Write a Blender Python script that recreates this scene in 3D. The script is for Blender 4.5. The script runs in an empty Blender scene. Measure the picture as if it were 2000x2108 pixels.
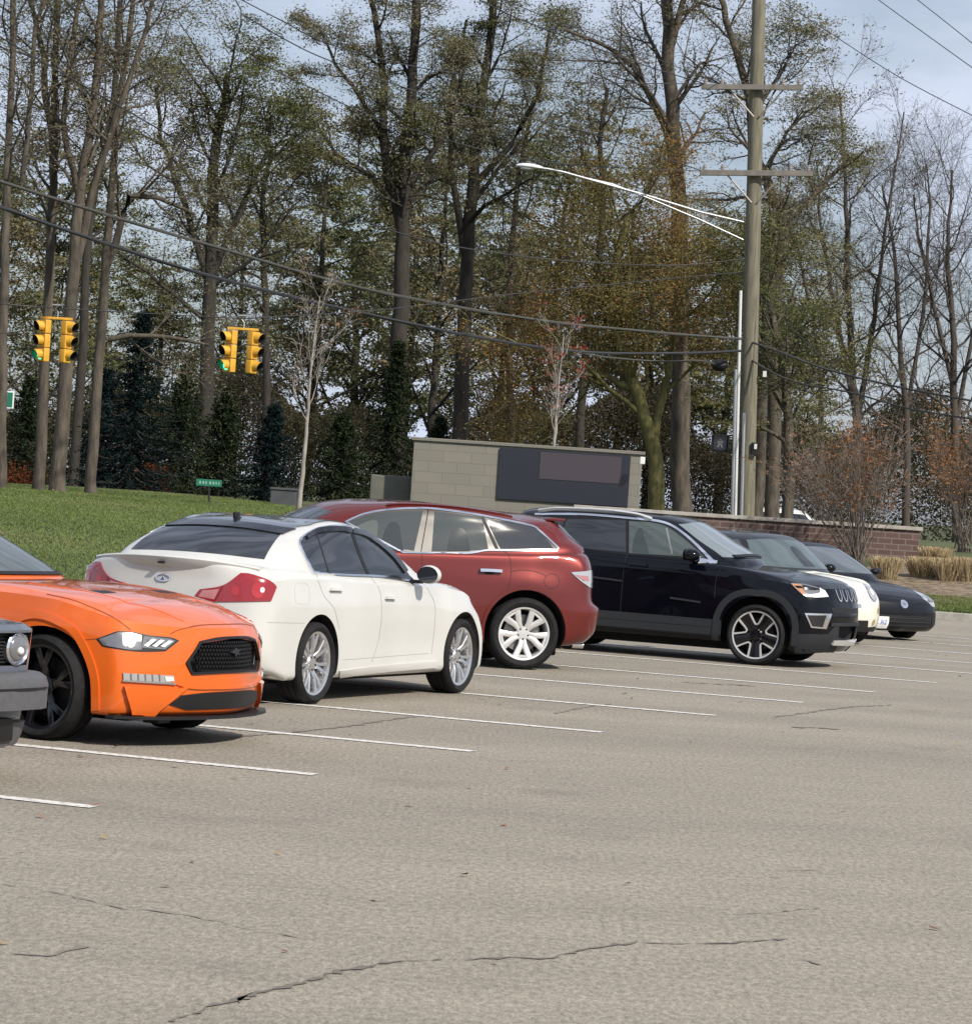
import bpy, bmesh, math, random
import numpy as np
from mathutils import Vector, Matrix
from mathutils.bvhtree import BVHTree
rad = math.radians
S = bpy.context.scene
COL = S.collection

# ---------------------------------------------------------------- camera, sky, sun, exposure
FPX, CX, CY, CAM_H, ROLL = 6610.0, 1000.0, 1054.0, 1.78, 0.065   # the lot's own slope shows as a rolled ground line
_p = math.atan(36 / FPX * math.cos(ROLL))
_f = Vector((0, math.cos(_p), -math.sin(_p)))
_x = Vector((1, 0, 0)); _z = _x.cross(_f)
_R = math.cos(ROLL) * _x + math.sin(ROLL) * _z
_U = -math.sin(ROLL) * _x + math.cos(ROLL) * _z
CAM = Vector((0, 0, CAM_H))
cd = bpy.data.cameras.new('camera'); cam = bpy.data.objects.new('camera', cd); COL.objects.link(cam)
cam.matrix_world = Matrix(((_R.x, _U.x, -_f.x, 0), (_R.y, _U.y, -_f.y, 0), (_R.z, _U.z, -_f.z, CAM_H), (0, 0, 0, 1)))
cd.sensor_fit = 'HORIZONTAL'; cd.sensor_width = 36; cd.lens = 36 * FPX / 2000; cd.clip_start = 0.5; cd.clip_end = 3000
S.camera = cam

def at(px, py, dist):
    """world point seen at photo pixel (px, py), dist metres down the view axis"""
    return CAM + dist * (_f + _R * ((px - CX) / FPX) - _U * ((py - CY) / FPX))

SUN_AZ, SUN_EL = rad(-46), rad(40)       # direction towards the sun: to the right and a little behind the camera
sun_dir = Vector((math.cos(SUN_AZ) * math.cos(SUN_EL), math.sin(SUN_AZ) * math.cos(SUN_EL), math.sin(SUN_EL)))
sl = bpy.data.lights.new('sun', 'SUN'); sl.energy = 5.0; sl.angle = rad(1.5); sl.color = (1.0, 0.93, 0.82)
so = bpy.data.objects.new('sun', sl); COL.objects.link(so)
so.rotation_euler = (-sun_dir).to_track_quat('-Z', 'Y').to_euler()

W = bpy.data.worlds.new('World'); S.world = W; W.use_nodes = True
nt = W.node_tree; nt.nodes.clear()
out = nt.nodes.new('ShaderNodeOutputWorld'); bg = nt.nodes.new('ShaderNodeBackground'); bg.inputs['Strength'].default_value = 0.082
sky = nt.nodes.new('ShaderNodeTexSky'); sky.sky_type = 'NISHITA'; sky.sun_disc = False
sky.sun_elevation = SUN_EL; sky.sun_rotation = math.pi / 2 - SUN_AZ
sky.air_density = 1.0; sky.dust_density = 1.2; sky.ozone_density = 2.0
tc = nt.nodes.new('ShaderNodeTexCoord'); mp = nt.nodes.new('ShaderNodeMapping'); mp.inputs['Scale'].default_value = (3.2, 3.2, 9.0)
mp.inputs['Location'].default_value = (.55, .2, .35)
nz = nt.nodes.new('ShaderNodeTexNoise'); nz.inputs['Scale'].default_value = 1.6; nz.inputs['Detail'].default_value = 7; nz.inputs['Roughness'].default_value = 0.55
rmp = nt.nodes.new('ShaderNodeMapRange'); rmp.inputs['From Min'].default_value = 0.36; rmp.inputs['From Max'].default_value = 0.60
rmp.inputs['To Min'].default_value = 0.28; rmp.inputs['To Max'].default_value = 1.0
mix = nt.nodes.new('ShaderNodeMix'); mix.data_type = 'RGBA'; mix.inputs[7].default_value = (8.3, 9.2, 11.2, 1)   # thin high cloud, as bright as the sky round it
L = nt.links.new
L(tc.outputs['Generated'], mp.inputs['Vector']); L(mp.outputs['Vector'], nz.inputs['Vector']); L(nz.outputs['Fac'], rmp.inputs['Value'])
L(rmp.outputs['Result'], mix.inputs[0]); L(sky.outputs['Color'], mix.inputs[6]); L(mix.outputs[2], bg.inputs['Color']); L(bg.outputs[0], out.inputs['Surface'])
S.view_settings.view_transform = 'Standard'; S.view_settings.look = 'None'; S.view_settings.exposure = 0.02; S.view_settings.gamma = 1.0
S.cycles.max_bounces = 6; S.cycles.transparent_max_bounces = 8; S.cycles.use_denoising = True
S.cycles.caustics_reflective = False; S.cycles.caustics_refractive = False

# ---------------------------------------------------------------- helpers
def mat(name, col, rough=0.6, metal=0.0, coat=0.0, spec=0.5, emit=None, estr=0.0, coat_rough=0.03):
    m = bpy.data.materials.new(name); m.use_nodes = True
    b = m.node_tree.nodes['Principled BSDF']
    b.inputs['Base Color'].default_value = (*col, 1); b.inputs['Roughness'].default_value = rough
    b.inputs['Metallic'].default_value = metal; b.inputs['Coat Weight'].default_value = coat
    b.inputs['Coat Roughness'].default_value = coat_rough; b.inputs['Specular IOR Level'].default_value = spec
    if emit: b.inputs['Emission Color'].default_value = (*emit, 1); b.inputs['Emission Strength'].default_value = estr
    return m
def noisy(m, scale, amount, bump=0.0, detail=6, col2=None, stretch=(1, 1, 1), lo=.35, hi=.65, bscale=None):
    """procedural colour variation (towards col2, or brighter/darker) and fine bump"""
    t = m.node_tree; b = t.nodes['Principled BSDF']; c = b.inputs['Base Color'].default_value[:]
    tc = t.nodes.new('ShaderNodeTexCoord'); mp = t.nodes.new('ShaderNodeMapping'); mp.inputs['Scale'].default_value = stretch
    n = t.nodes.new('ShaderNodeTexNoise'); n.inputs['Scale'].default_value = scale; n.inputs['Detail'].default_value = detail
    r = t.nodes.new('ShaderNodeMapRange'); r.inputs['From Min'].default_value = lo; r.inputs['From Max'].default_value = hi
    x = t.nodes.new('ShaderNodeMix'); x.data_type = 'RGBA'
    a = [v * (1 - amount) for v in c[:3]]; d = list(col2) if col2 else [min(1, v * (1 + amount)) for v in c[:3]]
    x.inputs[6].default_value = (*a, 1); x.inputs[7].default_value = (*d, 1)
    l = t.links.new
    l(tc.outputs['Object'], mp.inputs[0]); l(mp.outputs[0], n.inputs['Vector']); l(n.outputs['Fac'], r.inputs['Value']); l(r.outputs[0], x.inputs[0]); l(x.outputs[2], b.inputs['Base Color'])
    if bump:
        n2 = t.nodes.new('ShaderNodeTexNoise'); n2.inputs['Scale'].default_value = bscale or scale * 3; n2.inputs['Detail'].default_value = 4
        l(mp.outputs[0], n2.inputs['Vector'])
        bp = t.nodes.new('ShaderNodeBump'); bp.inputs['Strength'].default_value = bump; bp.inputs['Distance'].default_value = 0.02
        l(n2.outputs['Fac'], bp.inputs['Height']); l(bp.outputs[0], b.inputs['Normal'])
    return m
def tag(o, label=None, cat=None, group=None, kind=None):
    if label: o['label'] = label
    if cat: o['category'] = cat
    if group: o['group'] = group
    if kind: o['kind'] = kind
    return o
def link(o, parent=None):
    COL.objects.link(o)
    if parent is not None: o.parent = parent
    return o
def empty(name, loc=(0, 0, 0), rz=0.0):
    o = bpy.data.objects.new(name, None); o.location = loc; o.rotation_euler = (0, 0, rz); o.empty_display_size = .2
    return link(o)
def finish(o, smooth=None):
    if smooth is not None:
        me = o.data; me.polygons.foreach_set('use_smooth', [True] * len(me.polygons))
        if smooth < 179: me.set_sharp_from_angle(angle=rad(smooth))
    return o
def mesh_obj(name, v, f, m, parent=None, smooth=None, mi=None):
    me = bpy.data.meshes.new(name); me.from_pydata([tuple(p) for p in v], [], [tuple(q) for q in f])
    for k in (m if isinstance(m, (list, tuple)) else [m]): me.materials.append(k)
    if mi is not None: me.polygons.foreach_set('material_index', mi)
    me.update(); o = bpy.data.objects.new(name, me); link(o, parent)
    return finish(o, smooth)
def bm_obj(name, bm, m, parent=None, smooth=None):
    bmesh.ops.recalc_face_normals(bm, faces=bm.faces[:])
    me = bpy.data.meshes.new(name); bm.to_mesh(me); bm.free()
    for k in (m if isinstance(m, (list, tuple)) else [m]): me.materials.append(k)
    o = bpy.data.objects.new(name, me); link(o, parent)
    return finish(o, smooth)
def box(bm, c, s, rot=None, bevel=0.0, mi=0):
    M = Matrix.Translation(c) @ (rot.to_4x4() if rot is not None else Matrix.Identity(4)) @ Matrix.Diagonal((s[0], s[1], s[2], 1))
    r = bmesh.ops.create_cube(bm, size=1, matrix=M)
    fs = {f for v in r['verts'] for f in v.link_faces}
    for f in fs: f.material_index = mi
    if bevel:
        es = list({e for v in r['verts'] for e in v.link_edges})
        bmesh.ops.bevel(bm, geom=es, offset=bevel, segments=2, affect='EDGES', profile=.7, clamp_overlap=True)
def frame_of(d):
    d = d.normalized(); a = Vector((0, 0, 1)) if abs(d.z) < .9 else Vector((1, 0, 0))
    u = d.cross(a).normalized(); return u, d.cross(u).normalized()
def tube_data(pts, rs, n=8, V=None, F=None, cap=True):
    V = [] if V is None else V; F = [] if F is None else F
    pts = [Vector(p) for p in pts]
    if not hasattr(rs, '__len__'): rs = [rs] * len(pts)
    base = len(V)
    for i, p in enumerate(pts):
        d = (pts[min(i + 1, len(pts) - 1)] - pts[max(i - 1, 0)])
        u, w = frame_of(d)
        for k in range(n):
            a = 2 * math.pi * k / n; V.append(p + (u * math.cos(a) + w * math.sin(a)) * rs[i])
    for i in range(len(pts) - 1):
        for k in range(n):
            k2 = (k + 1) % n; F.append((base + i * n + k, base + i * n + k2, base + (i + 1) * n + k2, base + (i + 1) * n + k))
    if cap: F.append(tuple(base + k for k in range(n))[::-1]); F.append(tuple(base + (len(pts) - 1) * n + k for k in range(n)))
    return V, F
def tube(name, pts, rs, m, parent=None, n=8):
    V, F = tube_data(pts, rs, n); return mesh_obj(name, V, F, m, parent, smooth=60)
def cyl(bm, c, axis, r, h, n=24, r2=None, mi=0):
    q = Vector((0, 0, 1)).rotation_difference(Vector(axis).normalized())
    M = Matrix.Translation(c) @ q.to_matrix().to_4x4()
    k = bmesh.ops.create_cone(bm, cap_ends=True, segments=n, radius1=r, radius2=r if r2 is None else r2, depth=h, matrix=M)
    for f in {f for v in k['verts'] for f in v.link_faces}: f.material_index = mi

# ---------------------------------------------------------------- smooth lofted bodies
def pchip(P, n, closed_mirror=False, sharp=()):
    """P (k, m, 3): interpolate along axis 0 with monotone cubics, n samples per segment"""
    P = np.asarray(P, float); k = P.shape[0]
    if closed_mirror:
        mir = np.array([1, -1, 1.])
        Q = np.concatenate([P[1:2] * mir, P, P[-2:-1] * mir])
    else: Q = P
    h = np.linalg.norm(np.diff(Q, axis=0), axis=-1).mean(axis=1) + 1e-6
    d = np.diff(Q, axis=0) / h[:, None, None]
    T = np.zeros_like(Q); T[0] = d[0]; T[-1] = d[-1]
    for i in range(1, len(Q) - 1):
        w1, w2 = 2 * h[i] + h[i - 1], h[i] + 2 * h[i - 1]
        a, b = d[i - 1], d[i]; ok = a * b > 0
        with np.errstate(divide='ignore', invalid='ignore'):
            hm = (w1 + w2) / (w1 / a + w2 / b)
        T[i] = np.where(ok, hm, 0)
    res = []; o = 1 if closed_mirror else 0
    for s in range(k - 1):
        i = s + o; t0, t1 = T[i].copy(), T[i + 1].copy()
        if s in sharp: t0 = d[i]
        if s + 1 in sharp: t1 = d[i]
        for q in range(n):
            t = q / n; t2, t3 = t * t, t * t * t
            res.append((2*t3 - 3*t2 + 1) * Q[i] + (t3 - 2*t2 + t) * h[i] * t0 + (-2*t3 + 3*t2) * Q[i+1] + (t3 - t2) * h[i] * t1)
    res.append(P[-1]); return np.array(res)
def ex(v, n):
    if not hasattr(v, '__len__'): return [float(v)] * n
    return list(np.interp(np.linspace(0, 1, n), np.linspace(0, 1, len(v)), v))
def loft(rings, XS, sharp=(), nu=5, nv=4):
    """rings: (F[4 xyz], side ys, side zs, B[4 xyz]) -> closed half shell mirrored; returns verts, faces"""
    K = []
    for F, ys, zs, B in rings:
        xs = XS if XS else list(np.linspace(F[-1][0], B[0][0], 9)[1:-1])
        ys, zs = ex(ys, len(xs)), ex(zs, len(xs)); m_ = len(xs)
        xs = [max(min(x, F[-1][0] - .04 - .02 * i), B[0][0] + .04 + .02 * (m_ - 1 - i)) for i, x in enumerate(xs)]
        K.append([*F] + [(x, y, z) for x, y, z in zip(xs, ys, zs)] + [*B])
    K = np.array(K, float)                                   # rings x knots x 3
    A = pchip(np.swapaxes(K, 0, 1), nu, closed_mirror=True)   # along the outline
    G = pchip(np.swapaxes(A, 0, 1), nv, sharp=sharp)          # across the rings
    R_, C_ = G.shape[:2]; V = []; Fs = []
    for sgn in (1, -1):
        b = len(V); V += [(p[0], p[1] * sgn, p[2]) for p in G.reshape(-1, 3)]
        for i in range(R_ - 1):
            for j in range(C_ - 1):
                q = (b + i*C_ + j, b + i*C_ + j + 1, b + (i+1)*C_ + j + 1, b + (i+1)*C_ + j)
                Fs.append(q if sgn > 0 else q[::-1])
    return V, Fs
def shell(rings, XS, sharp=(), nu=5, nv=4):
    V, F = loft(rings, XS, sharp, nu, nv)
    bm = bmesh.new(); vs = [bm.verts.new(v) for v in V]
    for f in F:
        try: bm.faces.new([vs[i] for i in f])
        except ValueError: pass
    bmesh.ops.remove_doubles(bm, verts=bm.verts[:], dist=0.0008)
    bmesh.ops.dissolve_degenerate(bm, dist=0.0004, edges=bm.edges[:])
    bmesh.ops.recalc_face_normals(bm, faces=bm.faces[:])
    return bm
def boolean_cut(bm, cutters):
    me = bpy.data.meshes.new('tmp'); bm.to_mesh(me); o = bpy.data.objects.new('tmp', me); COL.objects.link(o)
    cs = []
    for cb in cutters:
        cm = bpy.data.meshes.new('tmpc'); cb.to_mesh(cm); cb.free(); co = bpy.data.objects.new('tmpc', cm); COL.objects.link(co); cs.append(co)
        md = o.modifiers.new('b', 'BOOLEAN'); md.operation = 'DIFFERENCE'; md.solver = 'EXACT'; md.object = co
    dg = bpy.context.evaluated_depsgraph_get(); dg.update()
    r = bpy.data.meshes.new_from_object(o.evaluated_get(dg))
    for q in [o] + cs: bpy.data.objects.remove(q)
    nb = bmesh.new(); nb.from_mesh(r); bpy.data.meshes.remove(r); return nb

class Surf:
    """a surface to lay panels on, in a thing's own coordinates"""
    def __init__(s, *bms):
        V, F = [], []
        for b in bms:
            b.verts.ensure_lookup_table(); k = len(V); b.verts.index_update()
            V += [v.co.copy() for v in b.verts]; F += [[k + v.index for v in f.verts] for f in b.faces]
        s.t = BVHTree.FromPolygons(V, F)
    def hit(s, az, a, b, n=None, u=None):
        n = Vector((math.cos(az), math.sin(az), 0)); u = Vector((-math.sin(az), math.cos(az), 0))
        if az == 'top': pass
        o = n * 6 + u * a + Vector((0, 0, b)); h, nn, _, _ = s.t.ray_cast(o, -n)
        k = 1
        while h is None and k < 30:                               # slide a point that falls past the outline back onto the surface
            for da, db in ((0, -1), (-.7, -.7), (.7, -.7), (0, 1)):
                h, nn, _, _ = s.t.ray_cast(o + u * da * .008 * k + Vector((0, 0, db * .008 * k)), -n)
                if h is not None: break
            k += 1
        if h is None: h, nn, _, _ = s.t.find_nearest(o - n * 5)
        if nn.dot(n) < 0: nn = -nn
        return h, nn
    def hit_top(s, x, y):
        h, nn, _, _ = s.t.ray_cast(Vector((x, y, 5)), Vector((0, 0, -1)))
        if h is None: h, nn, _, _ = s.t.find_nearest(Vector((x, y, 1)))
        return h, (nn if nn.z > 0 else -nn)
def curve2(pts, step=.02, closed=True, smooth=True):
    """resample a 2D polyline; a point with a third value 1 stays a sharp corner"""
    P = [tuple(p[:2]) for p in pts]; C = [len(p) > 2 and p[2] for p in pts]; n = len(P); out = []
    seg = n if closed else n - 1
    for i in range(seg):
        p0, p1, p2, p3 = [np.array(P[(i + k) % n if closed else max(0, min(n - 1, i + k))]) for k in (-1, 0, 1, 2)]
        if C[i]: p0 = p1
        if C[(i + 1) % n]: p3 = p2
        L_ = np.linalg.norm(p2 - p1); m = max(1, int(L_ / step))
        for q in range(m):
            t = q / m
            if smooth: out.append(.5 * ((2*p1) + (-p0 + p2)*t + (2*p0 - 5*p1 + 4*p2 - p3)*t*t + (-p0 + 3*p1 - 3*p2 + p3)*t**3))
            else: out.append(p1 + (p2 - p1) * t)
    if not closed: out.append(np.array(P[-1]))
    return out
def _lay(surf, bm2, az, off, thick, sgn, top=False):
    """drop a flat 2D mesh on the surface, raise it by off, give it a rim that runs into the surface"""
    for v in bm2.verts:
        a, b = v.co.x, v.co.y
        if top: h, n = surf.hit_top(a, b * sgn)
        else: h, n = surf.hit(az * sgn, a * sgn, b)
        v.co = h + n * off; v.normal = n
    nm = {v: v.normal.copy() for v in bm2.verts}
    be = [e for e in bm2.edges if len(e.link_faces) == 1]
    if thick:
        ring = {}
        for e in be:
            for v in e.verts:
                if v not in ring: ring[v] = bm2.verts.new(v.co - nm[v] * (off + thick))
        for e in be:
            a, b = e.verts
            try: bm2.faces.new((a, b, ring[b], ring[a]))
            except ValueError: pass
def panel(surf, name, az, pts, m, parent, off=.004, thick=.012, sgn=1, grid=.05, smooth=True, step=.02, top=False, raw=False):
    poly = pts if raw else curve2(pts, step, True, smooth)
    bm = bmesh.new(); vs = [bm.verts.new((p[0], p[1], 0)) for p in poly]; bm.faces.new(vs)
    xs = [p[0] for p in poly]; ys = [p[1] for p in poly]
    for lo, hi, nrm, ax in ((min(xs), max(xs), (1, 0, 0), 0), (min(ys), max(ys), (0, 1, 0), 1)):
        k = max(1, int((hi - lo) / grid))
        for i in range(1, k):
            c = lo + (hi - lo) * i / k; co = (c, 0, 0) if ax == 0 else (0, c, 0)
            bmesh.ops.bisect_plane(bm, geom=bm.verts[:] + bm.edges[:] + bm.faces[:], plane_co=co, plane_no=nrm)
    _lay(surf, bm, az if az == 'top' else rad(az), off, thick, sgn, top)
    return bm_obj(name, bm, m, parent, smooth=40)
def strip(surf, name, az, pts, w, m, parent, off=.003, thick=.01, sgn=1, closed=False, smooth=True, step=.02, top=False, bmr=None):
    c = curve2(pts, step, closed, smooth); n = len(c); bm = bmesh.new(); prev = None; first = None; vv = []
    ws = ex(w, n)
    for i, p in enumerate(c):
        q0, q1 = c[(i - 1) % n] if closed or i else c[0], c[(i + 1) % n] if closed or i < n - 1 else c[-1]
        t = q1 - q0; t = t / (np.linalg.norm(t) + 1e-9); nn = np.array((-t[1], t[0]))
        row = [bm.verts.new((*(p + nn * ws[i] * k), 0)) for k in (-.5, 0, .5)]; vv.append(row)
    for i in range(n if closed else n - 1):
        a, b = vv[i], vv[(i + 1) % n]
        for k in (0, 1): bm.faces.new((a[k], a[k+1], b[k+1], b[k]))
    _lay(surf, bm, az if az == 'top' else rad(az), off, thick, sgn, top)
    return bm_obj(name, bm, m, parent, smooth=50)
# ================================================================ ground
LD = Vector((math.cos(rad(-20.5)), math.sin(rad(-20.5)))); PD = Vector((-LD.y, LD.x))     # along a parking bay, across the bays
S0, P1 = -13.7, 59.0                                                                     # left kerb, far kerb
def sp(s, p): return (LD.x * s + PD.x * p, LD.y * s + PD.y * p)
def gz(x, y):
    """height of the land round the lot: a bank up to a crest, then gently down"""
    s = x * LD.x + y * LD.y; p = x * PD.x + y * PD.y
    dx, dy = max(0, S0 - 1.25 - s), max(0, p - P1 - 1.25); q = math.hypot(dx, dy)
    if q <= 0: return -.05
    z = .12 + 1.27 * (1 - math.exp(-q / 8.0))
    k = min(1, max(0, (q - 22) / 25)); z -= .75 * k * k * (3 - 2 * k)
    return z + .03 * math.sin(x * .7 + y * .3) * min(1, q / 6) * math.sin(y * .23)
def sheet(name, xs, ys, zf, m, kind='structure'):
    V = [(x, y, zf(x, y)) for y in ys for x in xs]; n = len(xs)
    F = [(j*n+i, j*n+i+1, (j+1)*n+i+1, (j+1)*n+i) for j in range(len(ys)-1) for i in range(n-1)]
    o = mesh_obj(name, V, F, m, smooth=60); o['kind'] = kind; return o
M_GRS = noisy(mat('lawn_soil', (.05, .072, .02), .9), .5, .3, .5, col2=(.085, .10, .035), bscale=14)
g_ = M_GRS
xs = list(np.concatenate([np.linspace(-1500, -60, 12), np.linspace(-55, 45, 101), np.linspace(50, 1500, 12)]))
ys = list(np.concatenate([np.linspace(-400, -10, 6), np.linspace(0, 130, 131), np.linspace(140, 2500, 14)]))
ground = sheet('ground', xs, ys, gz, M_GRS)
# worn light asphalt, with fine stone in it, faint tyre paths and cracks
ma = mat('asphalt', (.262, .233, .190), .93, spec=.3); t = ma.node_tree; b = t.nodes['Principled BSDF']; l = t.links.new
tc = t.nodes.new('ShaderNodeTexCoord')
def N(kind, **k):
    n = t.nodes.new(kind)
    for a, v in k.items():
        if a in n.inputs: n.inputs[a].default_value = v
        else: setattr(n, a, v)
    return n
def nz_(scale, det=5, rough=.6, src=None):
    n = N('ShaderNodeTexNoise', Scale=scale, Detail=det, Roughness=rough); l(src or tc.outputs['Object'], n.inputs['Vector']); return n
mpx = N('ShaderNodeMapping', Rotation=(0, 0, rad(-20.5)), Scale=(1, 3.2, 1)); l(tc.outputs['Object'], mpx.inputs[0])
mpv = N('ShaderNodeMapping', Scale=(1.0, .42, 1)); l(tc.outputs['Object'], mpv.inputs[0])
big = nz_(.16, 4, .5, mpx.outputs[0]); mid_ = nz_(2.2, 6, .65); fine = nz_(34, 3, .7, mpv.outputs[0]); spk = nz_(90, 2, .7, mpv.outputs[0])
def ramp(src, a, bb, c, d):
    r = N('ShaderNodeMapRange'); r.inputs['From Min'].default_value = a; r.inputs['From Max'].default_value = bb; r.inputs['To Min'].default_value = c; r.inputs['To Max'].default_value = d
    l(src, r.inputs['Value']); return r.outputs[0]
def mul(*v):
    o = v[0]
    for q in v[1:]:
        n = N('ShaderNodeMath', operation='MULTIPLY'); l(o, n.inputs[0]); l(q, n.inputs[1]); o = n.outputs[0]
    return o
k = mul(ramp(big.outputs['Fac'], .35, .65, .90, 1.08), ramp(mid_.outputs['Fac'], .3, .7, .94, 1.06), ramp(fine.outputs['Fac'], .34, .66, .73, 1.25), ramp(spk.outputs['Fac'], .33, .67, .80, 1.2))
hs = N('ShaderNodeMix', data_type='RGBA', blend_type='MULTIPLY'); hs.inputs[0].default_value = 1; hs.inputs[6].default_value = (.262, .233, .190, 1); l(k, hs.inputs[7])
st = nz_(.8, 5, .6); stm = ramp(st.outputs['Fac'], .58, .74, 0, .42)      # oil and tyre smudges
hs2 = N('ShaderNodeMix', data_type='RGBA'); l(stm, hs2.inputs[0]); l(hs.outputs[2], hs2.inputs[6]); hs2.inputs[7].default_value = (.13, .112, .092, 1)
l(hs2.outputs[2], b.inputs['Base Color'])
bp = N('ShaderNodeBump', Strength=.55, Distance=.012); l(fine.outputs['Fac'], bp.inputs['Height']); l(bp.outputs[0], b.inputs['Normal'])
LOT = [sp(S0, -30), sp(60, -30), sp(60, P1), sp(S0, P1)]
mesh_obj('parking_lot', [(x, y, 0) for x, y in LOT], [(0, 1, 2, 3)], ma)['kind'] = 'structure'
# cracks: thin dark seams a few mm wide, laid on the asphalt
M_CRK = mat('crack_dark', (.145, .125, .105), .95); M_CRK2 = mat('crack_faint', (.185, .16, .135), .95)
def gp(px, py):
    d = _f + _R * ((px - CX) / FPX) - _U * ((py - CY) / FPX); k = -CAM_H / d.z; return Vector((d.x * k, d.y * k))
def crack(pts, w, m, seed, z=.004, jit=.010):
    r = random.Random(seed); P = [gp(*p) for p in pts]; C = []
    for a, b in zip(P, P[1:]):
        n = max(2, int((b - a).length / .05))
        for i in range(n):
            q = a.lerp(b, i / n); C.append(q + Vector((r.gauss(0, jit), r.gauss(0, jit * 2))))
    C.append(P[-1]); V = []; F = []
    for i, c in enumerate(C):
        tt = (C[min(i + 1, len(C) - 1)] - C[max(i - 1, 0)]).normalized(); nn = Vector((-tt.y, tt.x)); ww = w * r.choice((.1, .5, .7, 1, 1.2, 1.9)) * (1 if 0 < i < len(C) - 1 else .1)
        V += [(c.x + nn.x * ww, c.y + nn.y * ww, z), (c.x - nn.x * ww, c.y - nn.y * ww, z)]
    F = [(2*i, 2*i+1, 2*i+3, 2*i+2) for i in range(len(C) - 1)]
    o = mesh_obj('asphalt_crack', V, F, m); o['kind'] = 'structure'; return o
crack([(340, 2108), (480, 2060), (560, 2040), (700, 2000), (830, 1980), (1000, 1975), (1130, 1972), (1200, 1958), (1290, 1942), (1470, 1945), (1620, 1935)], .011, M_CRK, 1)
crack([(480, 2064), (520, 2046)], .020, M_CRK2, 2)
crack([(0, 1822), (150, 1845), (230, 1866), (380, 1885), (520, 1912), (660, 1940)], .006, M_CRK2, 3)
crack([(20, 1965), (90, 1970), (180, 1950)], .016, M_CRK2, 4)
crack([(470, 1518), (590, 1510), (720, 1495), (830, 1478), (890, 1474)], .018, M_CRK2, 5)
crack([(1590, 1478), (1700, 1462), (1760, 1455), (1840, 1452)], .016, M_CRK2, 6)
crack([(1630, 1498), (1680, 1499), (1730, 1503)], .055, M_CRK, 7, jit=.003)
crack([(1400, 1405), (1560, 1414)], .03, M_CRK2, 8, jit=.02)
crack([(1480, 1885), (1600, 1880), (1690, 1870)], .006, M_CRK2, 9)
crack([(1580, 1790), (1700, 1795)], .006, M_CRK2, 10)
crack([(1140, 1470), (1210, 1455), (1260, 1450)], .012, M_CRK2, 11)
crack([(1700, 1990), (1640, 1975)], .006, M_CRK2, 12)
# white bay lines, thin and a little worn
ml = noisy(mat('worn_white_line', (.60, .58, .545), .8), 26, .42, lo=.36, hi=.52, col2=(.68, .665, .625))
for i, p in enumerate([12.25, 15.15, 18.05, 20.78, 23.6, 26.7, 29.65, 32.5, 35.45, 38.4, 41.3, 44.2, 47.1, 50.0]):
    r = random.Random(i); w = .068; a, b = S0 + .3, -7.75
    n = 24; V = []; F = []
    for k in range(n + 1):
        s_ = a + (b - a) * k / n; j = r.uniform(-.006, .006)
        for q in (-w + j, w + j): V.append((*sp(s_, p + q), .0045))
    F = [(2*k, 2*k+1, 2*k+3, 2*k+2) for k in range(n)]
    o = mesh_obj('parking_line', V, F, ml); tag(o, 'white painted bay line', None, 'bay lines on the asphalt', 'structure')
# kerbs
mk = noisy(mat('concrete_kerb', (.42, .40, .35), .85), 6, .15, .2)
def kerb(a, b):
    bm = bmesh.new(); A, B = Vector((*sp(*a), 0)), Vector((*sp(*b), 0)); d = B - A
    rot = Matrix.Rotation(math.atan2(d.y, d.x), 3, 'Z'); box(bm, (A + B) / 2 + Vector((0, 0, .04)), (d.length, .16, .22), rot, bevel=.015)
    o = bm_obj('kerb', bm, mk); o['kind'] = 'structure'
kerb((S0 - .09, -30), (S0 - .09, P1 + .17)); kerb((S0 - .01, P1 + .09), (60, P1 + .09))
# the cross street beyond the lawn
mr = noisy(mat('road_asphalt', (.075, .072, .07), .9), 4, .15)
ro = mesh_obj('road', [(-200, 88, .9), (200, 66 + 22, .9), (200, 100, .9), (-200, 100, .9)], [(0, 1, 2, 3)], mr); ro['kind'] = 'structure'
# planting bed of brown mulch between the far lawn and the brick wall
mm = noisy(mat('mulch', (.16, .115, .075), .95), 7, .45, .8, col2=(.26, .20, .13), bscale=30)
V = []; F = []; n = 40
for i in range(n + 1):
    s_ = -16 + i * (30 / n)
    for j in range(9):
        p_ = 61.4 + .3 * math.sin(s_ * .6) + j * 1.1; x, y = sp(s_, p_); V.append((x, y, gz(x, y) + .03))
for i in range(n):
    for j in range(8): F.append((i*9+j, i*9+j+1, (i+1)*9+j+1, (i+1)*9+j))
mesh_obj('mulch_bed', V, F, mm, smooth=60)['kind'] = 'structure'
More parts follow.
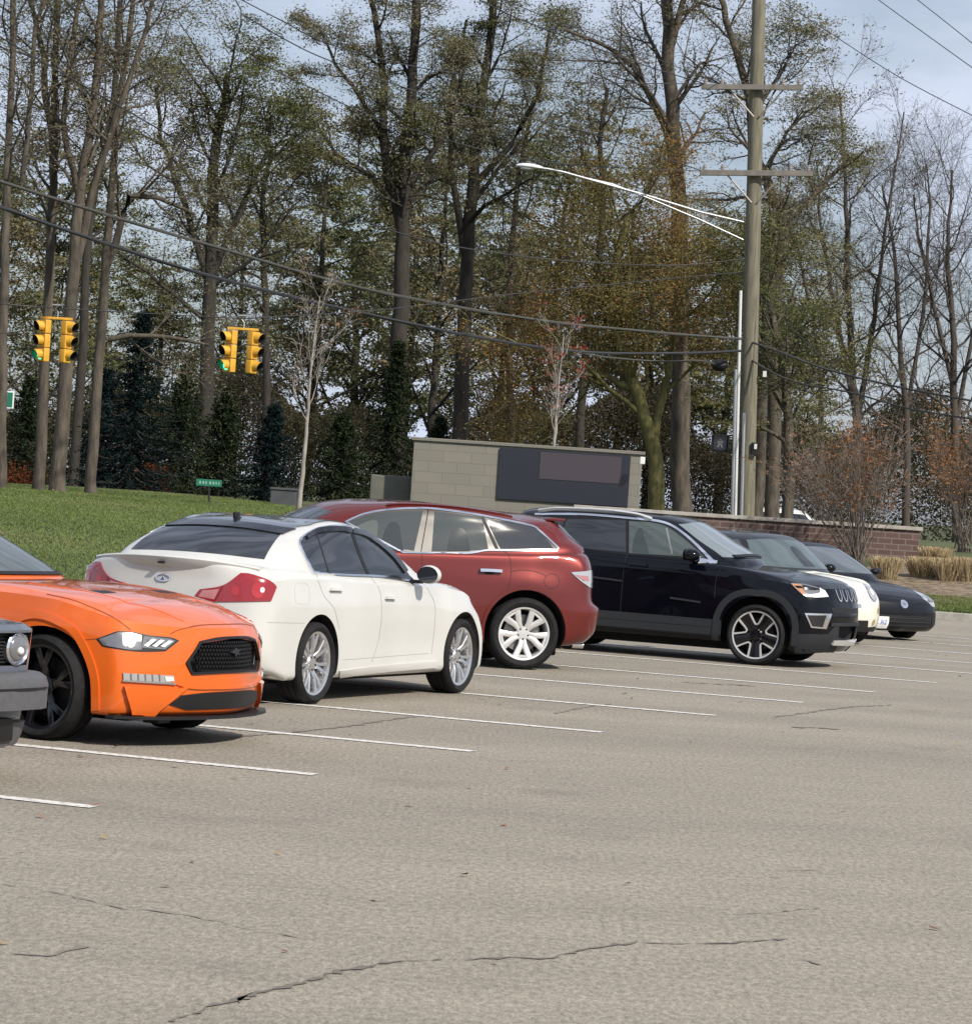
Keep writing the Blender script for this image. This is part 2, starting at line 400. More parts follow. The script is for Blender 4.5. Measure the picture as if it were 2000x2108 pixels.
# grass blades over the lawn that the picture shows
def blades(name, n, region, h, cols, seed, w=.007):
    r = np.random.default_rng(seed); V = np.zeros((n * 3, 3)); k = 0; pts = []
    while k < n:
        x, y = region(r)
        if x is None: continue
        pts.append((x, y, gz(x, y))); k += 1
    P = np.array(pts); a = r.uniform(0, math.tau, n); hh = h * r.uniform(.6, 1.3, n); ln = r.normal(0, .5, (n, 2)) * hh[:, None]
    V[0::3] = P + np.c_[np.cos(a) * w, np.sin(a) * w, np.zeros(n)]; V[1::3] = P - np.c_[np.cos(a) * w, np.sin(a) * w, np.zeros(n)]
    V[2::3] = P + np.c_[ln, hh]
    me = bpy.data.meshes.new(name); me.vertices.add(n * 3); me.vertices.foreach_set('co', V.ravel()); me.loops.add(n * 3); me.loops.foreach_set('vertex_index', np.arange(n * 3))
    me.polygons.add(n); me.polygons.foreach_set('loop_start', np.arange(n) * 3); me.polygons.foreach_set('loop_total', np.full(n, 3))
    for c in cols: me.materials.append(c)
    # patches of greener and drier grass
    pat = (np.sin(P[:, 0] * .9 + 2 * np.sin(P[:, 1] * .35)) + np.sin(P[:, 1] * .8 + P[:, 0] * .3) + r.normal(0, .8, n)); mi = np.digitize(pat, [-.4, .9, 2.3])
    me.polygons.foreach_set('material_index', np.minimum(mi, len(cols) - 1)); me.update(); me.validate()
    o = bpy.data.objects.new(name, me); link(o); return o
GC = [mat('grass_blade_%s' % n, c, .7) for n, c in (('deep', (.095, .135, .027)), ('mid', (.110, .155, .032)), ('light', (.128, .170, .040)), ('dry', (.15, .14, .055)))]
def reg_left(r):
    y = r.uniform(36, 76); x = r.uniform(-.17, -.03) * y
    if x * LD.x + y * LD.y > S0 - .4: return None, None
    return x, y
def reg_far(r):
    y = r.uniform(52, 66); x = r.uniform(.06, .18) * y; p = x * PD.x + y * PD.y
    if not P1 + .9 < p < 61.9: return None, None
    return x, y
o = blades('lawn_grass', 210000, reg_left, .026, GC, 5); tag(o, 'mown green grass covering the bank on the left', 'grass', kind='stuff')
o = blades('verge_grass', 60000, reg_far, .06, GC, 6); tag(o, 'rougher green grass behind the far kerb', 'grass', kind='stuff')

LM = [mat('fallen_leaf_%s' % n, c, .8) for n, c in (('tan', (.30, .20, .10)), ('brown', (.14, .085, .05)), ('rust', (.26, .12, .05)))]
def litter(name, lab, n, reg, size, seed, z=lambda x, y: .006):
    r = np.random.default_rng(seed); P = [];
    while len(P) < n:
        x, y = reg(r)
        if x is not None: P.append((x, y, z(x, y)))
    P = np.array(P); a = r.uniform(0, math.tau, n); s_ = size * r.uniform(.6, 1.4, n); V = []
    for i in range(n):
        c, s2 = math.cos(a[i]) * s_[i], math.sin(a[i]) * s_[i]; x, y, z0 = P[i]; k = r.uniform(0, .6) * s_[i]
        V += [(x - c, y - s2, z0), (x + s2 * .5, y - c * .5, z0 + k * .4), (x + c, y + s2, z0 + k), (x - s2 * .5, y + c * .5, z0 + k * .2)]
    o = mesh_obj(name, V, [(4*i, 4*i+1, 4*i+2, 4*i+3) for i in range(n)], LM, mi=list(r.integers(0, 3, n))); tag(o, lab, 'leaves', kind='stuff')
def reg_lot(r):
    y = r.uniform(11, 55); x = r.uniform(-.16, .16) * y; s = x * LD.x + y * LD.y; p = x * PD.x + y * PD.y
    if p > P1 - .3 or s < S0 + .2: return None, None
    if s > -8.5 and r.random() < .75: return None, None
    return x, y
litter('fallen_leaves', 'few dry leaves scattered over the asphalt', 130, reg_lot, .028, 3)
litter('lawn_leaves', 'fallen tan leaves scattered over the grass bank', 420, reg_left, .035, 4, lambda x, y: gz(x, y) + .03)
# ---------------------------------------------------------------- shared materials
def paint(name, col, rough=.35, metal=.0, coat=1.0): 
    return noisy(mat(name, col, rough, metal, coat, spec=.12), 1.7, .045, detail=8)   # faint road film
M_RUB = noisy(mat('tyre_rubber', (.012, .012, .013), .8, spec=.25), 30, .25, .15)
M_BLK = mat('black_plastic', (.012, .012, .014), .5, spec=.3)
M_TRIM = noisy(mat('dark_grey_cladding', (.022, .024, .028), .62, spec=.3), 60, .12)
M_WELL = mat('wheel_well_lining', (.008, .008, .009), .9)
M_SEAM = mat('panel_gap', (.02, .018, .018), .9)
M_CHR = mat('chrome', (.82, .82, .84), .12, 1.0)
M_ALU = mat('alloy_silver', (.68, .68, .67), .33, .5)
M_ALUD = mat('alloy_bright_chrome', (.66, .66, .67), .24, .9)
M_ALUB = mat('alloy_gloss_black', (.006, .006, .008), .25, .0, .5, spec=.2)
M_DISC = mat('brake_disc_steel', (.30, .29, .28), .45, .9)
M_GLS = mat('tinted_glass', (.016, .019, .024), .04, 0, .0, 1.0)
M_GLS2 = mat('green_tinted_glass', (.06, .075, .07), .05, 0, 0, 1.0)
M_RED = mat('red_lamp_lens', (.27, .008, .012), .12, 0, 1.0)
M_REDL = mat('red_lamp_reflector', (.46, .022, .03), .25, .3, 1.0)
M_CLR = mat('clear_lamp_lens', (.55, .55, .56), .1, .55, 1.0)
M_CLRD = mat('lamp_housing_grey', (.22, .22, .23), .2, .5, 1.0)
M_AMB = mat('amber_reflector', (.50, .24, .13), .25, .1, 1.0)
M_LAMPW = mat('lamp_white', (.9, .9, .88), .2, .2, 1.0)
M_HOLE = mat('grille_dark', (.006, .006, .007), .55)

# ---------------------------------------------------------------- wheels
def lathe(bm, prof, n=64, mi=0):
    rows = []
    for k in range(n):
        a = 2 * math.pi * k / n; ca, sa = math.cos(a), math.sin(a)
        rows.append([bm.verts.new((r * ca, y, r * sa)) for r, y in prof])
    for k in range(n):
        a, b = rows[k], rows[(k + 1) % n]
        for i in range(len(prof) - 1):
            f = bm.faces.new((a[i], b[i], b[i + 1], a[i + 1])); f.material_index = mi
def spoke(bm, P, ws, ys, t=.03, mi=0):
    """a bar through polar points P (r, deg), widths ws, front face height ys"""
    pts = [Vector((r * math.cos(rad(d)), 0, r * math.sin(rad(d)))) for r, d in P]; rows = []
    for i, p in enumerate(pts):
        d = (pts[min(i + 1, len(pts) - 1)] - pts[max(i - 1, 0)]).normalized(); n = Vector((-d.z, 0, d.x)); w = ws[i] / 2
        rows.append([bm.verts.new(p + n * a * w + Vector((0, ys[i] + b, 0))) for a, b in ((-1, -t), (-1, -.006), (-.72, 0), (.72, 0), (1, -.006), (1, -t))])
    for a, b in zip(rows, rows[1:]):
        for k in range(5): bm.faces.new((a[k], a[k+1], b[k+1], b[k])).material_index = mi
        bm.faces.new((a[5], a[0], b[0], b[5])).material_index = mi
    bm.faces.new(rows[0]).material_index = mi; bm.faces.new(rows[-1][::-1]).material_index = mi
def wheel(parent, x, y, R, Wd, rr, style, side, steer=0.0, yc=0.0):
    """hub at (x, y, R); outer face towards side (+1 left, -1 right)"""
    e = bpy.data.objects.new('wheel', None); link(e, parent); e.location = (x, y, R)
    e.rotation_euler = (0, 0, (0 if side > 0 else math.pi) + steer)
    w = Wd / 2; s = R - rr
    bm = bmesh.new()
    lathe(bm, [(rr, -w*.8), (rr + s*.25, -w), (rr + s*.6, -w*1.06), (R - .025, -w*.98), (R - .006, -w*.86), (R, -w*.7), (R, -w*.52), (R-.008, -w*.5), (R-.008, -w*.42), (R, -w*.4), (R, -.06*w), (R-.008, -.05*w), (R-.008, .05*w), (R, .06*w), (R, w*.4), (R-.008, w*.42), (R-.008, w*.5), (R, w*.52), (R, w*.7), (R - .006, w*.86), (R - .025, w*.98), (rr + s*.6, w*1.06), (rr + s*.56, w*1.075), (rr + s*.5, w*1.06), (rr + s*.25, w), (rr, w*.8)])
    # the contact patch flattens a little under the car's weight
    for v in bm.verts:
        if v.co.z < -R + .012: v.co.z = -R + .012 + (v.co.z + R - .012) * .1
    bm_obj('tyre', bm, M_RUB, e, smooth=40)
    bm = bmesh.new(); f = w * .86
    m0, m1 = dict(mustang=(M_ALUB, M_ALUB), g37=(M_ALUD, M_ALUB), cx7=(M_ALU, M_ALUB), compass=(M_ALUB, M_ALU), plain=(M_ALU, M_ALUB))[style]
    lip = 1 if style == 'compass' else 0
    lathe(bm, [(rr + .008, w*.8), (rr + .006, f), (rr - .012, f - .004)], mi=lip)
    lathe(bm, [(rr - .012, f - .004), (rr - .022, f - .03), (rr - .03, -w*.7), (rr, -w*.8)], mi=0)
    hub = .075
    if style == 'mustang':
        for k in range(5):
            a = 90 + 72 * k
            spoke(bm, [(.03, a), (.12, a), (rr * .55, a - 5), (rr - .01, a - 13)], [.07, .06, .045, .05], [f - .045, f - .035, f - .018, f - .012], .035)
            spoke(bm, [(.03, a), (.12, a), (rr * .55, a + 5), (rr - .01, a + 13)], [.07, .06, .045, .05], [f - .045, f - .035, f - .018, f - .012], .035)
    elif style == 'g37':
        for k in range(7):
            a = 90 + 360 / 7 * k
            for q in (-1, 1):
                spoke(bm, [(.05, a + q * 9), (rr * .5, a + q * 7), (rr - .008, a + q * 10)], [.035, .026, .032], [f - .05, f - .022, f - .01], .03)
    elif style == 'cx7':
        for k in range(5):
            a = 90 + 72 * k + 36
            for q in (-1, 1):
                spoke(bm, [(.055, a + q * 3), (rr * .45, a + q * 9.5), (rr - .008, a + q * 17.5)], [.062, .058, .064], [f - .035, f - .02, f - .008], .03)
            spoke(bm, [(rr - .03, a + q2) for q2 in (-22, -8, 8, 22)], [.03] * 4, [f - .012] * 4, .02)
    elif style == 'compass':
        for k in range(5):
            a = 54 + 72 * k
            spoke(bm, [(.05, a), (rr * .5, a), (rr - .01, a)], [.10, .085, .13], [f - .05, f - .035, f - .022], .03)
            b = a + 36
            for q in (-1, 1):
                spoke(bm, [(rr - .012, b + q * 19), (rr * .60, b + q * 13.5), (rr * .47, b + q * 8), (rr * .44, b)], [.026, .02, .02, .02], [f - .006, f - .014, f - .02, f - .022], .02, mi=1)
                spoke(bm, [(rr - .006, b + q * 19), (rr - .006, b + q * 12)], [.02, .006], [f - .004, f - .004], .02, mi=1)
    else:
        for k in range(5):
            a = 90 + 72 * k
            spoke(bm, [(.05, a), (rr * .6, a), (rr - .008, a)], [.08, .06, .08], [f - .03, f - .015, f - .008], .03)
    lathe(bm, [(.0, f - .028), (hub * .8, f - .03), (hub, f - .045), (hub, f - .09)], n=32, mi=0)
    for k in range(5):
        a = rad(72 * k + 54); cyl(bm, Vector((math.cos(a) * .055, f - .03, math.sin(a) * .055)), (0, 1, 0), .009, .012, 8, mi=0 if style == 'compass' else 1)
    bm_obj('rim', bm, [m0, m1], e, smooth=35)
    bm = bmesh.new(); lathe(bm, [(.0, f - .10), (rr * .72, f - .10), (rr * .74, f - .11), (rr * .74, f - .125), (0, f - .125)], n=40)
    bm_obj('brake_disc', bm, M_DISC if style not in ('mustang', 'compass') else M_BLK, e, smooth=30)
    bm = bmesh.new(); lathe(bm, [(0, -w * .3), (rr - .035, -w * .3), (rr - .035, -w * .35), (0, -w * .35)], n=32)
    bm_obj('brake_backing', bm, M_WELL, e, smooth=30)
    return e

# ---------------------------------------------------------------- car base
def car(name, label, cat, pos, heading, rings, XS, sharp, cab, cXS, csharp, pm, arches, wheels, cabm=None, recess=()):
    root = empty(name, (pos[0], pos[1], 0), rad(heading)); tag(root, label, cat)
    bm = shell(rings, XS, sharp, nu=6, nv=5)
    cuts = []
    for (ax, az_, ar) in arches:
        for s in (1, -1):
            cb = bmesh.new(); cyl(cb, Vector((ax, s * 1.05, az_)), (0, 1, 0), ar, .9, 56); cuts.append(cb)
    for az, P, x0 in recess:                                  # an opening cut into the body, seen from az, its floor x0 from the centre
        n_ = Vector((math.cos(rad(az)), math.sin(rad(az)), 0)); u_ = Vector((-n_.y, n_.x, 0)); cb = bmesh.new(); P = curve2(P, .05)
        lo = [cb.verts.new(u_ * p[0] + n_ * x0 + Vector((0, 0, p[1]))) for p in P]; hi = [cb.verts.new(v.co + n_ * 1.2) for v in lo]
        cb.faces.new(lo[::-1]); cb.faces.new(hi)
        for i in range(len(P)): cb.faces.new((lo[i], lo[(i+1) % len(P)], hi[(i+1) % len(P)], hi[i]))
        bmesh.ops.recalc_face_normals(cb, faces=cb.faces[:]); cuts.append(cb)
    full = bm.copy(); bm = boolean_cut(bm, cuts); fs = Surf(full)
    bmesh.ops.delete(bm, geom=[f for f in bm.faces if all(abs(v.co.y) > 1.2 for v in f.verts)], context='FACES')
    for v in bm.verts:
        if abs(v.co.y) > 1.0: v.co.y = math.copysign(.82, v.co.y)          # keep a wheel well's wall inside the flank
    for f in bm.faces:
        h = fs.t.find_nearest(f.calc_center_median())
        if h[3] > .0025: f.material_index = 1
    me = bpy.data.meshes.new('body'); bm.to_mesh(me); bm.free()
    me.materials.append(pm); me.materials.append(M_WELL)
    body = bpy.data.objects.new('body', me); link(body, root); finish(body, 32)
    cb = shell(cab, cXS, csharp, nu=6, nv=5)
    surf = Surf(full, cb); full.free()
    me = bpy.data.meshes.new('cabin'); cb.to_mesh(me); cb.free(); me.materials.append(cabm or pm)
    cabo = bpy.data.objects.new('cabin', me); link(cabo, root); finish(cabo, 60)
    for w in wheels: wheel(root, **w)
    bm = bmesh.new(); box(bm, Vector((0, 0, .205)), (arches[0][0] * 2 + .9, 1.16, .12), bevel=.03)  # dark block added low under the car to deepen the shade there
    zt = arches[0][1] + arches[0][2] - .04; box(bm, Vector((0, 0, (.25 + zt) / 2)), (arches[0][0] * 2 + .80, 1.17, zt - .25)); bm_obj('underbody_shade_block', bm, M_WELL, root)
    return root, surf
def both(fn, *a, **k):
    return [fn(*a, sgn=s, **k) for s in (1, -1)]
def door_mirror(root, p, sgn, m, size=(.13, .2, .15), name='door_mirror'):
    bm = bmesh.new(); bmesh.ops.create_uvsphere(bm, u_segments=20, v_segments=12, radius=.5)
    for v in bm.verts:
        v.co = Vector((v.co.x * size[0] * (1.15 if v.co.x > 0 else .8), v.co.y * size[1], v.co.z * size[2] * (1 if v.co.z > 0 else .9)))
        if v.co.x < -size[0] * .28: v.co.x = -size[0] * .28
    for v in bm.verts: v.co += Vector((p[0], p[1] * sgn, p[2]))
    o = bm_obj(name, bm, m, root, smooth=50)
    bm = bmesh.new(); box(bm, Vector((p[0] + .01, (p[1] - math.copysign(size[1] * .55, p[1])) * sgn, p[2] - size[2] * .38)), (.06, .1, .03), bevel=.008)
    bm_obj('mirror_arm', bm, M_BLK, o, smooth=40)
    bm = bmesh.new(); cyl(bm, Vector((p[0] - size[0] * .285, p[1] * sgn, p[2])), (1, 0, 0), .5, .006, 24)
    for v in bm.verts: v.co.y = p[1] * sgn + (v.co.y - p[1] * sgn) * size[1] * .90; v.co.z = p[2] + (v.co.z - p[2]) * size[2] * .86
    bm_obj('mirror_glass', bm, M_GLS, o)
    return o
def xy(th, w, lx, ly):
    a = rad(th); return (w[0] - lx * math.cos(a) + ly * math.sin(a), w[1] - lx * math.sin(a) - ly * math.cos(a))
# ================================================================ orange muscle coupe
M_ORG = paint('orange_paint', (.68, .125, .014), .32, .0)
r_ = [
 ([(2.16,0,.24),(2.08,.42,.24),(1.96,.70,.24),(1.84,.80,.24)], 0.0, .22, [(-1.9,0,.28),(-2.1,0,.28),(-2.2,0,.3),(-2.3,0,.3)]),
 ([(2.19,0,.20),(2.11,.42,.20),(1.98,.74,.20),(1.84,.90,.20)], [.9,.86,.84,.84,.86], .20, [(-2.15,.82,.28),(-2.3,.7,.3),(-2.38,.4,.3),(-2.4,0,.3)]),
 ([(2.25,0,.24),(2.17,.42,.24),(2.03,.76,.24),(1.86,.93,.22)], [.945,.945,.925,.925,.945,.94], .235, [(-2.2,.86,.32),(-2.36,.7,.34),(-2.44,.4,.34),(-2.47,0,.34)]),
 ([(2.28,0,.46),(2.20,.42,.46),(2.06,.76,.46),(1.89,.945,.46)], [.955,.965,.925,.925,.955,.96,.95], .46, [(-2.24,.9,.5),(-2.4,.74,.52),(-2.48,.4,.52),(-2.51,0,.52)]),
 ([(2.265,0,.66),(2.19,.42,.66),(2.05,.75,.66),(1.86,.935,.68)], [.945,.965,.94,.925,.955,.965,.95], [.70,.72,.70,.70,.72,.74,.74], [(-2.24,.9,.76),(-2.4,.74,.78),(-2.46,.4,.78),(-2.48,0,.78)]),
 ([(2.235,0,.785),(2.15,.42,.785),(2.0,.71,.80),(1.82,.88,.83)], [.90,.925,.90,.88,.90,.91,.90], [.865,.925,.94,.92,.94,.98,.97], [(-2.22,.84,.98),(-2.36,.68,1.0),(-2.42,.4,1.0),(-2.44,0,1.0)]),
 ([(2.13,0,.835),(2.05,.38,.84),(1.92,.62,.85),(1.76,.76,.87)], [.80,.79,.77,.76,.78,.8,.78], [.90,.955,.985,.98,.99,1.03,1.02], [(-2.15,.74,1.03),(-2.3,.6,1.04),(-2.36,.36,1.04),(-2.38,0,1.04)]),
 ([(1.96,0,.895),(1.92,.22,.90),(1.84,.38,.91),(1.70,.46,.92)], [.46,.46,.45,.45,.45], [.935,.98,1.005,1.0,1.0,1.05,1.05], [(-2.05,.42,1.06),(-2.18,.34,1.06),(-2.24,.2,1.06),(-2.26,0,1.06)]),
 ([(1.82,0,.93),(1.79,0,.935),(1.76,0,.94),(1.72,0,.945)], 0, [.95,.985,1.01,1.0,1.0,1.05,1.05], [(-2.0,0,1.06),(-2.05,0,1.06),(-2.1,0,1.06),(-2.12,0,1.06)])]
XS = [1.66,1.36,.88,0,-.88,-1.36,-1.8]
c_ = [
 ([(0.76,0,.93),(0.72,.4,.93),(0.60,.66,.93),(0.40,.80,.93)], [.83,.84,.84,.82,.8], .92, [(-1.75,.74,.95),(-1.85,.6,.95),(-1.9,.3,.95),(-1.92,0,.95)]),
 ([(0.66,0,1.01),(0.62,.4,1.01),(0.50,.64,1.01),(0.30,.77,1.0)], [.80,.81,.81,.79,.76], 1.0, [(-1.6,.70,1.08),(-1.75,.55,1.08),(-1.8,.3,1.08),(-1.82,0,1.08)]),
 ([(0.30,0,1.2),(0.26,.36,1.2),(0.15,.58,1.2),(-0.02,.69,1.2)], [.71,.72,.72,.70,.66], 1.2, [(-1.2,.62,1.24),(-1.33,.5,1.24),(-1.38,.3,1.24),(-1.4,0,1.24)]),
 ([(-0.02,0,1.335),(-0.04,.3,1.335),(-0.14,.5,1.335),(-0.28,.60,1.325)], [.62,.62,.62,.6,.57], [1.33,1.335,1.33], [(-.95,.54,1.32),(-1.05,.44,1.33),(-1.1,.25,1.33),(-1.1,0,1.33)]),
 ([(-0.15,0,1.37),(-0.17,.25,1.37),(-0.25,.38,1.37),(-0.35,.44,1.37)], .45, 1.375, [(-.8,.4,1.36),(-.86,.3,1.36),(-.9,.15,1.36),(-.9,0,1.36)]),
 ([(-0.25,0,1.385),(-0.28,0,1.385),(-0.30,0,1.385),(-0.32,0,1.385)], 0, 1.388, [(-.7,0,1.38),(-.74,0,1.38),(-.78,0,1.38),(-.8,0,1.38)])]
MUST, sf = car('muscle_coupe', 'bright orange coupe with a black honeycomb grille and black wheel, nose pointing right', 'car',
    xy(-24, (-2.81, 20.84), 1.36, -.95), -24, r_, XS, (5,), c_, None, (), M_ORG,
    [(1.36, .345, .40), (-1.36, .345, .40)],
    [dict(x=1.36, y=-.835, R=.345, Wd=.24, rr=.272, style='mustang', side=-1, steer=rad(-9)), dict(x=1.36, y=.835, R=.345, Wd=.24, rr=.272, style='mustang', side=1, steer=rad(-9)),
     dict(x=-1.36, y=-.83, R=.345, Wd=.26, rr=.272, style='mustang', side=-1), dict(x=-1.36, y=.83, R=.345, Wd=.26, rr=.272, style='mustang', side=1)],
    recess=[(0, [(-.485,.556,1),(-.368,.685,1),(0,.715),(.368,.685,1),(.485,.556,1),(.44,.495,1),(-.44,.495,1)], 2.14)])

def text_mark(name, body, size, m, parent, loc, rot, ext=.004):
    c = bpy.data.curves.new(name, 'FONT'); c.body = body; c.size = size; c.extrude = ext; c.align_x = 'CENTER'; c.align_y = 'CENTER'
    o = bpy.data.objects.new(name, c); dg = bpy.context.evaluated_depsgraph_get(); COL.objects.link(o); dg.update()
    me = bpy.data.meshes.new_from_object(o.evaluated_get(bpy.context.evaluated_depsgraph_get())); bpy.data.objects.remove(o)
    me.materials.clear(); me.materials.append(m); q = bpy.data.objects.new(name, me); link(q, parent); q.location = loc; q.rotation_euler = rot
    return q
M_OGAP = mat('dark_orange_gap', (.20, .04, .008), .8)
HL = [(1.044,0.688,1),(1.174,0.747,1),(1.268,0.747),(1.383,0.729),(1.518,0.72),(1.576,0.7,1),(1.49,0.631,1),(1.309,0.623),(1.087,0.644,1)]
for s in (1, -1):
    h = panel(sf, 'headlight', -60, HL, M_HOLE, MUST, off=.003, sgn=s, grid=.04)
    panel(sf, 'lamp_bowl', -60, [(1.062,0.688,1),(1.178,0.738,1),(1.268,0.737),(1.329,0.726,1),(1.335,0.637,1),(1.255,0.634),(1.093,0.652,1)], M_CLRD, h, off=.007, sgn=s)
    panel(sf, 'projector', -60, [(1.262 + .030 * math.cos(t * .6283), .682 + .036 * math.sin(t * .6283)) for t in range(10)], M_LAMPW, h, off=.011, sgn=s)
    panel(sf, 'inner_tray', -60, [(1.335,0.65,1),(1.345,0.722,1),(1.518,0.71),(1.55,.698,1),(1.485,0.642,1)], M_CLRD, h, off=.005, sgn=s)
    for k in range(3):
        panel(sf, 'light_bar', -60, [(1.346+k*.053,0.663,1),(1.398+k*.053,0.706-k*.004,1),(1.425+k*.053,0.702-k*.004,1),(1.372+k*.053,0.656,1)], M_LAMPW, h, off=.010, sgn=s)
    panel(sf, 'fog_lamp_recess', -60, [(1.215,0.487,1),(1.25,0.404,1),(1.559,0.392,1),(1.592,0.471,1),(1.554,0.480,1)], mat('orange_recess_lip', (.70, .13, .016), .35, 0, 1), MUST, off=-.002, thick=.002, sgn=s)  # lip in nearly the body orange
    panel(sf, 'bowl_highlight', -60, [(1.205,.735,1),(1.235,.737,1),(1.25,.70),(1.235,.65,1),(1.215,.66)], M_CLR, h, off=.010, sgn=s)
    fl = panel(sf, 'fog_lamp', -60, [(1.228,0.484,1),(1.547,0.475,1),(1.56,0.429,1),(1.523,0.43),(1.234,0.44,1)], M_CLR, MUST, off=.012, sgn=s)
    panel(sf, 'bulb', -60, [(1.49,.468,1),(1.545,.466,1),(1.548,.44,1),(1.50,.437,1)], M_LAMPW, fl, off=.018, sgn=s)
    for k in range(5): strip(sf, 'lamp_rib', -60, [(1.275 + k * .045, .482, 1), (1.28 + k * .045, .437, 1)], .007, M_CLRD, fl, off=.016, sgn=s)
    strip(sf, 'fog_lamp_frame', -60, [(1.228,0.436,1),(1.523,0.424),(1.565,0.42,1)], .012, M_CHR, fl, off=.016, sgn=s)
    panel(sf, 'bumper_facet', -60, [(1.236,0.398,1),(1.559,0.392,1),(1.648,0.405,1),(1.442,0.228,1),(1.294,0.23,1)], M_ORG, MUST, off=.028, sgn=s, grid=.08)
    strip(sf, 'wheel_arch_flare', -60 if s > 0 else -60, [(.50,.75),(.56,0.790),(0.653,0.81),(0.763,0.79),(0.891,0.728),(0.985,0.60),(1.048,0.44),(1.07,0.23)], .05, M_ORG, MUST, off=.012, sgn=s)
    strip(sf, 'hood_seam', -60, [(.7,.945),(.85,.925),(0.97,0.893),(1.141,0.832),(1.26,0.758)], .006, M_OGAP, MUST, off=.001, sgn=s)
    strip(sf, 'fender_seam', -60, [(.94,.67,1),(1.044,.688,1)], .005, M_OGAP, MUST, off=.001, sgn=s)
    panel(sf, 'hood_vent', 'top', [(1.42,.30,1),(1.50,.30,1),(1.50,.52,1),(1.40,.50,1)], M_HOLE, MUST, off=.002, sgn=s, top=True)
    strip(sf, 'hood_crease', 'top', [(1.0,.60),(1.5,.52),(1.9,.45),(2.08,.40)], .03, M_ORG, MUST, off=.003, sgn=s, top=True)
g = panel(sf, 'grille', 0, [(-.50,.556,1),(-.375,.692,1),(-.2,.716),(0,.722),(.2,.716),(.375,.692,1),(.50,.556,1),(.45,.488,1),(.2,.497),(0,.499),(-.2,.497),(-.45,.488,1)], M_HOLE, MUST, off=-.09, thick=.002)
strip(sf, 'grille_surround', 0, [(-.50,.556,1),(-.375,.692,1),(-.2,.716),(0,.722),(.2,.716),(.375,.692,1),(.50,.556,1),(.45,.488,1),(.2,.497),(0,.499),(-.2,.497),(-.45,.488,1)], .016, M_BLK, g, off=.012, closed=True)
bm = bmesh.new()
for i in range(-14, 15):
    for j in range(8):
        y = i * .031 + (j % 2) * .0155; z = .505 + j * .027
        if abs(y) < .36 + (.0 if z > .6 else .04):
            h, n = sf.hit(0, y, z); cyl(bm, h - n * .022, n, .0145, .012, 6, r2=.011)
bm_obj('mesh_insert', bm, mat('mesh_black', (.008, .008, .009), .5, spec=.2), g)
for y in (-.37, .37): strip(sf, 'grille_divider', 0, [(y,.682,1),(y,.50,1)], .008, M_ALUB, g, off=-.012)
strip(sf, 'chrome_edge', 0, [(.415,.64,1),(.375,.53,1)], .012, M_CHR, g, off=-.006)
panel(sf, 'horse_badge', 0, [(-.075,.625,1),(-.03,.64),(.0,.655,1),(.03,.64),(.08,.645,1),(.03,.622),(.045,.60,1),(.005,.612),(-.01,.585,1),(-.02,.615)], M_TRIM, g, off=.002)
panel(sf, 'lower_grille', 0, [(-.60,.283,1),(-.52,.345,1),(-.3,.362),(0,.368),(.3,.362),(.52,.345,1),(.60,.283,1),(.45,.250,1),(.2,.252),(0,.253),(-.2,.252),(-.45,.250,1)], M_HOLE, MUST, off=.007)
strip(sf, 'hood_front_seam', 0, [(-.60,.742),(-.5,.775),(-.3,.800),(0,.806),(.3,.800),(.5,.775),(.60,.742)], .006, M_OGAP, MUST, off=.001)
strip(sf, 'nose_crease', 0, [(-.62,.44),(-.45,.40),(-.2,.395),(0,.395),(.2,.395),(.45,.40),(.62,.44)], .02, M_ORG, MUST, off=.012)
# splitter: a thin blade under the bumper
P = [(2.30,0),(2.26,.35),(2.17,.66),(2.06,.86),(1.92,.955),(1.86,.955),(1.86,.90),(1.92,.88)]
V = []; F = []
for z in (.188, .206):
    V += [(x, y, z) for x, y in P] + [(x, -y, z) for x, y in P[::-1] if y] 
n = len(V) // 2
F = [tuple(range(n))[::-1], tuple(range(n, 2 * n))] + [(i, (i + 1) % n, n + (i + 1) % n, n + i) for i in range(n)]
mesh_obj('front_splitter', V, F, M_BLK, MUST)
for s in (1, -1):
    bm = bmesh.new(); box(bm, Vector((1.95, s * .45, .17)), (.12, .16, .05), bevel=.01); bm_obj('air_deflector', bm, M_BLK, MUST)
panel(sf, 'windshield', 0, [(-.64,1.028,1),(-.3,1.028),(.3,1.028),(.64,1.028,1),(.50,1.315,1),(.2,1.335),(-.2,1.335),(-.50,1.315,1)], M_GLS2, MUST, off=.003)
panel(sf, 'rear_window', 180, [(-.6,1.10,1),(0,1.09),(.6,1.10,1),(.45,1.31,1),(0,1.33),(-.45,1.31,1)], M_GLS, MUST, off=.003)
for s in (1, -1):
    panel(sf, 'side_window', -90, [(-1.0,1.05,1),(-.4,1.02),(.14,1.01,1),(-.1,1.15),(-.42,1.285,1),(-.6,1.31),(-.98,1.22,1)], M_GLS, MUST, off=.003, sgn=s)
    door_mirror(MUST, (.0, -.97, 1.03), -s * -1, M_ORG)
    strip(sf, 'door_seam', -90, [(.55,.98),(.60,.6),(.55,.26)], .006, M_SEAM, MUST, off=.001, sgn=s)
strip(sf, 'wiper', 0, [(-.50,1.030),(0,1.032),(.50,1.030)], .018, M_BLK, MUST, off=.014)
for s in (1, -1): panel(sf, 'tail_lamp', 180, [(s*.45,.80,1),(s*.75,.80,1),(s*.78,.93,1),(s*.45,.95,1)], M_RED, MUST, off=.006)
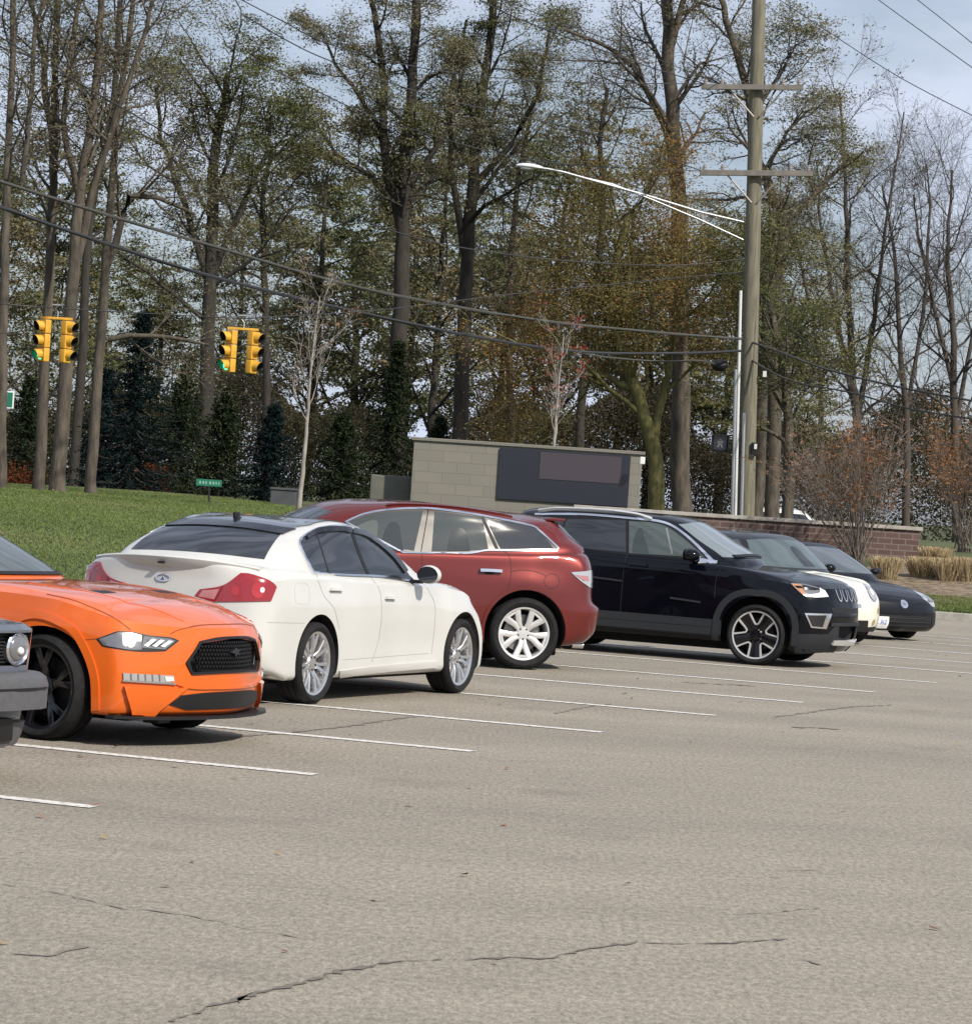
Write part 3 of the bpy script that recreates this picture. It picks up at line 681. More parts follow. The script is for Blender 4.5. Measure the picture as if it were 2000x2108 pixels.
# ================================================================ white sedan with a black roof
M_WHT = paint('white_paint', (.55, .55, .525), .3)
M_WHT2 = mat('greyer_white', (.50, .49, .46), .5)
r_ = [
 ([(2.08,0,.24),(2.0,.4,.24),(1.9,.66,.24),(1.8,.76,.24)], 0.0, .22, [(-1.95,0,.26),(-2.1,0,.26),(-2.2,0,.27),(-2.3,0,.27)]),
 ([(2.14,0,.20),(2.06,.42,.20),(1.95,.72,.20),(1.84,.84,.20)], [.84,.83,.82,.82,.84], .20, [(-2.12,.80,.25),(-2.28,.66,.26),(-2.36,.38,.27),(-2.38,0,.27)]),
 ([(2.19,0,.26),(2.11,.42,.26),(1.99,.74,.26),(1.87,.87,.25)], [.885,.885,.875,.875,.885,.885], [.25,.25,.27,.27,.26,.25,.25], [(-2.17,.85,.30),(-2.35,.70,.31),(-2.44,.4,.32),(-2.46,0,.32)]),
 ([(2.22,0,.46),(2.13,.42,.46),(2.0,.74,.46),(1.86,.88,.46)], [.885,.895,.872,.865,.882,.895,.885], .46, [(-2.20,.865,.48),(-2.38,.72,.5),(-2.47,.4,.5),(-2.5,0,.5)]),
 ([(2.18,0,.62),(2.08,.42,.63),(1.94,.72,.65),(1.80,.86,.67)], [.88,.895,.88,.875,.885,.895,.885], [.70,.72,.70,.70,.72,.74,.74], [(-2.20,.86,.72),(-2.37,.71,.72),(-2.45,.4,.72),(-2.475,0,.72)]),
 ([(2.02,0,.73),(1.93,.4,.75),(1.80,.68,.785),(1.67,.81,.82)], [.835,.85,.865,.862,.865,.87,.865], [.85,.905,.945,.96,.985,1.01,1.01], [(-2.19,.84,.99),(-2.34,.69,.99),(-2.42,.4,.99),(-2.44,0,.99)]),
 ([(1.90,0,.77),(1.82,.34,.78),(1.70,.56,.81),(1.60,.66,.84)], [.72,.74,.79,.80,.80,.79,.77], [.895,.945,.985,.99,1.04,1.075,1.085], [(-2.17,.73,1.085),(-2.33,.6,1.09),(-2.42,.36,1.10),(-2.445,0,1.105)]),
 ([(1.72,0,.83),(1.68,.2,.835),(1.60,.34,.85),(1.53,.40,.87)], [.44,.44,.44,.44,.44], [.91,.95,1.0,1.02,1.06,1.10,1.115], [(-2.10,.42,1.115),(-2.22,.34,1.115),(-2.31,.2,1.115),(-2.33,0,1.118)]),
 ([(1.58,0,.87),(1.55,0,.878),(1.52,0,.885),(1.49,0,.89)], 0, [.92,.96,1.005,1.02,1.06,1.11,1.12], [(-2.05,0,1.12),(-2.12,0,1.12),(-2.18,0,1.12),(-2.22,0,1.12)])]
XS = [1.62,1.425,.85,0,-.85,-1.425,-1.9]
c_ = [
 ([(1.10,0,.90),(1.06,.4,.90),(.98,.68,.90),(.82,.81,.90)], [.83,.84,.84,.84,.83], .92, [(-1.95,.80,.95),(-2.1,.64,1.0),(-2.18,.3,1.05),(-2.2,0,1.06)]),
 ([(1.02,0,.985),(.98,.4,.985),(.88,.66,.98),(.74,.795,.97)], [.82,.83,.835,.83,.815], [.975,.985,1.0,1.02,1.04], [(-1.90,.75,1.08),(-1.98,.60,1.115),(-2.03,.3,1.14),(-2.05,0,1.15)]),
 ([(.60,0,1.20),(.57,.36,1.20),(.48,.58,1.20),(.34,.72,1.19)], [.75,.765,.77,.76,.74], [1.20,1.21,1.215,1.22], [(-1.64,.68,1.25),(-1.76,.55,1.26),(-1.81,.3,1.27),(-1.83,0,1.275)]),
 ([(.16,0,1.385),(.14,.3,1.385),(.06,.5,1.38),(-.08,.635,1.365)], [.665,.685,.69,.68,.64], [1.39,1.41,1.42,1.405,1.37], [(-1.30,.58,1.38),(-1.42,.48,1.39),(-1.48,.28,1.395),(-1.50,0,1.40)]),
 ([(.0,0,1.43),(-.02,.25,1.43),(-.1,.42,1.43),(-.22,.53,1.43)], [.57,.59,.595,.58,.53], [1.445,1.468,1.472,1.462,1.43], [(-1.16,.47,1.43),(-1.29,.38,1.432),(-1.35,.22,1.433),(-1.37,0,1.434)]),
 ([(-.2,0,1.465),(-.22,0,1.467),(-.24,0,1.469),(-.28,0,1.47)], 0, [1.478,1.484,1.478], [(-1.0,0,1.475),(-1.05,0,1.473),(-1.10,0,1.471),(-1.15,0,1.47)])]
G37, sf = car('sedan', 'white sedan with black roof and dark tinted windows, its rear turned to the camera', 'car',
    xy(66.2, (-1.28, 25.87), -1.425, -.885), 66.2, r_, XS, (5,), c_, None, (), M_WHT,
    [(1.425, .345, .385), (-1.425, .345, .385)],
    [dict(x=1.425, y=-.775, R=.332, Wd=.225, rr=.252, style='g37', side=-1), dict(x=1.425, y=.775, R=.332, Wd=.225, rr=.252, style='g37', side=1),
     dict(x=-1.425, y=-.775, R=.332, Wd=.235, rr=.252, style='g37', side=-1), dict(x=-1.425, y=.775, R=.332, Wd=.235, rr=.252, style='g37', side=1)])
for s in (1, -1):
    t = panel(sf, 'tail_lamp', -152, [(-0.892,0.831,1),(-0.852,0.892,1),(-0.675,0.937),(-0.545,1.040,1),(-0.457,1.035),(-0.297,0.984),(-0.262,0.944,1),(-0.298,0.836,1),(-0.735,0.806),(-0.803,0.806,1)], M_RED, G37, off=.010, sgn=s, grid=.04)
    for (a, b, q, m) in ((-.405,.915,.062,M_REDL), (-.575,.90,.04,M_REDL), (-.37,.92,.022,M_LAMPW)):
        panel(sf, 'lamp_reflector', -152, [(a + q * math.cos(i * .6283) * .8, b + q * math.sin(i * .6283)) for i in range(10)], m, t, off=.013, sgn=s)
    panel(sf, 'reverse_lens', -152, [(-.86,.835,1),(-.83,.885,1),(-.70,.905,1),(-.735,.822,1)], mat('pink_clear_lens', (.55, .22, .22), .15, .3, 1), t, off=.012, sgn=s)
    strip(sf, 'lens_divider', -152, [(-.725,.815,1),(-.675,.93,1)], .008, mat('dark_red', (.15, .004, .008), .2), t, off=.0135, sgn=s)
    AZ = -153.7
    d = panel(sf, 'side_glass', AZ, [(-.044,1.290,1),(.002,1.350),(.096,1.396),(.249,1.427),(.352,1.424),(.489,1.394),(.629,1.313),(.76,1.205),(.870,1.068),(.915,.996,1),(.888,1.001),(.638,1.038),(.379,1.048),(.084,1.06,1),(.016,1.164)], M_GLS, G37, off=.009, sgn=s, grid=.03, step=.015)
    strip(sf, 'chrome_window_trim', AZ, [(.915,.992,1),(.888,.997),(.638,1.034),(.379,1.044),(.084,1.056,1),(.016,1.164),(-.046,1.290),(.002,1.356),(.096,1.405),(.249,1.436),(.352,1.433)], .014, M_CHR, d, off=.014, sgn=s, step=.015)
    strip(sf, 'rain_visor', AZ, [(.005,1.330),(.098,1.382),(.25,1.408),(.36,1.402,1)], .036, M_ALUB, d, off=.024, sgn=s, step=.015)
    strip(sf, 'rain_visor', AZ, [(.376,1.400,1),(.489,1.374),(.625,1.292),(.75,1.188),(.85,1.07)], .036, M_ALUB, d, off=.024, sgn=s, step=.015)
    strip(sf, 'window_pillar', AZ, [(.37,1.39,1),(.45,1.20),(.529,1.045,1)], .022, M_BLK, d, off=.012, sgn=s)
    strip(sf, 'quarter_divider', AZ, [(.091,1.354,1),(.202,1.062,1)], .009, M_TRIM, d, off=.012, sgn=s)
    GG = mat('grey_gap', (.28, .28, .26), .8) if s == 1 else bpy.data.materials['grey_gap']
    for nm, P in (('door_seam', [(.555,1.03),(.642,.914),(.671,.709),(.658,.501),(.613,.322)]), ('rear_door_seam', [(.110,1.052),(.184,.88),(.272,.773),(.324,.604)]), ('fender_seam', [(1.03,.97),(1.083,.904),(1.147,.746),(1.139,.367)]), ('sill_crease', [(.369,.350),(.62,.356),(1.111,.371)])):
        strip(sf, nm, AZ, P, .0035, GG, G37, off=.001, sgn=s)
    strip(sf, 'side_skirt', AZ, [(.345,.235),(.647,.258),(1.065,.272),(1.19,.275)], .055, M_WHT, G37, off=.014, sgn=s)
    strip(sf, 'bumper_seam', -152, [(-.31,.670,1),(-.1,.664),(-.01,.662,1)], .004, GG, G37, off=.001, sgn=s)
    for a0, b0, a1, b1 in ((.222,.932,.318,.929), (.690,.861,.770,.857)):
        hd = strip(sf, 'door_handle', AZ, [(a0,b0,1),((a0+a1)/2,b0-.002),(a1,b1,1)], .024, M_WHT, G37, off=.03, sgn=s)
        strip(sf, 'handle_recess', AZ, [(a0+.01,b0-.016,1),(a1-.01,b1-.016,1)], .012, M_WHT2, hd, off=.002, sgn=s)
    mr = door_mirror(G37, (.40, -.99, 1.06), -s * -1, M_WHT, (.15, .215, .17))
    panel(sf, 'mirror_sail', -90, [(.30,.99,1),(.52,.985,1),(.34,1.07,1)], M_BLK, mr, off=.006, sgn=s)
strip(sf, 'fuel_door', -152, [(-0.105,0.972),(-0.02,0.976),(0.004,0.953),(0.012,0.825),(-0.069,0.82),(-.10,.85)], .005, mat('grey_gap3', (.45, .45, .43), .8), G37, off=.001, closed=True)
panel(sf, 'rear_window', 180, [(-.61,1.150,1),(-.3,1.165),(0,1.170),(.3,1.165),(.61,1.150,1),(.58,1.25),(.52,1.375,1),(.2,1.40),(-.2,1.40),(-.52,1.375,1),(-.58,1.25)], M_GLS, G37, off=.003)
strip(sf, 'rear_visor', 180, [(-.545,1.372),(-.25,1.396),(0,1.402),(.25,1.396),(.545,1.372)], .045, M_ALUB, G37, off=.012, thick=.02)
panel(sf, 'roof_panel', 'top', [(.06,-.46),(.12,0),(.06,.46),(-.3,.53),(-.8,.54),(-1.2,.52),(-1.36,.50),(-1.47,.3),(-1.49,0),(-1.47,-.3),(-1.36,-.50),(-1.2,-.52),(-.8,-.54),(-.3,-.53)], mat('gloss_black_roof', (.016, .018, .024), .25, 0, 1), G37, off=.009, top=True, grid=.06)
panel(sf, 'windshield', 0, [(-.70,.995,1),(-.3,.99),(.3,.99),(.70,.995,1),(.53,1.33,1),(.2,1.37),(-.2,1.37),(-.53,1.33,1)], M_GLS, G37, off=.003)
bm = bmesh.new(); cyl(bm, Vector((-1.28, 0, 1.452)), (0, 0, 1), .055, .03, 16, r2=.03); box(bm, Vector((-1.30, 0, 1.48)), (.09, .022, .05), bevel=.01); bm_obj('antenna', bm, M_BLK, G37, smooth=40)
# boot lid spoiler
V = []; F = []
ys = np.linspace(-.74, .74, 25)
for y in ys:
    k = 1 - (abs(y) / .74) ** 3; xb = -2.44 + .24 * (abs(y) / .74) ** 2.2
    for dx, z in ((.20, 1.104), (.09, 1.113 + .012 * k), (-.035, 1.112 + .03 * k), (-.05, 1.100 + .03 * k), (-.028, 1.055 + .012 * k), (.02, 1.03), (.15, 1.06)):
        V.append((xb + dx, y, z - .02 * (abs(y) / .74) ** 2))
for i in range(24):
    for k in range(7): F.append((i*7+k, i*7+(k+1)%7, (i+1)*7+(k+1)%7, (i+1)*7+k))
F += [tuple(range(7))[::-1], tuple(24*7+k for k in range(7))]
sp = mesh_obj('trunk_spoiler', V, F, [M_WHT, M_WHT2], G37, smooth=45)
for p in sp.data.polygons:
    if p.normal.x < -.6: p.material_index = 1  # rearward faces get the greyer white
panel(sf, 'brake_lamp', 180, [(-.03,1.078,1),(.02,1.078,1),(.02,1.092,1),(-.03,1.092,1)], M_BLK, G37, off=.055)
bm = bmesh.new()
def ringbadge(bm, surf, az, a, b, rx, rz, w, off):
    P = [(a + rx * math.cos(t * math.tau / 28), b + rz * math.sin(t * math.tau / 28)) for t in range(28)]
    return P
bd = strip(sf, 'oval_badge', 180, [(.0 + .062 * math.cos(math.tau * t / 28), .962 + .029 * math.sin(math.tau * t / 28)) for t in range(22 + 6) if not 19 < t < 23], .009, M_CHR, G37, off=.010, closed=True)
strip(sf, 'badge_peak', 180, [(-.030,.936,1),(-.004,.974,1)], .009, M_CHR, bd, off=.013)
strip(sf, 'badge_peak', 180, [(.030,.936,1),(.004,.974,1)], .009, M_CHR, bd, off=.013)
for s in (1, -1): panel(sf, 'headlight', 0, [(s*.45,.62,1),(s*.80,.68,1),(s*.76,.78,1),(s*.5,.70,1)], M_CLR, G37, off=.006)
panel(sf, 'grille', 0, [(-.38,.45,1),(.38,.45,1),(.42,.6),(.38,.68,1),(-.38,.68,1),(-.42,.6)], M_HOLE, G37, off=.003)
# ================================================================ dark red crossover
M_RDP = paint('red_metallic_paint', (.128, .015, .012), .36, .3)
r_ = [
 ([(2.1,0,.3),(2.0,.4,.3),(1.9,.66,.3),(1.8,.76,.3)], 0.0, .27, [(-1.8,0,.3),(-1.95,0,.3),(-2.05,0,.3),(-2.1,0,.3)]),
 ([(2.2,0,.26),(2.1,.42,.26),(1.97,.74,.26),(1.84,.86,.26)], [.88,.87,.87,.87,.88], .26, [(-1.86,.82,.27),(-2.06,.72,.30),(-2.16,.4,.32),(-2.18,0,.33)]),
 ([(2.26,0,.36),(2.16,.42,.36),(2.02,.76,.36),(1.86,.90,.36)], [.93,.925,.915,.915,.93,.935,.92], .36, [(-1.97,.885,.40),(-2.16,.76,.42),(-2.26,.42,.43),(-2.29,0,.43)]),
 ([(2.28,0,.6),(2.18,.42,.6),(2.03,.76,.6),(1.86,.91,.6)], [.93,.94,.92,.915,.935,.945,.93], .60, [(-2.03,.90,.62),(-2.20,.76,.64),(-2.30,.42,.65),(-2.33,0,.65)]),
 ([(2.2,0,.8),(2.1,.42,.8),(1.94,.72,.82),(1.78,.88,.84)], [.92,.94,.915,.905,.925,.945,.925], [.86,.86,.82,.80,.82,.84,.80], [(-1.985,.895,.74),(-2.12,.76,.74),(-2.21,.42,.745),(-2.24,0,.75)]),
 ([(2.05,0,.92),(1.95,.4,.93),(1.8,.68,.94),(1.66,.82,.96)], [.86,.87,.885,.885,.895,.90,.88], [.99,1.03,1.04,1.02,1.02,1.04,1.03], [(-1.97,.875,1.04),(-2.10,.74,1.05),(-2.19,.42,1.06),(-2.22,0,1.07)]),
 ([(1.8,0,1.0),(1.7,.36,1.01),(1.6,.60,1.02),(1.5,.72,1.04)], [.78,.80,.84,.85,.86,.85,.83], [1.06,1.09,1.12,1.14,1.16,1.19,1.21], [(-1.90,.80,1.22),(-2.04,.68,1.22),(-2.12,.4,1.22),(-2.16,0,1.22)]),
 ([(1.5,0,1.1),(1.45,.2,1.1),(1.4,.3,1.1),(1.3,.4,1.1)], .45, [1.1,1.1,1.15,1.2,1.24], [(-1.6,.42,1.3),(-1.7,.34,1.3),(-1.75,.2,1.3),(-1.8,0,1.3)]),
 ([(1.4,0,1.1),(1.38,0,1.1),(1.36,0,1.1),(1.3,0,1.1)], 0, [1.1,1.1,1.15,1.2,1.24], [(-1.5,0,1.3),(-1.55,0,1.3),(-1.58,0,1.3),(-1.6,0,1.3)])]
XS = [1.66,1.375,.85,0,-.85,-1.375,-1.68]
c_ = [
 ([(1.7,0,1.0),(1.64,.4,1.0),(1.5,.68,1.0),(1.24,.82,1.0)], [.85,.86,.87,.87,.86], [1.02,1.02,1.06,1.1,1.12], [(-1.84,.80,1.12),(-1.98,.66,1.12),(-2.06,.36,1.12),(-2.1,0,1.12)]),
 ([(1.6,0,1.10),(1.54,.4,1.10),(1.38,.66,1.09),(1.08,.80,1.08)], [.83,.85,.86,.86,.84], [1.09,1.11,1.13,1.18,1.21], [(-1.86,.79,1.23),(-2.02,.66,1.24),(-2.12,.36,1.25),(-2.16,0,1.26)]),
 ([(1.15,0,1.36),(1.09,.36,1.36),(.96,.60,1.35),(.66,.715,1.33)], [.75,.765,.775,.765,.75], [1.34,1.36,1.37,1.38,1.38], [(-1.70,.71,1.38),(-1.88,.59,1.39),(-1.98,.33,1.40),(-2.02,0,1.41)]),
 ([(.78,0,1.54),(.73,.34,1.54),(.58,.52,1.53),(.20,.64,1.555)], [.67,.685,.69,.685,.67], [1.57,1.585,1.58,1.565,1.535], [(-1.46,.63,1.52),(-1.68,.53,1.535),(-1.80,.3,1.545),(-1.84,0,1.55)]),
 ([(.62,0,1.60),(.56,.28,1.60),(.44,.42,1.60),(.10,.52,1.625)], [.55,.56,.56,.55,.53], [1.635,1.645,1.64,1.625,1.60], [(-1.2,.48,1.575),(-1.42,.40,1.58),(-1.54,.24,1.59),(-1.58,0,1.595)]),
 ([(.40,0,1.64),(.36,0,1.645),(.3,0,1.65),(.1,0,1.66)], 0, [1.665,1.668,1.66,1.645,1.63], [(-1.1,0,1.62),(-1.25,0,1.615),(-1.35,0,1.61),(-1.42,0,1.608)])]
CX7, sf = car('crossover', 'dark red crossover with silver window trim, parked nose-left behind the white sedan', 'car',
    xy(195, (0.48, 33.09), -1.375, .93), 195, r_, XS, (), c_, None, (), M_RDP,
    [(1.375, .38, .43), (-1.375, .39, .435)],
    [dict(x=q*1.375, y=w*.80, R=.372, Wd=.24, rr=.268, style='cx7', side=w) for q in (1, -1) for w in (1, -1)])
M_GLS3 = mat('grey_reflecting_glass', (.048, .056, .054), .06, 0, .0, 1.0)
M_PIL = mat('satin_pillar_grey', (.085, .078, .072), .35, .2)
for s in (1, -1):
    AZ = 76.6
    D = [(-.358,1.405,1),(-.164,1.50),(.119,1.562),(.443,1.592),(.789,1.580),(1.176,1.540),(1.544,1.485),(1.643,1.438),(1.850,1.272,1),(1.83,1.246,1),(1.293,1.218),(1.102,1.206),(.875,1.163),(.244,1.132,1)]
    d = panel(sf, 'side_glass', AZ, D, M_PIL, CX7, off=.003, sgn=s, grid=.05)
    strip(sf, 'chrome_window_trim', AZ, D, .017, M_CHR, d, off=.012, sgn=s, closed=True)
    panel(sf, 'front_door_window', AZ, [(.357,1.152,1),(.426,1.572,1),(.14,1.545),(-.124,1.488),(-.325,1.410,1),(.25,1.141,1)], M_GLS3, d, off=.006, sgn=s)
    for nm, P, cc in (('seat_back', [(.02,1.15,1),(.03,1.27),(.07,1.40),(.13,1.44),(.19,1.40),(.22,1.27),(.25,1.15,1)], (.022, .028, .027)), ('far_window', [(-.26,1.36,1),(-.05,1.44),(-.03,1.24,1),(-.12,1.24,1)], (.085, .10, .09)), ('seat_back', [(.70,1.175,1),(.71,1.30),(.75,1.40),(.84,1.41),(.90,1.32),(.93,1.19,1)], (.02, .026, .026))):
        panel(sf, nm, AZ, P, mat(nm + '_through_glass', cc, .08, 0, 0, 1.0), d, off=.0085, sgn=s)
    panel(sf, 'rear_door_window', AZ, [(.539,1.160,1),(.545,1.572,1),(1.041,1.541,1),(1.121,1.212,1)], M_GLS3, d, off=.006, sgn=s)
    panel(sf, 'quarter_window', 74.4, [(1.268,1.228,1),(1.094,1.528,1),(1.592,1.464),(1.820,1.255,1)], mat('dark_privacy_glass', (.03, .032, .036), .05, 0, 0, 1.0), d, off=.006, sgn=s)
    strip(sf, 'pillar_gap', AZ, [(.48,1.585,1),(.43,1.15,1)], .008, M_SEAM, d, off=.006, sgn=s)
    strip(sf, 'quarter_divider', 74.4, [(1.06,1.54,1),(1.235,1.22,1)], .03, M_TRIM, d, off=.007, sgn=s)
    strip(sf, 'door_seam', 74.5, [(1.30,1.20),(1.352,1.181),(1.39,1.039),(1.385,.90),(1.36,.80)], .005, M_SEAM, CX7, off=.001, sgn=s)
    strip(sf, 'front_door_seam', AZ, [(.44,1.13),(.46,.9),(.46,.45)], .005, M_SEAM, CX7, off=.001, sgn=s)
    strip(sf, 'fender_crease', 74.5, [(1.383,1.0),(1.48,1.024),(1.58,1.026),(1.68,1.008),(1.75,.985)], .006, M_SEAM, CX7, off=.001, sgn=s)
    h = strip(sf, 'door_handle', 74.8, [(1.066,.996,1),(1.18,.998),(1.29,.996,1)], .03, M_CHR, CX7, off=.04, thick=.02, sgn=s)
    panel(sf, 'handle_recess', 74.8, [(1.12,.97),(1.12,1.01),(1.17,1.025),(1.225,1.005),(1.225,.975),(1.175,.96)], M_SEAM, h, off=.002, sgn=s)
    strip(sf, 'fuel_door', 73.8, [(1.823 + .078 * math.cos(t * .3927), .929 + .078 * math.sin(t * .3927)) for t in range(16)], .006, M_SEAM, CX7, off=.001, sgn=s, closed=True)
    t = panel(sf, 'tail_lamp', 80, [(1.68,1.030,1),(1.93,1.068,1),(2.06,1.07,1),(2.10,.90,1),(1.96,.885),(1.82,.935)], M_CLR, CX7, off=.008, sgn=s) if 0 else panel(sf, 'tail_lamp', 110, [(1.43,1.032,1),(1.67,1.062,1),(1.95,1.06,1),(1.95,.89,1),(1.70,.880),(1.55,.935)], M_CLR, CX7, off=.008, sgn=s)
    panel(sf, 'red_segment', 110, [(1.47,1.008,1),(1.62,1.0,1),(1.64,.955,1),(1.56,.952,1)], mat('pinkish_lens', (.45, .2, .2), .2, .2, 1), t, off=.012, sgn=s)
    panel(sf, 'red_reflector', 110, [(1.72,1.03,1),(1.88,1.03,1),(1.88,.93,1),(1.72,.93,1)], M_CLRD, t, off=.012, sgn=s)
    strip(sf, 'wheel_arch_lip', 90, [(1.375 + .455 * math.cos(rad(q)), .39 + .455 * math.sin(rad(q))) for q in range(-8, 189, 7)], .035, M_RDP, CX7, off=.012, sgn=s)
    strip(sf, 'roof_rail', 'top', [(.1,.60),(-.6,.62),(-1.25,.585)], .028, M_RDP, CX7, off=.02, sgn=s, top=True)
    door_mirror(CX7, (.82, .98, 1.2), s, M_RDP, (.15, .22, .17))
    panel(sf, 'headlight', 0, [(s*.45,.80,1),(s*.80,.82,1),(s*.78,.93,1),(s*.5,.88,1)], M_CLR, CX7, off=.006)
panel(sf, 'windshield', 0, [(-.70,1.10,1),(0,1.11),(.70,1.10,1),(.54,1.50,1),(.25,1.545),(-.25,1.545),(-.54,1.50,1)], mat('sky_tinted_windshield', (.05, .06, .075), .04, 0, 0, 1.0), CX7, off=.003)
panel(sf, 'rear_window', 180, [(-.62,1.26,1),(0,1.27),(.62,1.26,1),(.54,1.50,1),(0,1.52),(-.54,1.50,1)], M_GLS, CX7, off=.003)
panel(sf, 'grille', 0, [(-.42,.45,1),(.42,.45,1),(.48,.68,1),(-.48,.68,1)], M_HOLE, CX7, off=.003)
bm = bmesh.new(); box(bm, Vector((-1.76, 0, 1.565)), (.20, 1.0, .03), bevel=.012); bm_obj('roof_spoiler', bm, M_RDP, CX7, smooth=40)
bm = bmesh.new(); cyl(bm, Vector((-2.04, .62, .27)), (1, 0, 0), .032, .12, 20); bm_obj('exhaust_tip', bm, M_CHR, CX7, smooth=40)
bm = bmesh.new(); cyl(bm, Vector((-2.06, -.62, .27)), (1, 0, 0), .038, .2, 20); bm_obj('exhaust_tip', bm, M_CHR, CX7, smooth=40)

# ================================================================ black sport utility
M_BKP = paint('black_paint', (.002, .0025, .005), .2, coat=.45)
r_ = [
 ([(2.0,0,.26),(1.9,.4,.26),(1.8,.66,.26),(1.7,.76,.26)], 0.0, .24, [(-1.8,0,.3),(-1.95,0,.3),(-2.05,0,.3),(-2.1,0,.3)]),
 ([(2.12,0,.20),(2.06,.42,.20),(1.94,.74,.19),(1.82,.86,.18)], [.90,.89,.875,.875,.89], .25, [(-1.9,.82,.3),(-2.06,.72,.3),(-2.12,.4,.3),(-2.14,0,.3)]),
 ([(2.24,0,.34),(2.17,.42,.34),(2.04,.76,.32),(1.86,.90,.30)], [.93,.925,.915,.915,.93,.93,.92], .33, [(-1.97,.885,.36),(-2.12,.76,.38),(-2.18,.42,.38),(-2.2,0,.38)]),
 ([(2.28,0,.60),(2.20,.42,.60),(2.06,.76,.60),(1.87,.91,.60)], [.925,.93,.915,.91,.925,.93,.925], .60, [(-2.0,.89,.62),(-2.14,.76,.64),(-2.2,.42,.65),(-2.22,0,.65)]),
 ([(2.255,0,.78),(2.18,.42,.78),(2.04,.75,.79),(1.84,.90,.80)], [.92,.925,.91,.905,.92,.925,.92], .82, [(-1.98,.88,.82),(-2.10,.75,.82),(-2.16,.42,.82),(-2.18,0,.82)]),
 ([(2.20,0,.95),(2.12,.42,.945),(1.98,.72,.94),(1.79,.87,.95)], [.90,.905,.90,.90,.905,.91,.90], [.985,1.01,1.04,1.055,1.08,1.10,1.10], [(-1.95,.87,1.1),(-2.06,.74,1.1),(-2.12,.42,1.1),(-2.14,0,1.1)]),
 ([(2.10,0,1.01),(2.03,.40,1.0),(1.90,.64,.99),(1.72,.78,1.0)], [.80,.815,.83,.84,.84,.84,.83], [1.03,1.08,1.13,1.16,1.18,1.2,1.22], [(-1.9,.80,1.22),(-2.0,.68,1.22),(-2.06,.4,1.22),(-2.08,0,1.22)]),
 ([(1.95,0,1.055),(1.90,.26,1.05),(1.80,.40,1.05),(1.65,.46,1.06)], .47, [1.08,1.12,1.18,1.2,1.2], [(-1.6,.42,1.3),(-1.7,.34,1.3),(-1.75,.2,1.3),(-1.8,0,1.3)]),
 ([(1.8,0,1.08),(1.75,0,1.085),(1.7,0,1.09),(1.62,0,1.10)], 0, [1.11,1.15,1.20,1.2,1.2], [(-1.5,0,1.3),(-1.55,0,1.3),(-1.58,0,1.3),(-1.6,0,1.3)])]
XS = [1.60,1.318,.85,0,-.85,-1.318,-1.62]
c_ = [
 ([(1.14,0,1.10),(1.08,.4,1.10),(.96,.68,1.10),(.74,.82,1.05)], [.85,.86,.87,.87,.86], 1.08, [(-1.84,.80,1.12),(-1.98,.66,1.12),(-2.06,.36,1.12),(-2.1,0,1.12)]),
 ([(1.04,0,1.215),(.99,.4,1.21),(.88,.64,1.20),(.68,.79,1.17)], [.82,.835,.84,.835,.82], [1.18,1.19,1.20,1.21,1.23], [(-1.80,.77,1.23),(-1.93,.64,1.24),(-2.0,.36,1.25),(-2.03,0,1.26)]),
 ([(.66,0,1.42),(.61,.38,1.42),(.50,.58,1.41),(.30,.70,1.39)], [.745,.76,.765,.76,.745], [1.40,1.41,1.42,1.42,1.42], [(-1.72,.71,1.42),(-1.86,.6,1.42),(-1.93,.34,1.43),(-1.96,0,1.44)]),
 ([(.30,0,1.61),(.26,.34,1.61),(.14,.53,1.60),(-.10,.635,1.585)], [.68,.695,.70,.695,.68], [1.59,1.60,1.60,1.60,1.59], [(-1.60,.64,1.58),(-1.76,.54,1.60),(-1.84,.3,1.61),(-1.88,0,1.615)]),
 ([(.14,0,1.66),(.10,.3,1.66),(0,.45,1.655),(-.2,.54,1.655)], .57, [1.665,1.675,1.675,1.67,1.66], [(-1.45,.52,1.65),(-1.60,.44,1.655),(-1.68,.26,1.66),(-1.72,0,1.66)]),
 ([(-.1,0,1.685),(-.13,0,1.686),(-.16,0,1.687),(-.2,0,1.688)], 0, [1.69,1.695,1.69,1.685,1.68], [(-1.3,0,1.68),(-1.4,0,1.68),(-1.45,0,1.68),(-1.5,0,1.68)])]
COMP, sf = car('sport_utility', 'glossy black sport utility with silver window line and two-tone wheels, facing right', 'car',
    xy(-20.5, (3.21, 37.33), 1.318, -.92), -20.5, r_, XS, (5,), c_, None, (), M_BKP,
    [(1.318, .375, .425), (-1.318, .375, .425)],
    [dict(x=q*1.318, y=w*.80, R=.353, Wd=.23, rr=.275, style='compass', side=w) for q in (1, -1) for w in (1, -1)],
    recess=[(0, [(-.46,.30,1),(.46,.30,1),(.46,.52,1),(-.46,.52,1)], 2.12)])
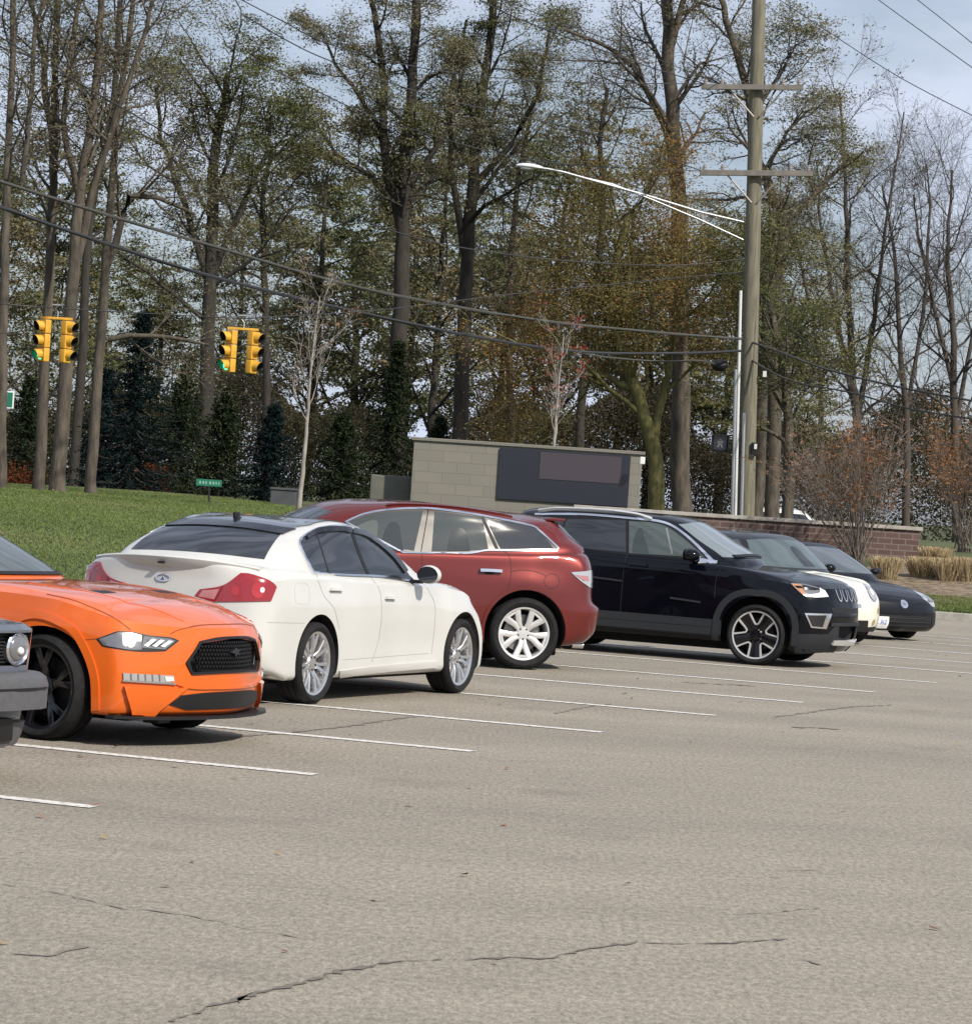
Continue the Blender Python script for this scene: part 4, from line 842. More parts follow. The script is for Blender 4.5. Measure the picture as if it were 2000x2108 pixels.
for s in (1, -1):
    AZ = -72.7
    d = panel(sf, 'side_glass', AZ, [(-1.70,1.560,1),(-1.122,1.596),(-.508,1.588),(-.138,1.560),(.115,1.432),(.455,1.168,1),(.377,1.184),(-.554,1.177),(-1.183,1.215,1),(-1.45,1.30)], M_BLK, COMP, off=.003, sgn=s)
    strip(sf, 'chrome_window_trim', AZ, [(-1.70,1.576),(-1.122,1.613),(-.508,1.604),(-.138,1.577),(.115,1.447),(.40,1.210),(.47,1.150,1)], [.022,.022,.024,.026,.035], M_CHR, d, off=.012, sgn=s)
    panel(sf, 'front_door_window', AZ, [(-.565,1.572,1),(-.285,1.572),(-.105,1.528),(.112,1.395),(.355,1.205,1),(-.540,1.197,1)], M_GLS2, d, off=.006, sgn=s)
    panel(sf, 'seat_shape', AZ, [(-.50,1.21,1),(-.50,1.30),(-.48,1.42),(-.44,1.50),(-.40,1.50),(-.38,1.42),(-.33,1.30),(-.30,1.21,1)], mat('seat_seen_through_glass', (.035, .045, .045), .1, 0, 0, .8), d, off=.0075, sgn=s)
    strip(sf, 'inner_pillar', AZ, [(-.12,1.52,1),(-.03,1.22,1)], .02, mat('pillar_seen_through_glass', (.18, .19, .18), .3), d, off=.008, sgn=s)
    panel(sf, 'rear_door_window', AZ, [(-1.309,1.552,1),(-.605,1.578,1),(-.575,1.207,1),(-1.171,1.229),(-1.328,1.366)], M_GLS, d, off=.006, sgn=s)
    panel(sf, 'quarter_window', AZ, [(-1.60,1.535,1),(-1.345,1.548,1),(-1.36,1.34,1),(-1.50,1.38)], M_GLS, d, off=.006, sgn=s)
    strip(sf, 'quarter_divider', AZ, [(-1.333,1.56,1),(-1.352,1.24,1)], .016, M_TRIM, d, off=.008, sgn=s)
    strip(sf, 'belt_crease', -72.9, [(-1.032,1.112),(-.541,1.074),(.144,1.034),(.378,.990),(.47,.889)], .02, M_BKP, COMP, off=.008, sgn=s)
    for P in ([(-.993,.889,1),(-.601,.866,1)], [(-.018,.71,1),(.337,.685,1)]):
        strip(sf, 'door_moulding', -72.9, P, .022, M_TRIM, COMP, off=.012, sgn=s)
    strip(sf, 'sill_cladding', -90, [(-.95,.46),(0,.455),(.9,.45)], .09, M_TRIM, COMP, off=.010, sgn=s)
    strip(sf, 'lower_sill', -90, [(-.95,.38),(0,.375),(.9,.37)], .11, M_TRIM, COMP, off=.006, sgn=s)
    for q in (1, -1):
        strip(sf, 'arch_cladding', -90, [(q*1.318 + .475 * math.cos(rad(t)) * (1 + .08 * abs(math.sin(2 * rad(t)))), .375 + .465 * math.sin(rad(t)) * (1 + .08 * abs(math.sin(2 * rad(t))))) for t in range(-14, 195, 8)], .075, M_TRIM, COMP, off=.016, sgn=s)
    hl = panel(sf, 'headlight', -70, [(1.289,.978,1),(1.478,.978),(1.70,.925,1),(1.753,.848,1),(1.59,.837),(1.445,.854)], M_CLRD, COMP, off=.006, sgn=s)
    panel(sf, 'turn_signal', -70, [(1.30,.972,1),(1.42,.970,1),(1.46,.868,1),(1.43,.862,1)], M_AMB, hl, off=.009, sgn=s)
    panel(sf, 'daytime_lamp', -70, [(1.466,.850,1),(1.61,.882),(1.64,.894),(1.635,.945,1),(1.70,.917,1),(1.745,.850,1),(1.58,.834)], M_LAMPW, hl, off=.010, sgn=s)
    fg = panel(sf, 'fog_lamp_bezel', -70, [(1.469,.650,1),(1.797,.656,1),(1.737,.477,1),(1.551,.486,1)], M_CHR, COMP, off=.012, sgn=s)
    panel(sf, 'fog_lamp', -70, [(1.497,.628,1),(1.725,.636,1),(1.685,.497,1),(1.565,.502,1)], M_HOLE, fg, off=.016, sgn=s)
    panel(sf, 'lower_cladding', -70, [(1.345,.36,1),(1.38,.405,1),(1.766,.418,1),(1.861,.531,1),(1.90,.535,1),(1.90,.23,1),(1.80,.17),(1.40,.155,1)], M_TRIM, COMP, off=.012, sgn=s, grid=.08)
    strip(sf, 'door_seam', -90, [(-.33,1.18),(-.34,.8),(-.34,.45)], .005, M_SEAM, COMP, off=.001, sgn=s)
    strip(sf, 'fender_seam', -90, [(.84,1.08),(.80,.95),(.80,.75)], .005, M_SEAM, COMP, off=.001, sgn=s)
    h = strip(sf, 'door_handle', -90, [(-.28,1.075,1),(-.05,1.07,1)], .03, M_BKP, COMP, off=.04, sgn=s)
    m_ = door_mirror(COMP, (.50, -1.0, 1.23), -s * -1, M_BKP, (.22, .24, .16))
    strip(sf, 'mirror_base', -90, [(.56,1.165,1),(.76,1.16,1)], [.06,.03], M_CHR, m_, off=.014, sgn=s)
    rl = strip(sf, 'roof_rail', 'top', [(-.12,.62),(-.35,.615),(-1.0,.61),(-1.55,.60)], .03, M_ALU, COMP, off=.035, thick=.02, sgn=s, top=True)
    panel(sf, 'tail_lamp', 180, [(s*.45,.98,1),(s*.82,.98,1),(s*.80,1.1,1),(s*.45,1.08,1)], M_RED, COMP, off=.006)
for k in range(7):
    y = (k - 3) * .135
    strip(sf, 'grille_slot', 0, [(y-.042,.935,1),(y-.040,.84),(y,.800),(y+.040,.84),(y+.042,.935,1)], .016, M_CHR, COMP, off=.012)
    panel(sf, 'grille_opening', 0, [(y-.03,.92,1),(y-.028,.83),(y,.812),(y+.028,.83),(y+.03,.92,1)], M_HOLE, COMP, off=.004)
panel(sf, 'upper_grille', 0, [(-.62,.725,1),(.62,.725,1),(.58,.665,1),(-.58,.665,1)], M_HOLE, COMP, off=.003)
panel(sf, 'hood_badge', 0, [(-.06,.962,1),(.06,.962,1),(.06,.985,1),(-.06,.985,1)], M_CHR, COMP, off=.01)
strip(sf, 'skid_plate', 0, [(-.52,.325),(-.2,.318),(.2,.318),(.52,.325)], .045, M_ALU, COMP, off=.03, thick=.02)
strip(sf, 'bumper_lip', 0, [(-.62,.53),(-.2,.535),(.2,.535),(.62,.53)], .04, M_TRIM, COMP, off=.016)
panel(sf, 'windshield', 0, [(-.68,1.225,1),(0,1.235),(.68,1.225,1),(.545,1.575,1),(.25,1.605),(-.25,1.605),(-.545,1.575,1)], mat('sky_reflection_windshield', (.17, .20, .22), .05, 0, 0, 1.0), COMP, off=.003)  # sky reflection put into the windshield's base colour
panel(sf, 'sunroof', 'top', [(-.05,-.42,1),(-.05,.42,1),(-.75,.45,1),(-.75,-.45,1)], M_GLS, COMP, off=.003, top=True, grid=.12)
panel(sf, 'rear_window', 180, [(-.62,1.26,1),(.62,1.26,1),(.56,1.54,1),(-.56,1.54,1)], M_GLS, COMP, off=.003)
strip(sf, 'wiper', 0, [(-.55,1.235),(-.1,1.25),(.45,1.24)], .025, M_BLK, COMP, off=.02)
# ================================================================ white rounded compact with black roof
M_CRM = paint('cream_white_paint', (.70, .68, .58), .3)
r_ = [
 ([(1.7,0,.25),(1.62,.4,.25),(1.52,.6,.25),(1.42,.7,.25)], 0, .22, [(-1.4,0,.25),(-1.6,0,.25),(-1.7,0,.25),(-1.75,0,.25)]),
 ([(1.78,0,.20),(1.72,.4,.20),(1.6,.66,.20),(1.48,.78,.20)], .80, .20, [(-1.5,.74,.25),(-1.66,.6,.25),(-1.74,.36,.25),(-1.78,0,.25)]),
 ([(1.86,0,.42),(1.79,.4,.42),(1.67,.68,.42),(1.52,.82,.42)], [.85,.84,.83,.84,.85], .42, [(-1.6,.78,.45),(-1.74,.64,.45),(-1.82,.38,.45),(-1.85,0,.45)]),
 ([(1.85,0,.60),(1.78,.4,.60),(1.66,.68,.60),(1.50,.82,.60)], [.85,.86,.84,.84,.86], .62, [(-1.6,.78,.62),(-1.74,.64,.65),(-1.8,.38,.65),(-1.83,0,.65)]),
 ([(1.76,0,.77),(1.70,.38,.78),(1.58,.64,.78),(1.42,.77,.80)], [.82,.83,.83,.83,.82], [.84,.88,.88,.90], [(-1.58,.76,.88),(-1.7,.62,.9),(-1.78,.36,.9),(-1.8,0,.9)]),
 ([(1.60,0,.885),(1.54,.34,.885),(1.44,.56,.88),(1.30,.68,.88)], [.73,.74,.78,.79,.77], [.91,.94,.97,1.0], [(-1.54,.7,.98),(-1.62,.58,.98),(-1.7,.34,.98),(-1.72,0,.98)]),
 ([(1.38,0,.95),(1.34,.22,.945),(1.26,.34,.94),(1.16,.40,.94)], .42, [.95,.98,1.0], [(-1.4,.4,1.0),(-1.45,.3,1.0),(-1.5,.2,1.0),(-1.55,0,1.0)]),
 ([(1.2,0,.975),(1.16,0,.98),(1.12,0,.98),(1.06,0,.985)], 0, 1.0, [(-1.2,0,1.0),(-1.3,0,1.0),(-1.35,0,1.0),(-1.4,0,1.0)])]
XS = [1.30,1.1,.75,0,-.75,-1.1,-1.35]
c_ = [
 ([(.86,0,.93),(.82,.4,.93),(.72,.64,.93),(.58,.76,.93)], .78, .95, [(-1.45,.72,.95),(-1.6,.55,.95),(-1.66,.3,.95),(-1.68,0,.95)]),
 ([(.78,0,1.02),(.74,.4,1.02),(.64,.62,1.02),(.50,.73,1.01)], .76, 1.02, [(-1.4,.70,1.02),(-1.54,.54,1.02),(-1.6,.3,1.02),(-1.62,0,1.02)]),
 ([(.50,0,1.22),(.46,.36,1.22),(.38,.56,1.22),(.24,.66,1.21)], .70, 1.22, [(-1.26,.64,1.22),(-1.4,.5,1.22),(-1.46,.28,1.22),(-1.48,0,1.22)]),
 ([(.22,0,1.41),(.19,.34,1.41),(.12,.52,1.40),(0,.60,1.385)], [.635,.64,.62], 1.40, [(-1.1,.57,1.37),(-1.24,.45,1.38),(-1.3,.26,1.39),(-1.32,0,1.39)]),
 ([(.08,0,1.47),(.05,.28,1.47),(-.02,.42,1.465),(-.12,.48,1.46)], [.52,.53,.50], [1.465,1.475,1.46], [(-.95,.46,1.44),(-1.06,.36,1.45),(-1.12,.2,1.45),(-1.14,0,1.45)]),
 ([(-.1,0,1.495),(-.13,0,1.496),(-.16,0,1.497),(-.2,0,1.498)], 0, 1.505, [(-.8,0,1.48),(-.86,0,1.475),(-.9,0,1.475),(-.95,0,1.472)])]
MINI, sf = car('compact_hatchback', 'small cream white rounded car with black roof, mostly hidden behind the black sport utility', 'car',
    xy(-52, (5.33, 45.9), 1.1, .74), -52, r_, XS, (), c_, None, (), M_CRM, [(1.1, .31, .36), (-1.1, .31, .36)],
    [dict(x=q*1.1, y=w*.72, R=.31, Wd=.19, rr=.21, style='plain', side=w) for q in (1, -1) for w in (1, -1)], cabm=mat('black_roof_paint', (.010, .010, .014), .3, 0, .6))
for s in (1, -1):
    hl = panel(sf, 'headlight', 0, [(.50 + .125 * math.cos(t * .45), .745 + .125 * math.sin(t * .45)) for t in range(14)], M_CHR, MINI, off=.004, sgn=s)
    panel(sf, 'lamp_lens', 0, [(.50 + .10 * math.cos(t * .45), .745 + .10 * math.sin(t * .45)) for t in range(14)], M_CLR, hl, off=.010, sgn=s)
    panel(sf, 'lamp_bulb', 0, [(.50 + .045 * math.cos(t * .7), .755 + .045 * math.sin(t * .7)) for t in range(9)], M_LAMPW, hl, off=.014, sgn=s)
    fl = panel(sf, 'fog_lamp', 0, [(.52 + .04 * math.cos(t * .63), .335 + .045 * math.sin(t * .63)) for t in range(10)], mat('amber_glass', (.35, .28, .12), .2, 0, 1), MINI, off=.006, sgn=s)
    panel(sf, 'turn_signal', 0, [(.64 + .035 * math.cos(t * .63), .50 + .045 * math.sin(t * .63)) for t in range(10)], mat('amber_glass2', (.35, .28, .12), .2, 0, 1), MINI, off=.006, sgn=s)
    panel(sf, 'side_window', -90, [(-1.1,1.05,1),(-.3,1.03),(.42,1.03,1),(.28,1.2),(.05,1.37,1),(-.5,1.38),(-1.0,1.35,1)], M_GLS2, MINI, off=.003, sgn=s)
    door_mirror(MINI, (.40, -.90, 1.04), -s * -1, M_BKP, (.14, .2, .13))
    if s == 1: strip(sf, 'bright_pillar_edge', 0, [(s*.67,1.03,1),(s*.62,1.2),(s*.545,1.37,1)], .02, mat('pale_blue_reflection', (.35, .42, .46), .2, .3), MINI, off=.008)  # reflection on the pillar painted as a pale strip, one side only
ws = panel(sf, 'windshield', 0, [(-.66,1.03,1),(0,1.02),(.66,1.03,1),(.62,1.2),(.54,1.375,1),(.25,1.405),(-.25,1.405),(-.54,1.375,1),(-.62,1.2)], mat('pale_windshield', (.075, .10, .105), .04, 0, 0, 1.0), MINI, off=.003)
panel(sf, 'seat_back', 0, [(.06,1.05,1),(.07,1.2),(.10,1.30),(.20,1.32),(.27,1.25),(.29,1.05,1)], mat('seat_behind_glass', (.03, .035, .04), .1, 0, 0, .8), ws, off=.005)
strip(sf, 'grille', 0, [(-.16,.56),(0,.57),(.16,.56)], .05, M_CHR, MINI, off=.004)
panel(sf, 'lower_grille', 0, [(-.40,.24,1),(.40,.24,1),(.36,.36,1),(-.36,.36,1)], M_HOLE, MINI, off=.004)
strip(sf, 'hood_seam', 0, [(-.62,.66),(0,.69),(.62,.66)], .008, mat('warm_grey_gap', (.35, .33, .27), .8), MINI, off=.001)
strip(sf, 'lower_lip', 0, [(-.66,.24),(0,.22),(.66,.24)], .07, M_BLK, MINI, off=.008)

# ================================================================ low black coupe
M_BK2 = paint('satin_black_paint', (.006, .007, .011), .4, coat=.4)
r_ = [
 ([(1.9,0,.2),(1.84,.4,.2),(1.74,.6,.2),(1.66,.7,.2)], 0, .18, [(-1.5,0,.25),(-1.7,0,.25),(-1.8,0,.25),(-1.85,0,.25)]),
 ([(2.02,0,.15),(1.96,.4,.15),(1.85,.68,.15),(1.74,.80,.15)], .80, .16, [(-1.6,.76,.25),(-1.8,.62,.25),(-1.88,.36,.25),(-1.9,0,.25)]),
 ([(2.12,0,.28),(2.06,.42,.28),(1.96,.72,.28),(1.82,.855,.28)], [.86,.87,.85,.86,.87], .30, [(-1.7,.84,.4),(-1.88,.68,.4),(-1.96,.4,.4),(-2,0,.4)]),
 ([(2.12,0,.42),(2.06,.42,.42),(1.96,.72,.42),(1.82,.855,.42)], [.865,.88,.86,.87,.88], .50, [(-1.7,.85,.6),(-1.9,.70,.6),(-1.97,.4,.6),(-2,0,.6)]),
 ([(2.09,0,.57),(2.03,.42,.58),(1.92,.70,.60),(1.76,.845,.62)], [.84,.85,.85,.86,.86], [.66,.72,.76,.80,.85], [(-1.7,.83,.85),(-1.86,.68,.85),(-1.93,.4,.85),(-1.96,0,.85)]),
 ([(1.93,0,.68),(1.87,.38,.69),(1.76,.63,.70),(1.62,.76,.72)], [.77,.78,.79,.79,.77], [.74,.81,.87,.90,.92], [(-1.6,.72,.94),(-1.74,.6,.94),(-1.8,.34,.94),(-1.83,0,.94)]),
 ([(1.64,0,.765),(1.6,.24,.77),(1.52,.38,.775),(1.38,.44,.79)], .45, [.79,.84,.90,.92], [(-1.4,.4,.97),(-1.5,.3,.97),(-1.55,.2,.97),(-1.6,0,.97)]),
 ([(1.44,0,.81),(1.4,0,.815),(1.36,0,.82),(1.28,0,.83)], 0, [.82,.86,.91,.92], [(-1.2,0,.98),(-1.3,0,.98),(-1.35,0,.98),(-1.4,0,.98)])]
XS = [1.5,1.22,.8,0,-.8,-1.22,-1.5]
c_ = [
 ([(.92,0,.84),(.88,.4,.84),(.76,.64,.84),(.58,.78,.84)], .80, .86, [(-1.5,.7,.9),(-1.6,.55,.9),(-1.66,.3,.9),(-1.68,0,.9)]),
 ([(.80,0,.94),(.76,.4,.94),(.64,.64,.93),(.46,.76,.92)], .77, .93, [(-1.4,.66,1.0),(-1.5,.5,1.0),(-1.56,.3,1.0),(-1.58,0,1.0)]),
 ([(.36,0,1.16),(.32,.36,1.16),(.22,.56,1.16),(.06,.66,1.15)], .69, 1.15, [(-1.1,.58,1.18),(-1.2,.46,1.18),(-1.26,.26,1.18),(-1.28,0,1.18)]),
 ([(.0,0,1.31),(-.03,.34,1.31),(-.1,.50,1.30),(-.22,.57,1.29)], .58, 1.29, [(-.75,.52,1.28),(-.86,.42,1.28),(-.92,.26,1.28),(-.94,0,1.28)]),
 ([(-.16,0,1.36),(-.18,.26,1.36),(-.24,.38,1.355),(-.32,.42,1.35)], .42, 1.35, [(-.6,.38,1.34),(-.66,.3,1.34),(-.7,.2,1.34),(-.72,0,1.34)]),
 ([(-.3,0,1.375),(-.33,0,1.375),(-.35,0,1.375),(-.38,0,1.375)], 0, 1.375, [(-.5,0,1.37),(-.54,0,1.37),(-.56,0,1.37),(-.6,0,1.37)])]
CPE, sf = car('low_coupe', 'low satin black coupe with a white front plate, rightmost car of the parked row', 'car',
    xy(-56, (6.45, 48.9), 1.22, .78), -56, r_, XS, (), c_, None, (), M_BK2, [(1.22, .31, .35), (-1.22, .31, .35)],
    [dict(x=q*1.22, y=w*.76, R=.31, Wd=.21, rr=.21, style='plain', side=w) for q in (1, -1) for w in (1, -1)])
for s in (1, -1):
    hl = panel(sf, 'headlight', 0, [(.50,.64,1),(.54,.71),(.60,.755,1),(.70,.70),(.79,.60,1),(.79,.53,1),(.66,.53,1)], M_CLR, CPE, off=.006, sgn=s)
    panel(sf, 'lamp_lens', 0, [(.67 + .045 * math.cos(t * .7), .63 + .04 * math.sin(t * .7)) for t in range(9)], M_CLRD, hl, off=.010, sgn=s)
    panel(sf, 'bumper_vent', 0, [(.66,.20,1),(.83,.22,1),(.83,.42,1),(.66,.42,1)], M_HOLE, CPE, off=.004, sgn=s)
    panel(sf, 'side_window', -90, [(-.9,.98,1),(.38,.95,1),(.1,1.12),(-.25,1.26,1),(-.7,1.26,1)], M_GLS, CPE, off=.003, sgn=s)
    door_mirror(CPE, (.36, -.90, .98), -s * -1, M_BK2, (.12, .2, .12))
    strip(sf, 'windshield_edge', 0, [(s*.68,.95,1),(s*.60,1.15),(s*.50,1.29,1)], .02, M_TRIM, CPE, off=.008)
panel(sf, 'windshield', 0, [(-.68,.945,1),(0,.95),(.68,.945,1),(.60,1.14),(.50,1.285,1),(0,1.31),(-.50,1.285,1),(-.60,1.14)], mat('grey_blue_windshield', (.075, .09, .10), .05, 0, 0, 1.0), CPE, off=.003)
bd = panel(sf, 'round_badge', 0, [(.0 + .07 * math.cos(t * .45), .555 + .06 * math.sin(t * .45)) for t in range(14)], M_CHR, CPE, off=.008)
panel(sf, 'badge_mark', 0, [(-.02,.54,1),(.02,.54,1),(.025,.565,1),(.0,.58,1),(-.025,.565,1)], M_CLRD, bd, off=.012)
panel(sf, 'lower_grille', 0, [(-.60,.19,1),(.60,.19,1),(.62,.30),(.58,.385,1),(-.58,.385,1),(-.62,.30)], M_HOLE, CPE, off=.003)
for z in (.345, .29, .235): strip(sf, 'grille_bar', 0, [(-.60,z),(0,z),(.60,z)], .014, M_TRIM, CPE, off=.012)
lp = panel(sf, 'licence_plate', 0, [(-.60,.20,1),(-.29,.20,1),(-.29,.36,1),(-.60,.36,1)], mat('plate_white', (.82, .83, .85), .4), CPE, off=.03, thick=.02, smooth=False)
h, n = sf.hit(0, -.445, .28)
text_mark('plate_lettering', 'CZ 3(2', .085, mat('plate_blue', (.12, .2, .45), .5), lp, h + n * .033, (rad(90), 0, rad(90) + math.atan2(n.y, n.x)), .001)

# ================================================================ old charcoal saloon, only its nose in the picture
M_CHP = paint('charcoal_paint', (.10, .115, .145), .38)
M_BMP = noisy(mat('charcoal_bumper', (.085, .085, .09), .55), 20, .1)
r_ = [
 ([(1.9,0,.2),(1.86,.4,.2),(1.8,.62,.2),(1.74,.68,.2)], 0, .2, [(-1.8,0,.25),(-1.95,0,.25),(-2.0,0,.25),(-2.0,0,.25)]),
 ([(1.99,0,.18),(1.97,.40,.18),(1.93,.66,.19),(1.86,.76,.2)], .78, .2, [(-1.9,.72,.25),(-2.02,.64,.25),(-2.05,.36,.25),(-2.05,0,.25)]),
 ([(2.03,0,.36),(2.01,.40,.36),(1.97,.68,.36),(1.89,.79,.36)], .81, .36, [(-1.98,.76,.4),(-2.1,.66,.4),(-2.13,.36,.4),(-2.14,0,.4)]),
 ([(2.03,0,.60),(2.01,.42,.60),(1.975,.70,.60),(1.91,.80,.60)], .82, .60, [(-2.0,.78,.62),(-2.1,.68,.62),(-2.13,.36,.62),(-2.14,0,.62)]),
 ([(2.07,0,.84),(2.05,.42,.84),(2.01,.69,.84),(1.93,.785,.845)], .80, [.86,.88,.90,.92], [(-2.0,.77,.93),(-2.1,.66,.93),(-2.12,.36,.93),(-2.14,0,.93)]),
 ([(2.06,0,.872),(2.04,.40,.872),(1.99,.65,.872),(1.90,.745,.875)], .76, [.895,.925,.95,.96], [(-1.95,.72,.97),(-2.05,.62,.97),(-2.08,.36,.97),(-2.1,0,.97)]),
 ([(1.7,0,.915),(1.66,.26,.915),(1.6,.4,.915),(1.5,.46,.92)], .48, [.925,.95,.97,.97], [(-1.6,.4,.98),(-1.7,.3,.98),(-1.75,.2,.98),(-1.8,0,.98)]),
 ([(1.5,0,.93),(1.46,0,.93),(1.42,0,.93),(1.36,0,.935)], 0, [.94,.96,.97,.97], [(-1.4,0,.98),(-1.5,0,.98),(-1.55,0,.98),(-1.6,0,.98)])]
XS = [1.62,1.285,.85,0,-.85,-1.285,-1.62]
c_ = [
 ([(.86,0,.9),(.84,.4,.9),(.78,.6,.9),(.66,.72,.9)], .76, .9, [(-1.3,.68,.92),(-1.42,.56,.92),(-1.46,.3,.92),(-1.48,0,.92)]),
 ([(.78,0,.97),(.76,.4,.97),(.7,.6,.97),(.58,.70,.97)], .73, .97, [(-1.2,.66,1.0),(-1.3,.55,1.0),(-1.34,.3,1.0),(-1.35,0,1.0)]),
 ([(.28,0,1.30),(.26,.34,1.30),(.22,.5,1.30),(.1,.57,1.30)], .60, 1.30, [(-.9,.54,1.30),(-1.0,.46,1.30),(-1.02,.26,1.30),(-1.03,0,1.30)]),
 ([(.12,0,1.36),(.1,.3,1.36),(.06,.42,1.36),(-.05,.47,1.36)], .49, 1.365, [(-.75,.44,1.36),(-.84,.36,1.36),(-.88,.2,1.36),(-.9,0,1.36)]),
 ([(-.1,0,1.375),(-.12,0,1.375),(-.14,0,1.375),(-.16,0,1.375)], 0, 1.38, [(-.6,0,1.375),(-.65,0,1.375),(-.68,0,1.375),(-.7,0,1.375)])]
BMW, sf = car('old_saloon', 'charcoal grey old saloon with round chrome headlamps, only its nose showing at the left edge', 'car',
    xy(-32, (-2.43, 18.42), 2.06, .84), -32, r_, XS, (4, 5), c_, None, (), M_CHP, [(1.285, .31, .36), (-1.285, .31, .36)],
    [dict(x=q*1.285, y=w*.70, R=.31, Wd=.20, rr=.2, style='plain', side=w) for q in (1, -1) for w in (1, -1)],
    recess=[(0, [(-.73,.635,1),(.73,.635,1),(.73,.825,1),(-.73,.825,1)], 1.95)])
bm = bmesh.new(); box(bm, Vector((1.955, 0, .73)), (.01, 1.44, .18)); gr = bm_obj('grille', bm, M_HOLE, BMW)
bm = bmesh.new()
for i in range(9): box(bm, Vector((1.975, 0, .655 + i * .019)), (.012, 1.42, .007))
bm_obj('grille_slats', bm, M_TRIM, gr)
for y in (-.60, .60):
    bm = bmesh.new(); lathe(bm, [(.0, .0), (.066, .004), (.080, -.004), (.090, .006), (.098, .0), (.100, -.05)], n=40)
    hl = bm_obj('headlamp', bm, M_CHR, BMW, smooth=40); hl.rotation_euler = (0, 0, -rad(90)); hl.location = (2.005, y, .732)
    bm = bmesh.new(); bmesh.ops.create_uvsphere(bm, u_segments=24, v_segments=12, radius=.074)
    for v in bm.verts: v.co.y *= .25
    gl = bm_obj('lamp_glass', bm, M_CLRD, hl, smooth=40); gl.location = (0, .002, 0)
    bm = bmesh.new(); bmesh.ops.create_uvsphere(bm, u_segments=16, v_segments=8, radius=.024); bl = bm_obj('bulb_cap', bm, M_LAMPW, hl, smooth=40); bl.location = (0, .018, -.012)
for s in (1, -1):
    bm = bmesh.new(); box(bm, Vector((1.985, s * .045, .735)), (.04, .075, .17), bevel=.012); k = bm_obj('kidney_grille', bm, M_CHR, BMW, smooth=40)
    bm = bmesh.new(); box(bm, Vector((2.004, s * .045, .735)), (.008, .055, .148)); bm_obj('kidney_insert', bm, M_HOLE, k)
    panel(sf, 'side_window', -90, [(-1.0,1.02,1),(.5,1.0,1),(.15,1.28,1),(-.85,1.28,1)], M_GLS, BMW, off=.003, sgn=s)
P = [(2.165,0),(2.155,.40),(2.115,.70),(2.06,.82),(1.96,.875),(1.7,.885)]
prof = [(-.06, .40), (0, .395), (.0, .47), (.004, .53), (-.012, .575), (-.05, .60), (-.12, .60)]
V = []; F = []; pts = [(x, -y) for x, y in P[::-1]] + P[1:]; n = len(prof)
for i, (x, y) in enumerate(pts):
    a, b = pts[max(i - 1, 0)], pts[min(i + 1, len(pts) - 1)]; t = np.array([b[0] - a[0], b[1] - a[1]]); t = t / np.linalg.norm(t); nn = np.array([t[1], -t[0]])
    for o_, z in prof: V.append((x + nn[0] * o_, y + nn[1] * o_, z))
for i in range(len(pts) - 1):
    for k in range(n - 1): F.append((i*n+k, (i+1)*n+k, (i+1)*n+k+1, i*n+k+1))
    F.append((i*n, i*n+n-1, (i+1)*n+n-1, (i+1)*n))
F += [tuple(range(n)), tuple((len(pts)-1)*n + k for k in range(n))[::-1]]
bp = mesh_obj('front_bumper', V, F, M_BMP, BMW, smooth=35)
sb = Surf(shell([([(2.165,0,.42),(2.155,.4,.42),(2.115,.7,.42),(2.05,.82,.42)], .88, .42, [(-2,.8,.42),(-2.1,.6,.42),(-2.1,.4,.42),(-2.1,0,.42)]), ([(2.165,0,.52),(2.155,.4,.52),(2.115,.7,.52),(2.05,.82,.52)], .88, .52, [(-2,.8,.52),(-2.1,.6,.52),(-2.1,.4,.52),(-2.1,0,.52)])], XS))
strip(sb, 'bumper_strip', 0, [(-.78,.518),(0,.518),(.78,.518)], .02, M_BLK, bp, off=.006)
strip(sf, 'front_valance', 0, [(-.74,.25),(0,.24),(.74,.25)], .14, M_BMP, BMW, off=.03, thick=.02)
panel(sf, 'valance_opening', 0, [(-.60,.22,1),(-.25,.22,1),(-.28,.34,1),(-.56,.34,1)], M_HOLE, BMW, off=.04)
panel(sf, 'valance_opening', 0, [(.25,.22,1),(.60,.22,1),(.56,.34,1),(.28,.34,1)], M_HOLE, BMW, off=.04)
panel(sf, 'windshield', 0, [(-.60,.99,1),(.60,.99,1),(.50,1.28,1),(-.50,1.28,1)], M_GLS2, BMW, off=.003)
# ================================================================ brick wall, sign, pole, signals, wires
UP = Vector((-.043, 0, 1)).normalized()                 # true plumb, the lot being tilted
mb = mat('purple_brown_brick', (.12, .07, .06), .85); t = mb.node_tree; b = t.nodes['Principled BSDF']
tc = t.nodes.new('ShaderNodeTexCoord'); br = t.nodes.new('ShaderNodeTexBrick')
br.inputs['Scale'].default_value = 1.0; br.inputs['Brick Width'].default_value = .30; br.inputs['Row Height'].default_value = .125; br.inputs['Mortar Size'].default_value = .012
br.inputs['Color1'].default_value = (.085, .048, .043, 1); br.inputs['Color2'].default_value = (.125, .078, .068, 1); br.inputs['Mortar'].default_value = (.18, .145, .13, 1)
mp = t.nodes.new('ShaderNodeMapping'); mp.inputs['Rotation'].default_value = (rad(90), 0, 0); t.links.new(tc.outputs['Object'], mp.inputs[0]); t.links.new(mp.outputs[0], br.inputs['Vector']); t.links.new(br.outputs['Color'], b.inputs['Base Color'])
WD = 70.0
e0, e1 = at(1180, 1120, WD), at(1891, 1120, WD); wx = (e0 + e1) / 2; wl = (e1 - e0).length; wa = 0
wall = empty('brick_wall', (wx.x, WD, .9)); tag(wall, 'low purple brown brick wall with pale stone cap behind the parked cars', 'wall')
bm = bmesh.new(); box(bm, Vector((0, .1, .20)), (wl, .35, 1.0)); bm_obj('masonry', bm, mb, wall)
bm = bmesh.new(); box(bm, Vector((0, .1, .745)), (wl + .08, .45, .08), bevel=.012); bm_obj('cap_stone', bm, noisy(mat('pale_cap_stone', (.36, .33, .30), .8), 5, .15), wall)
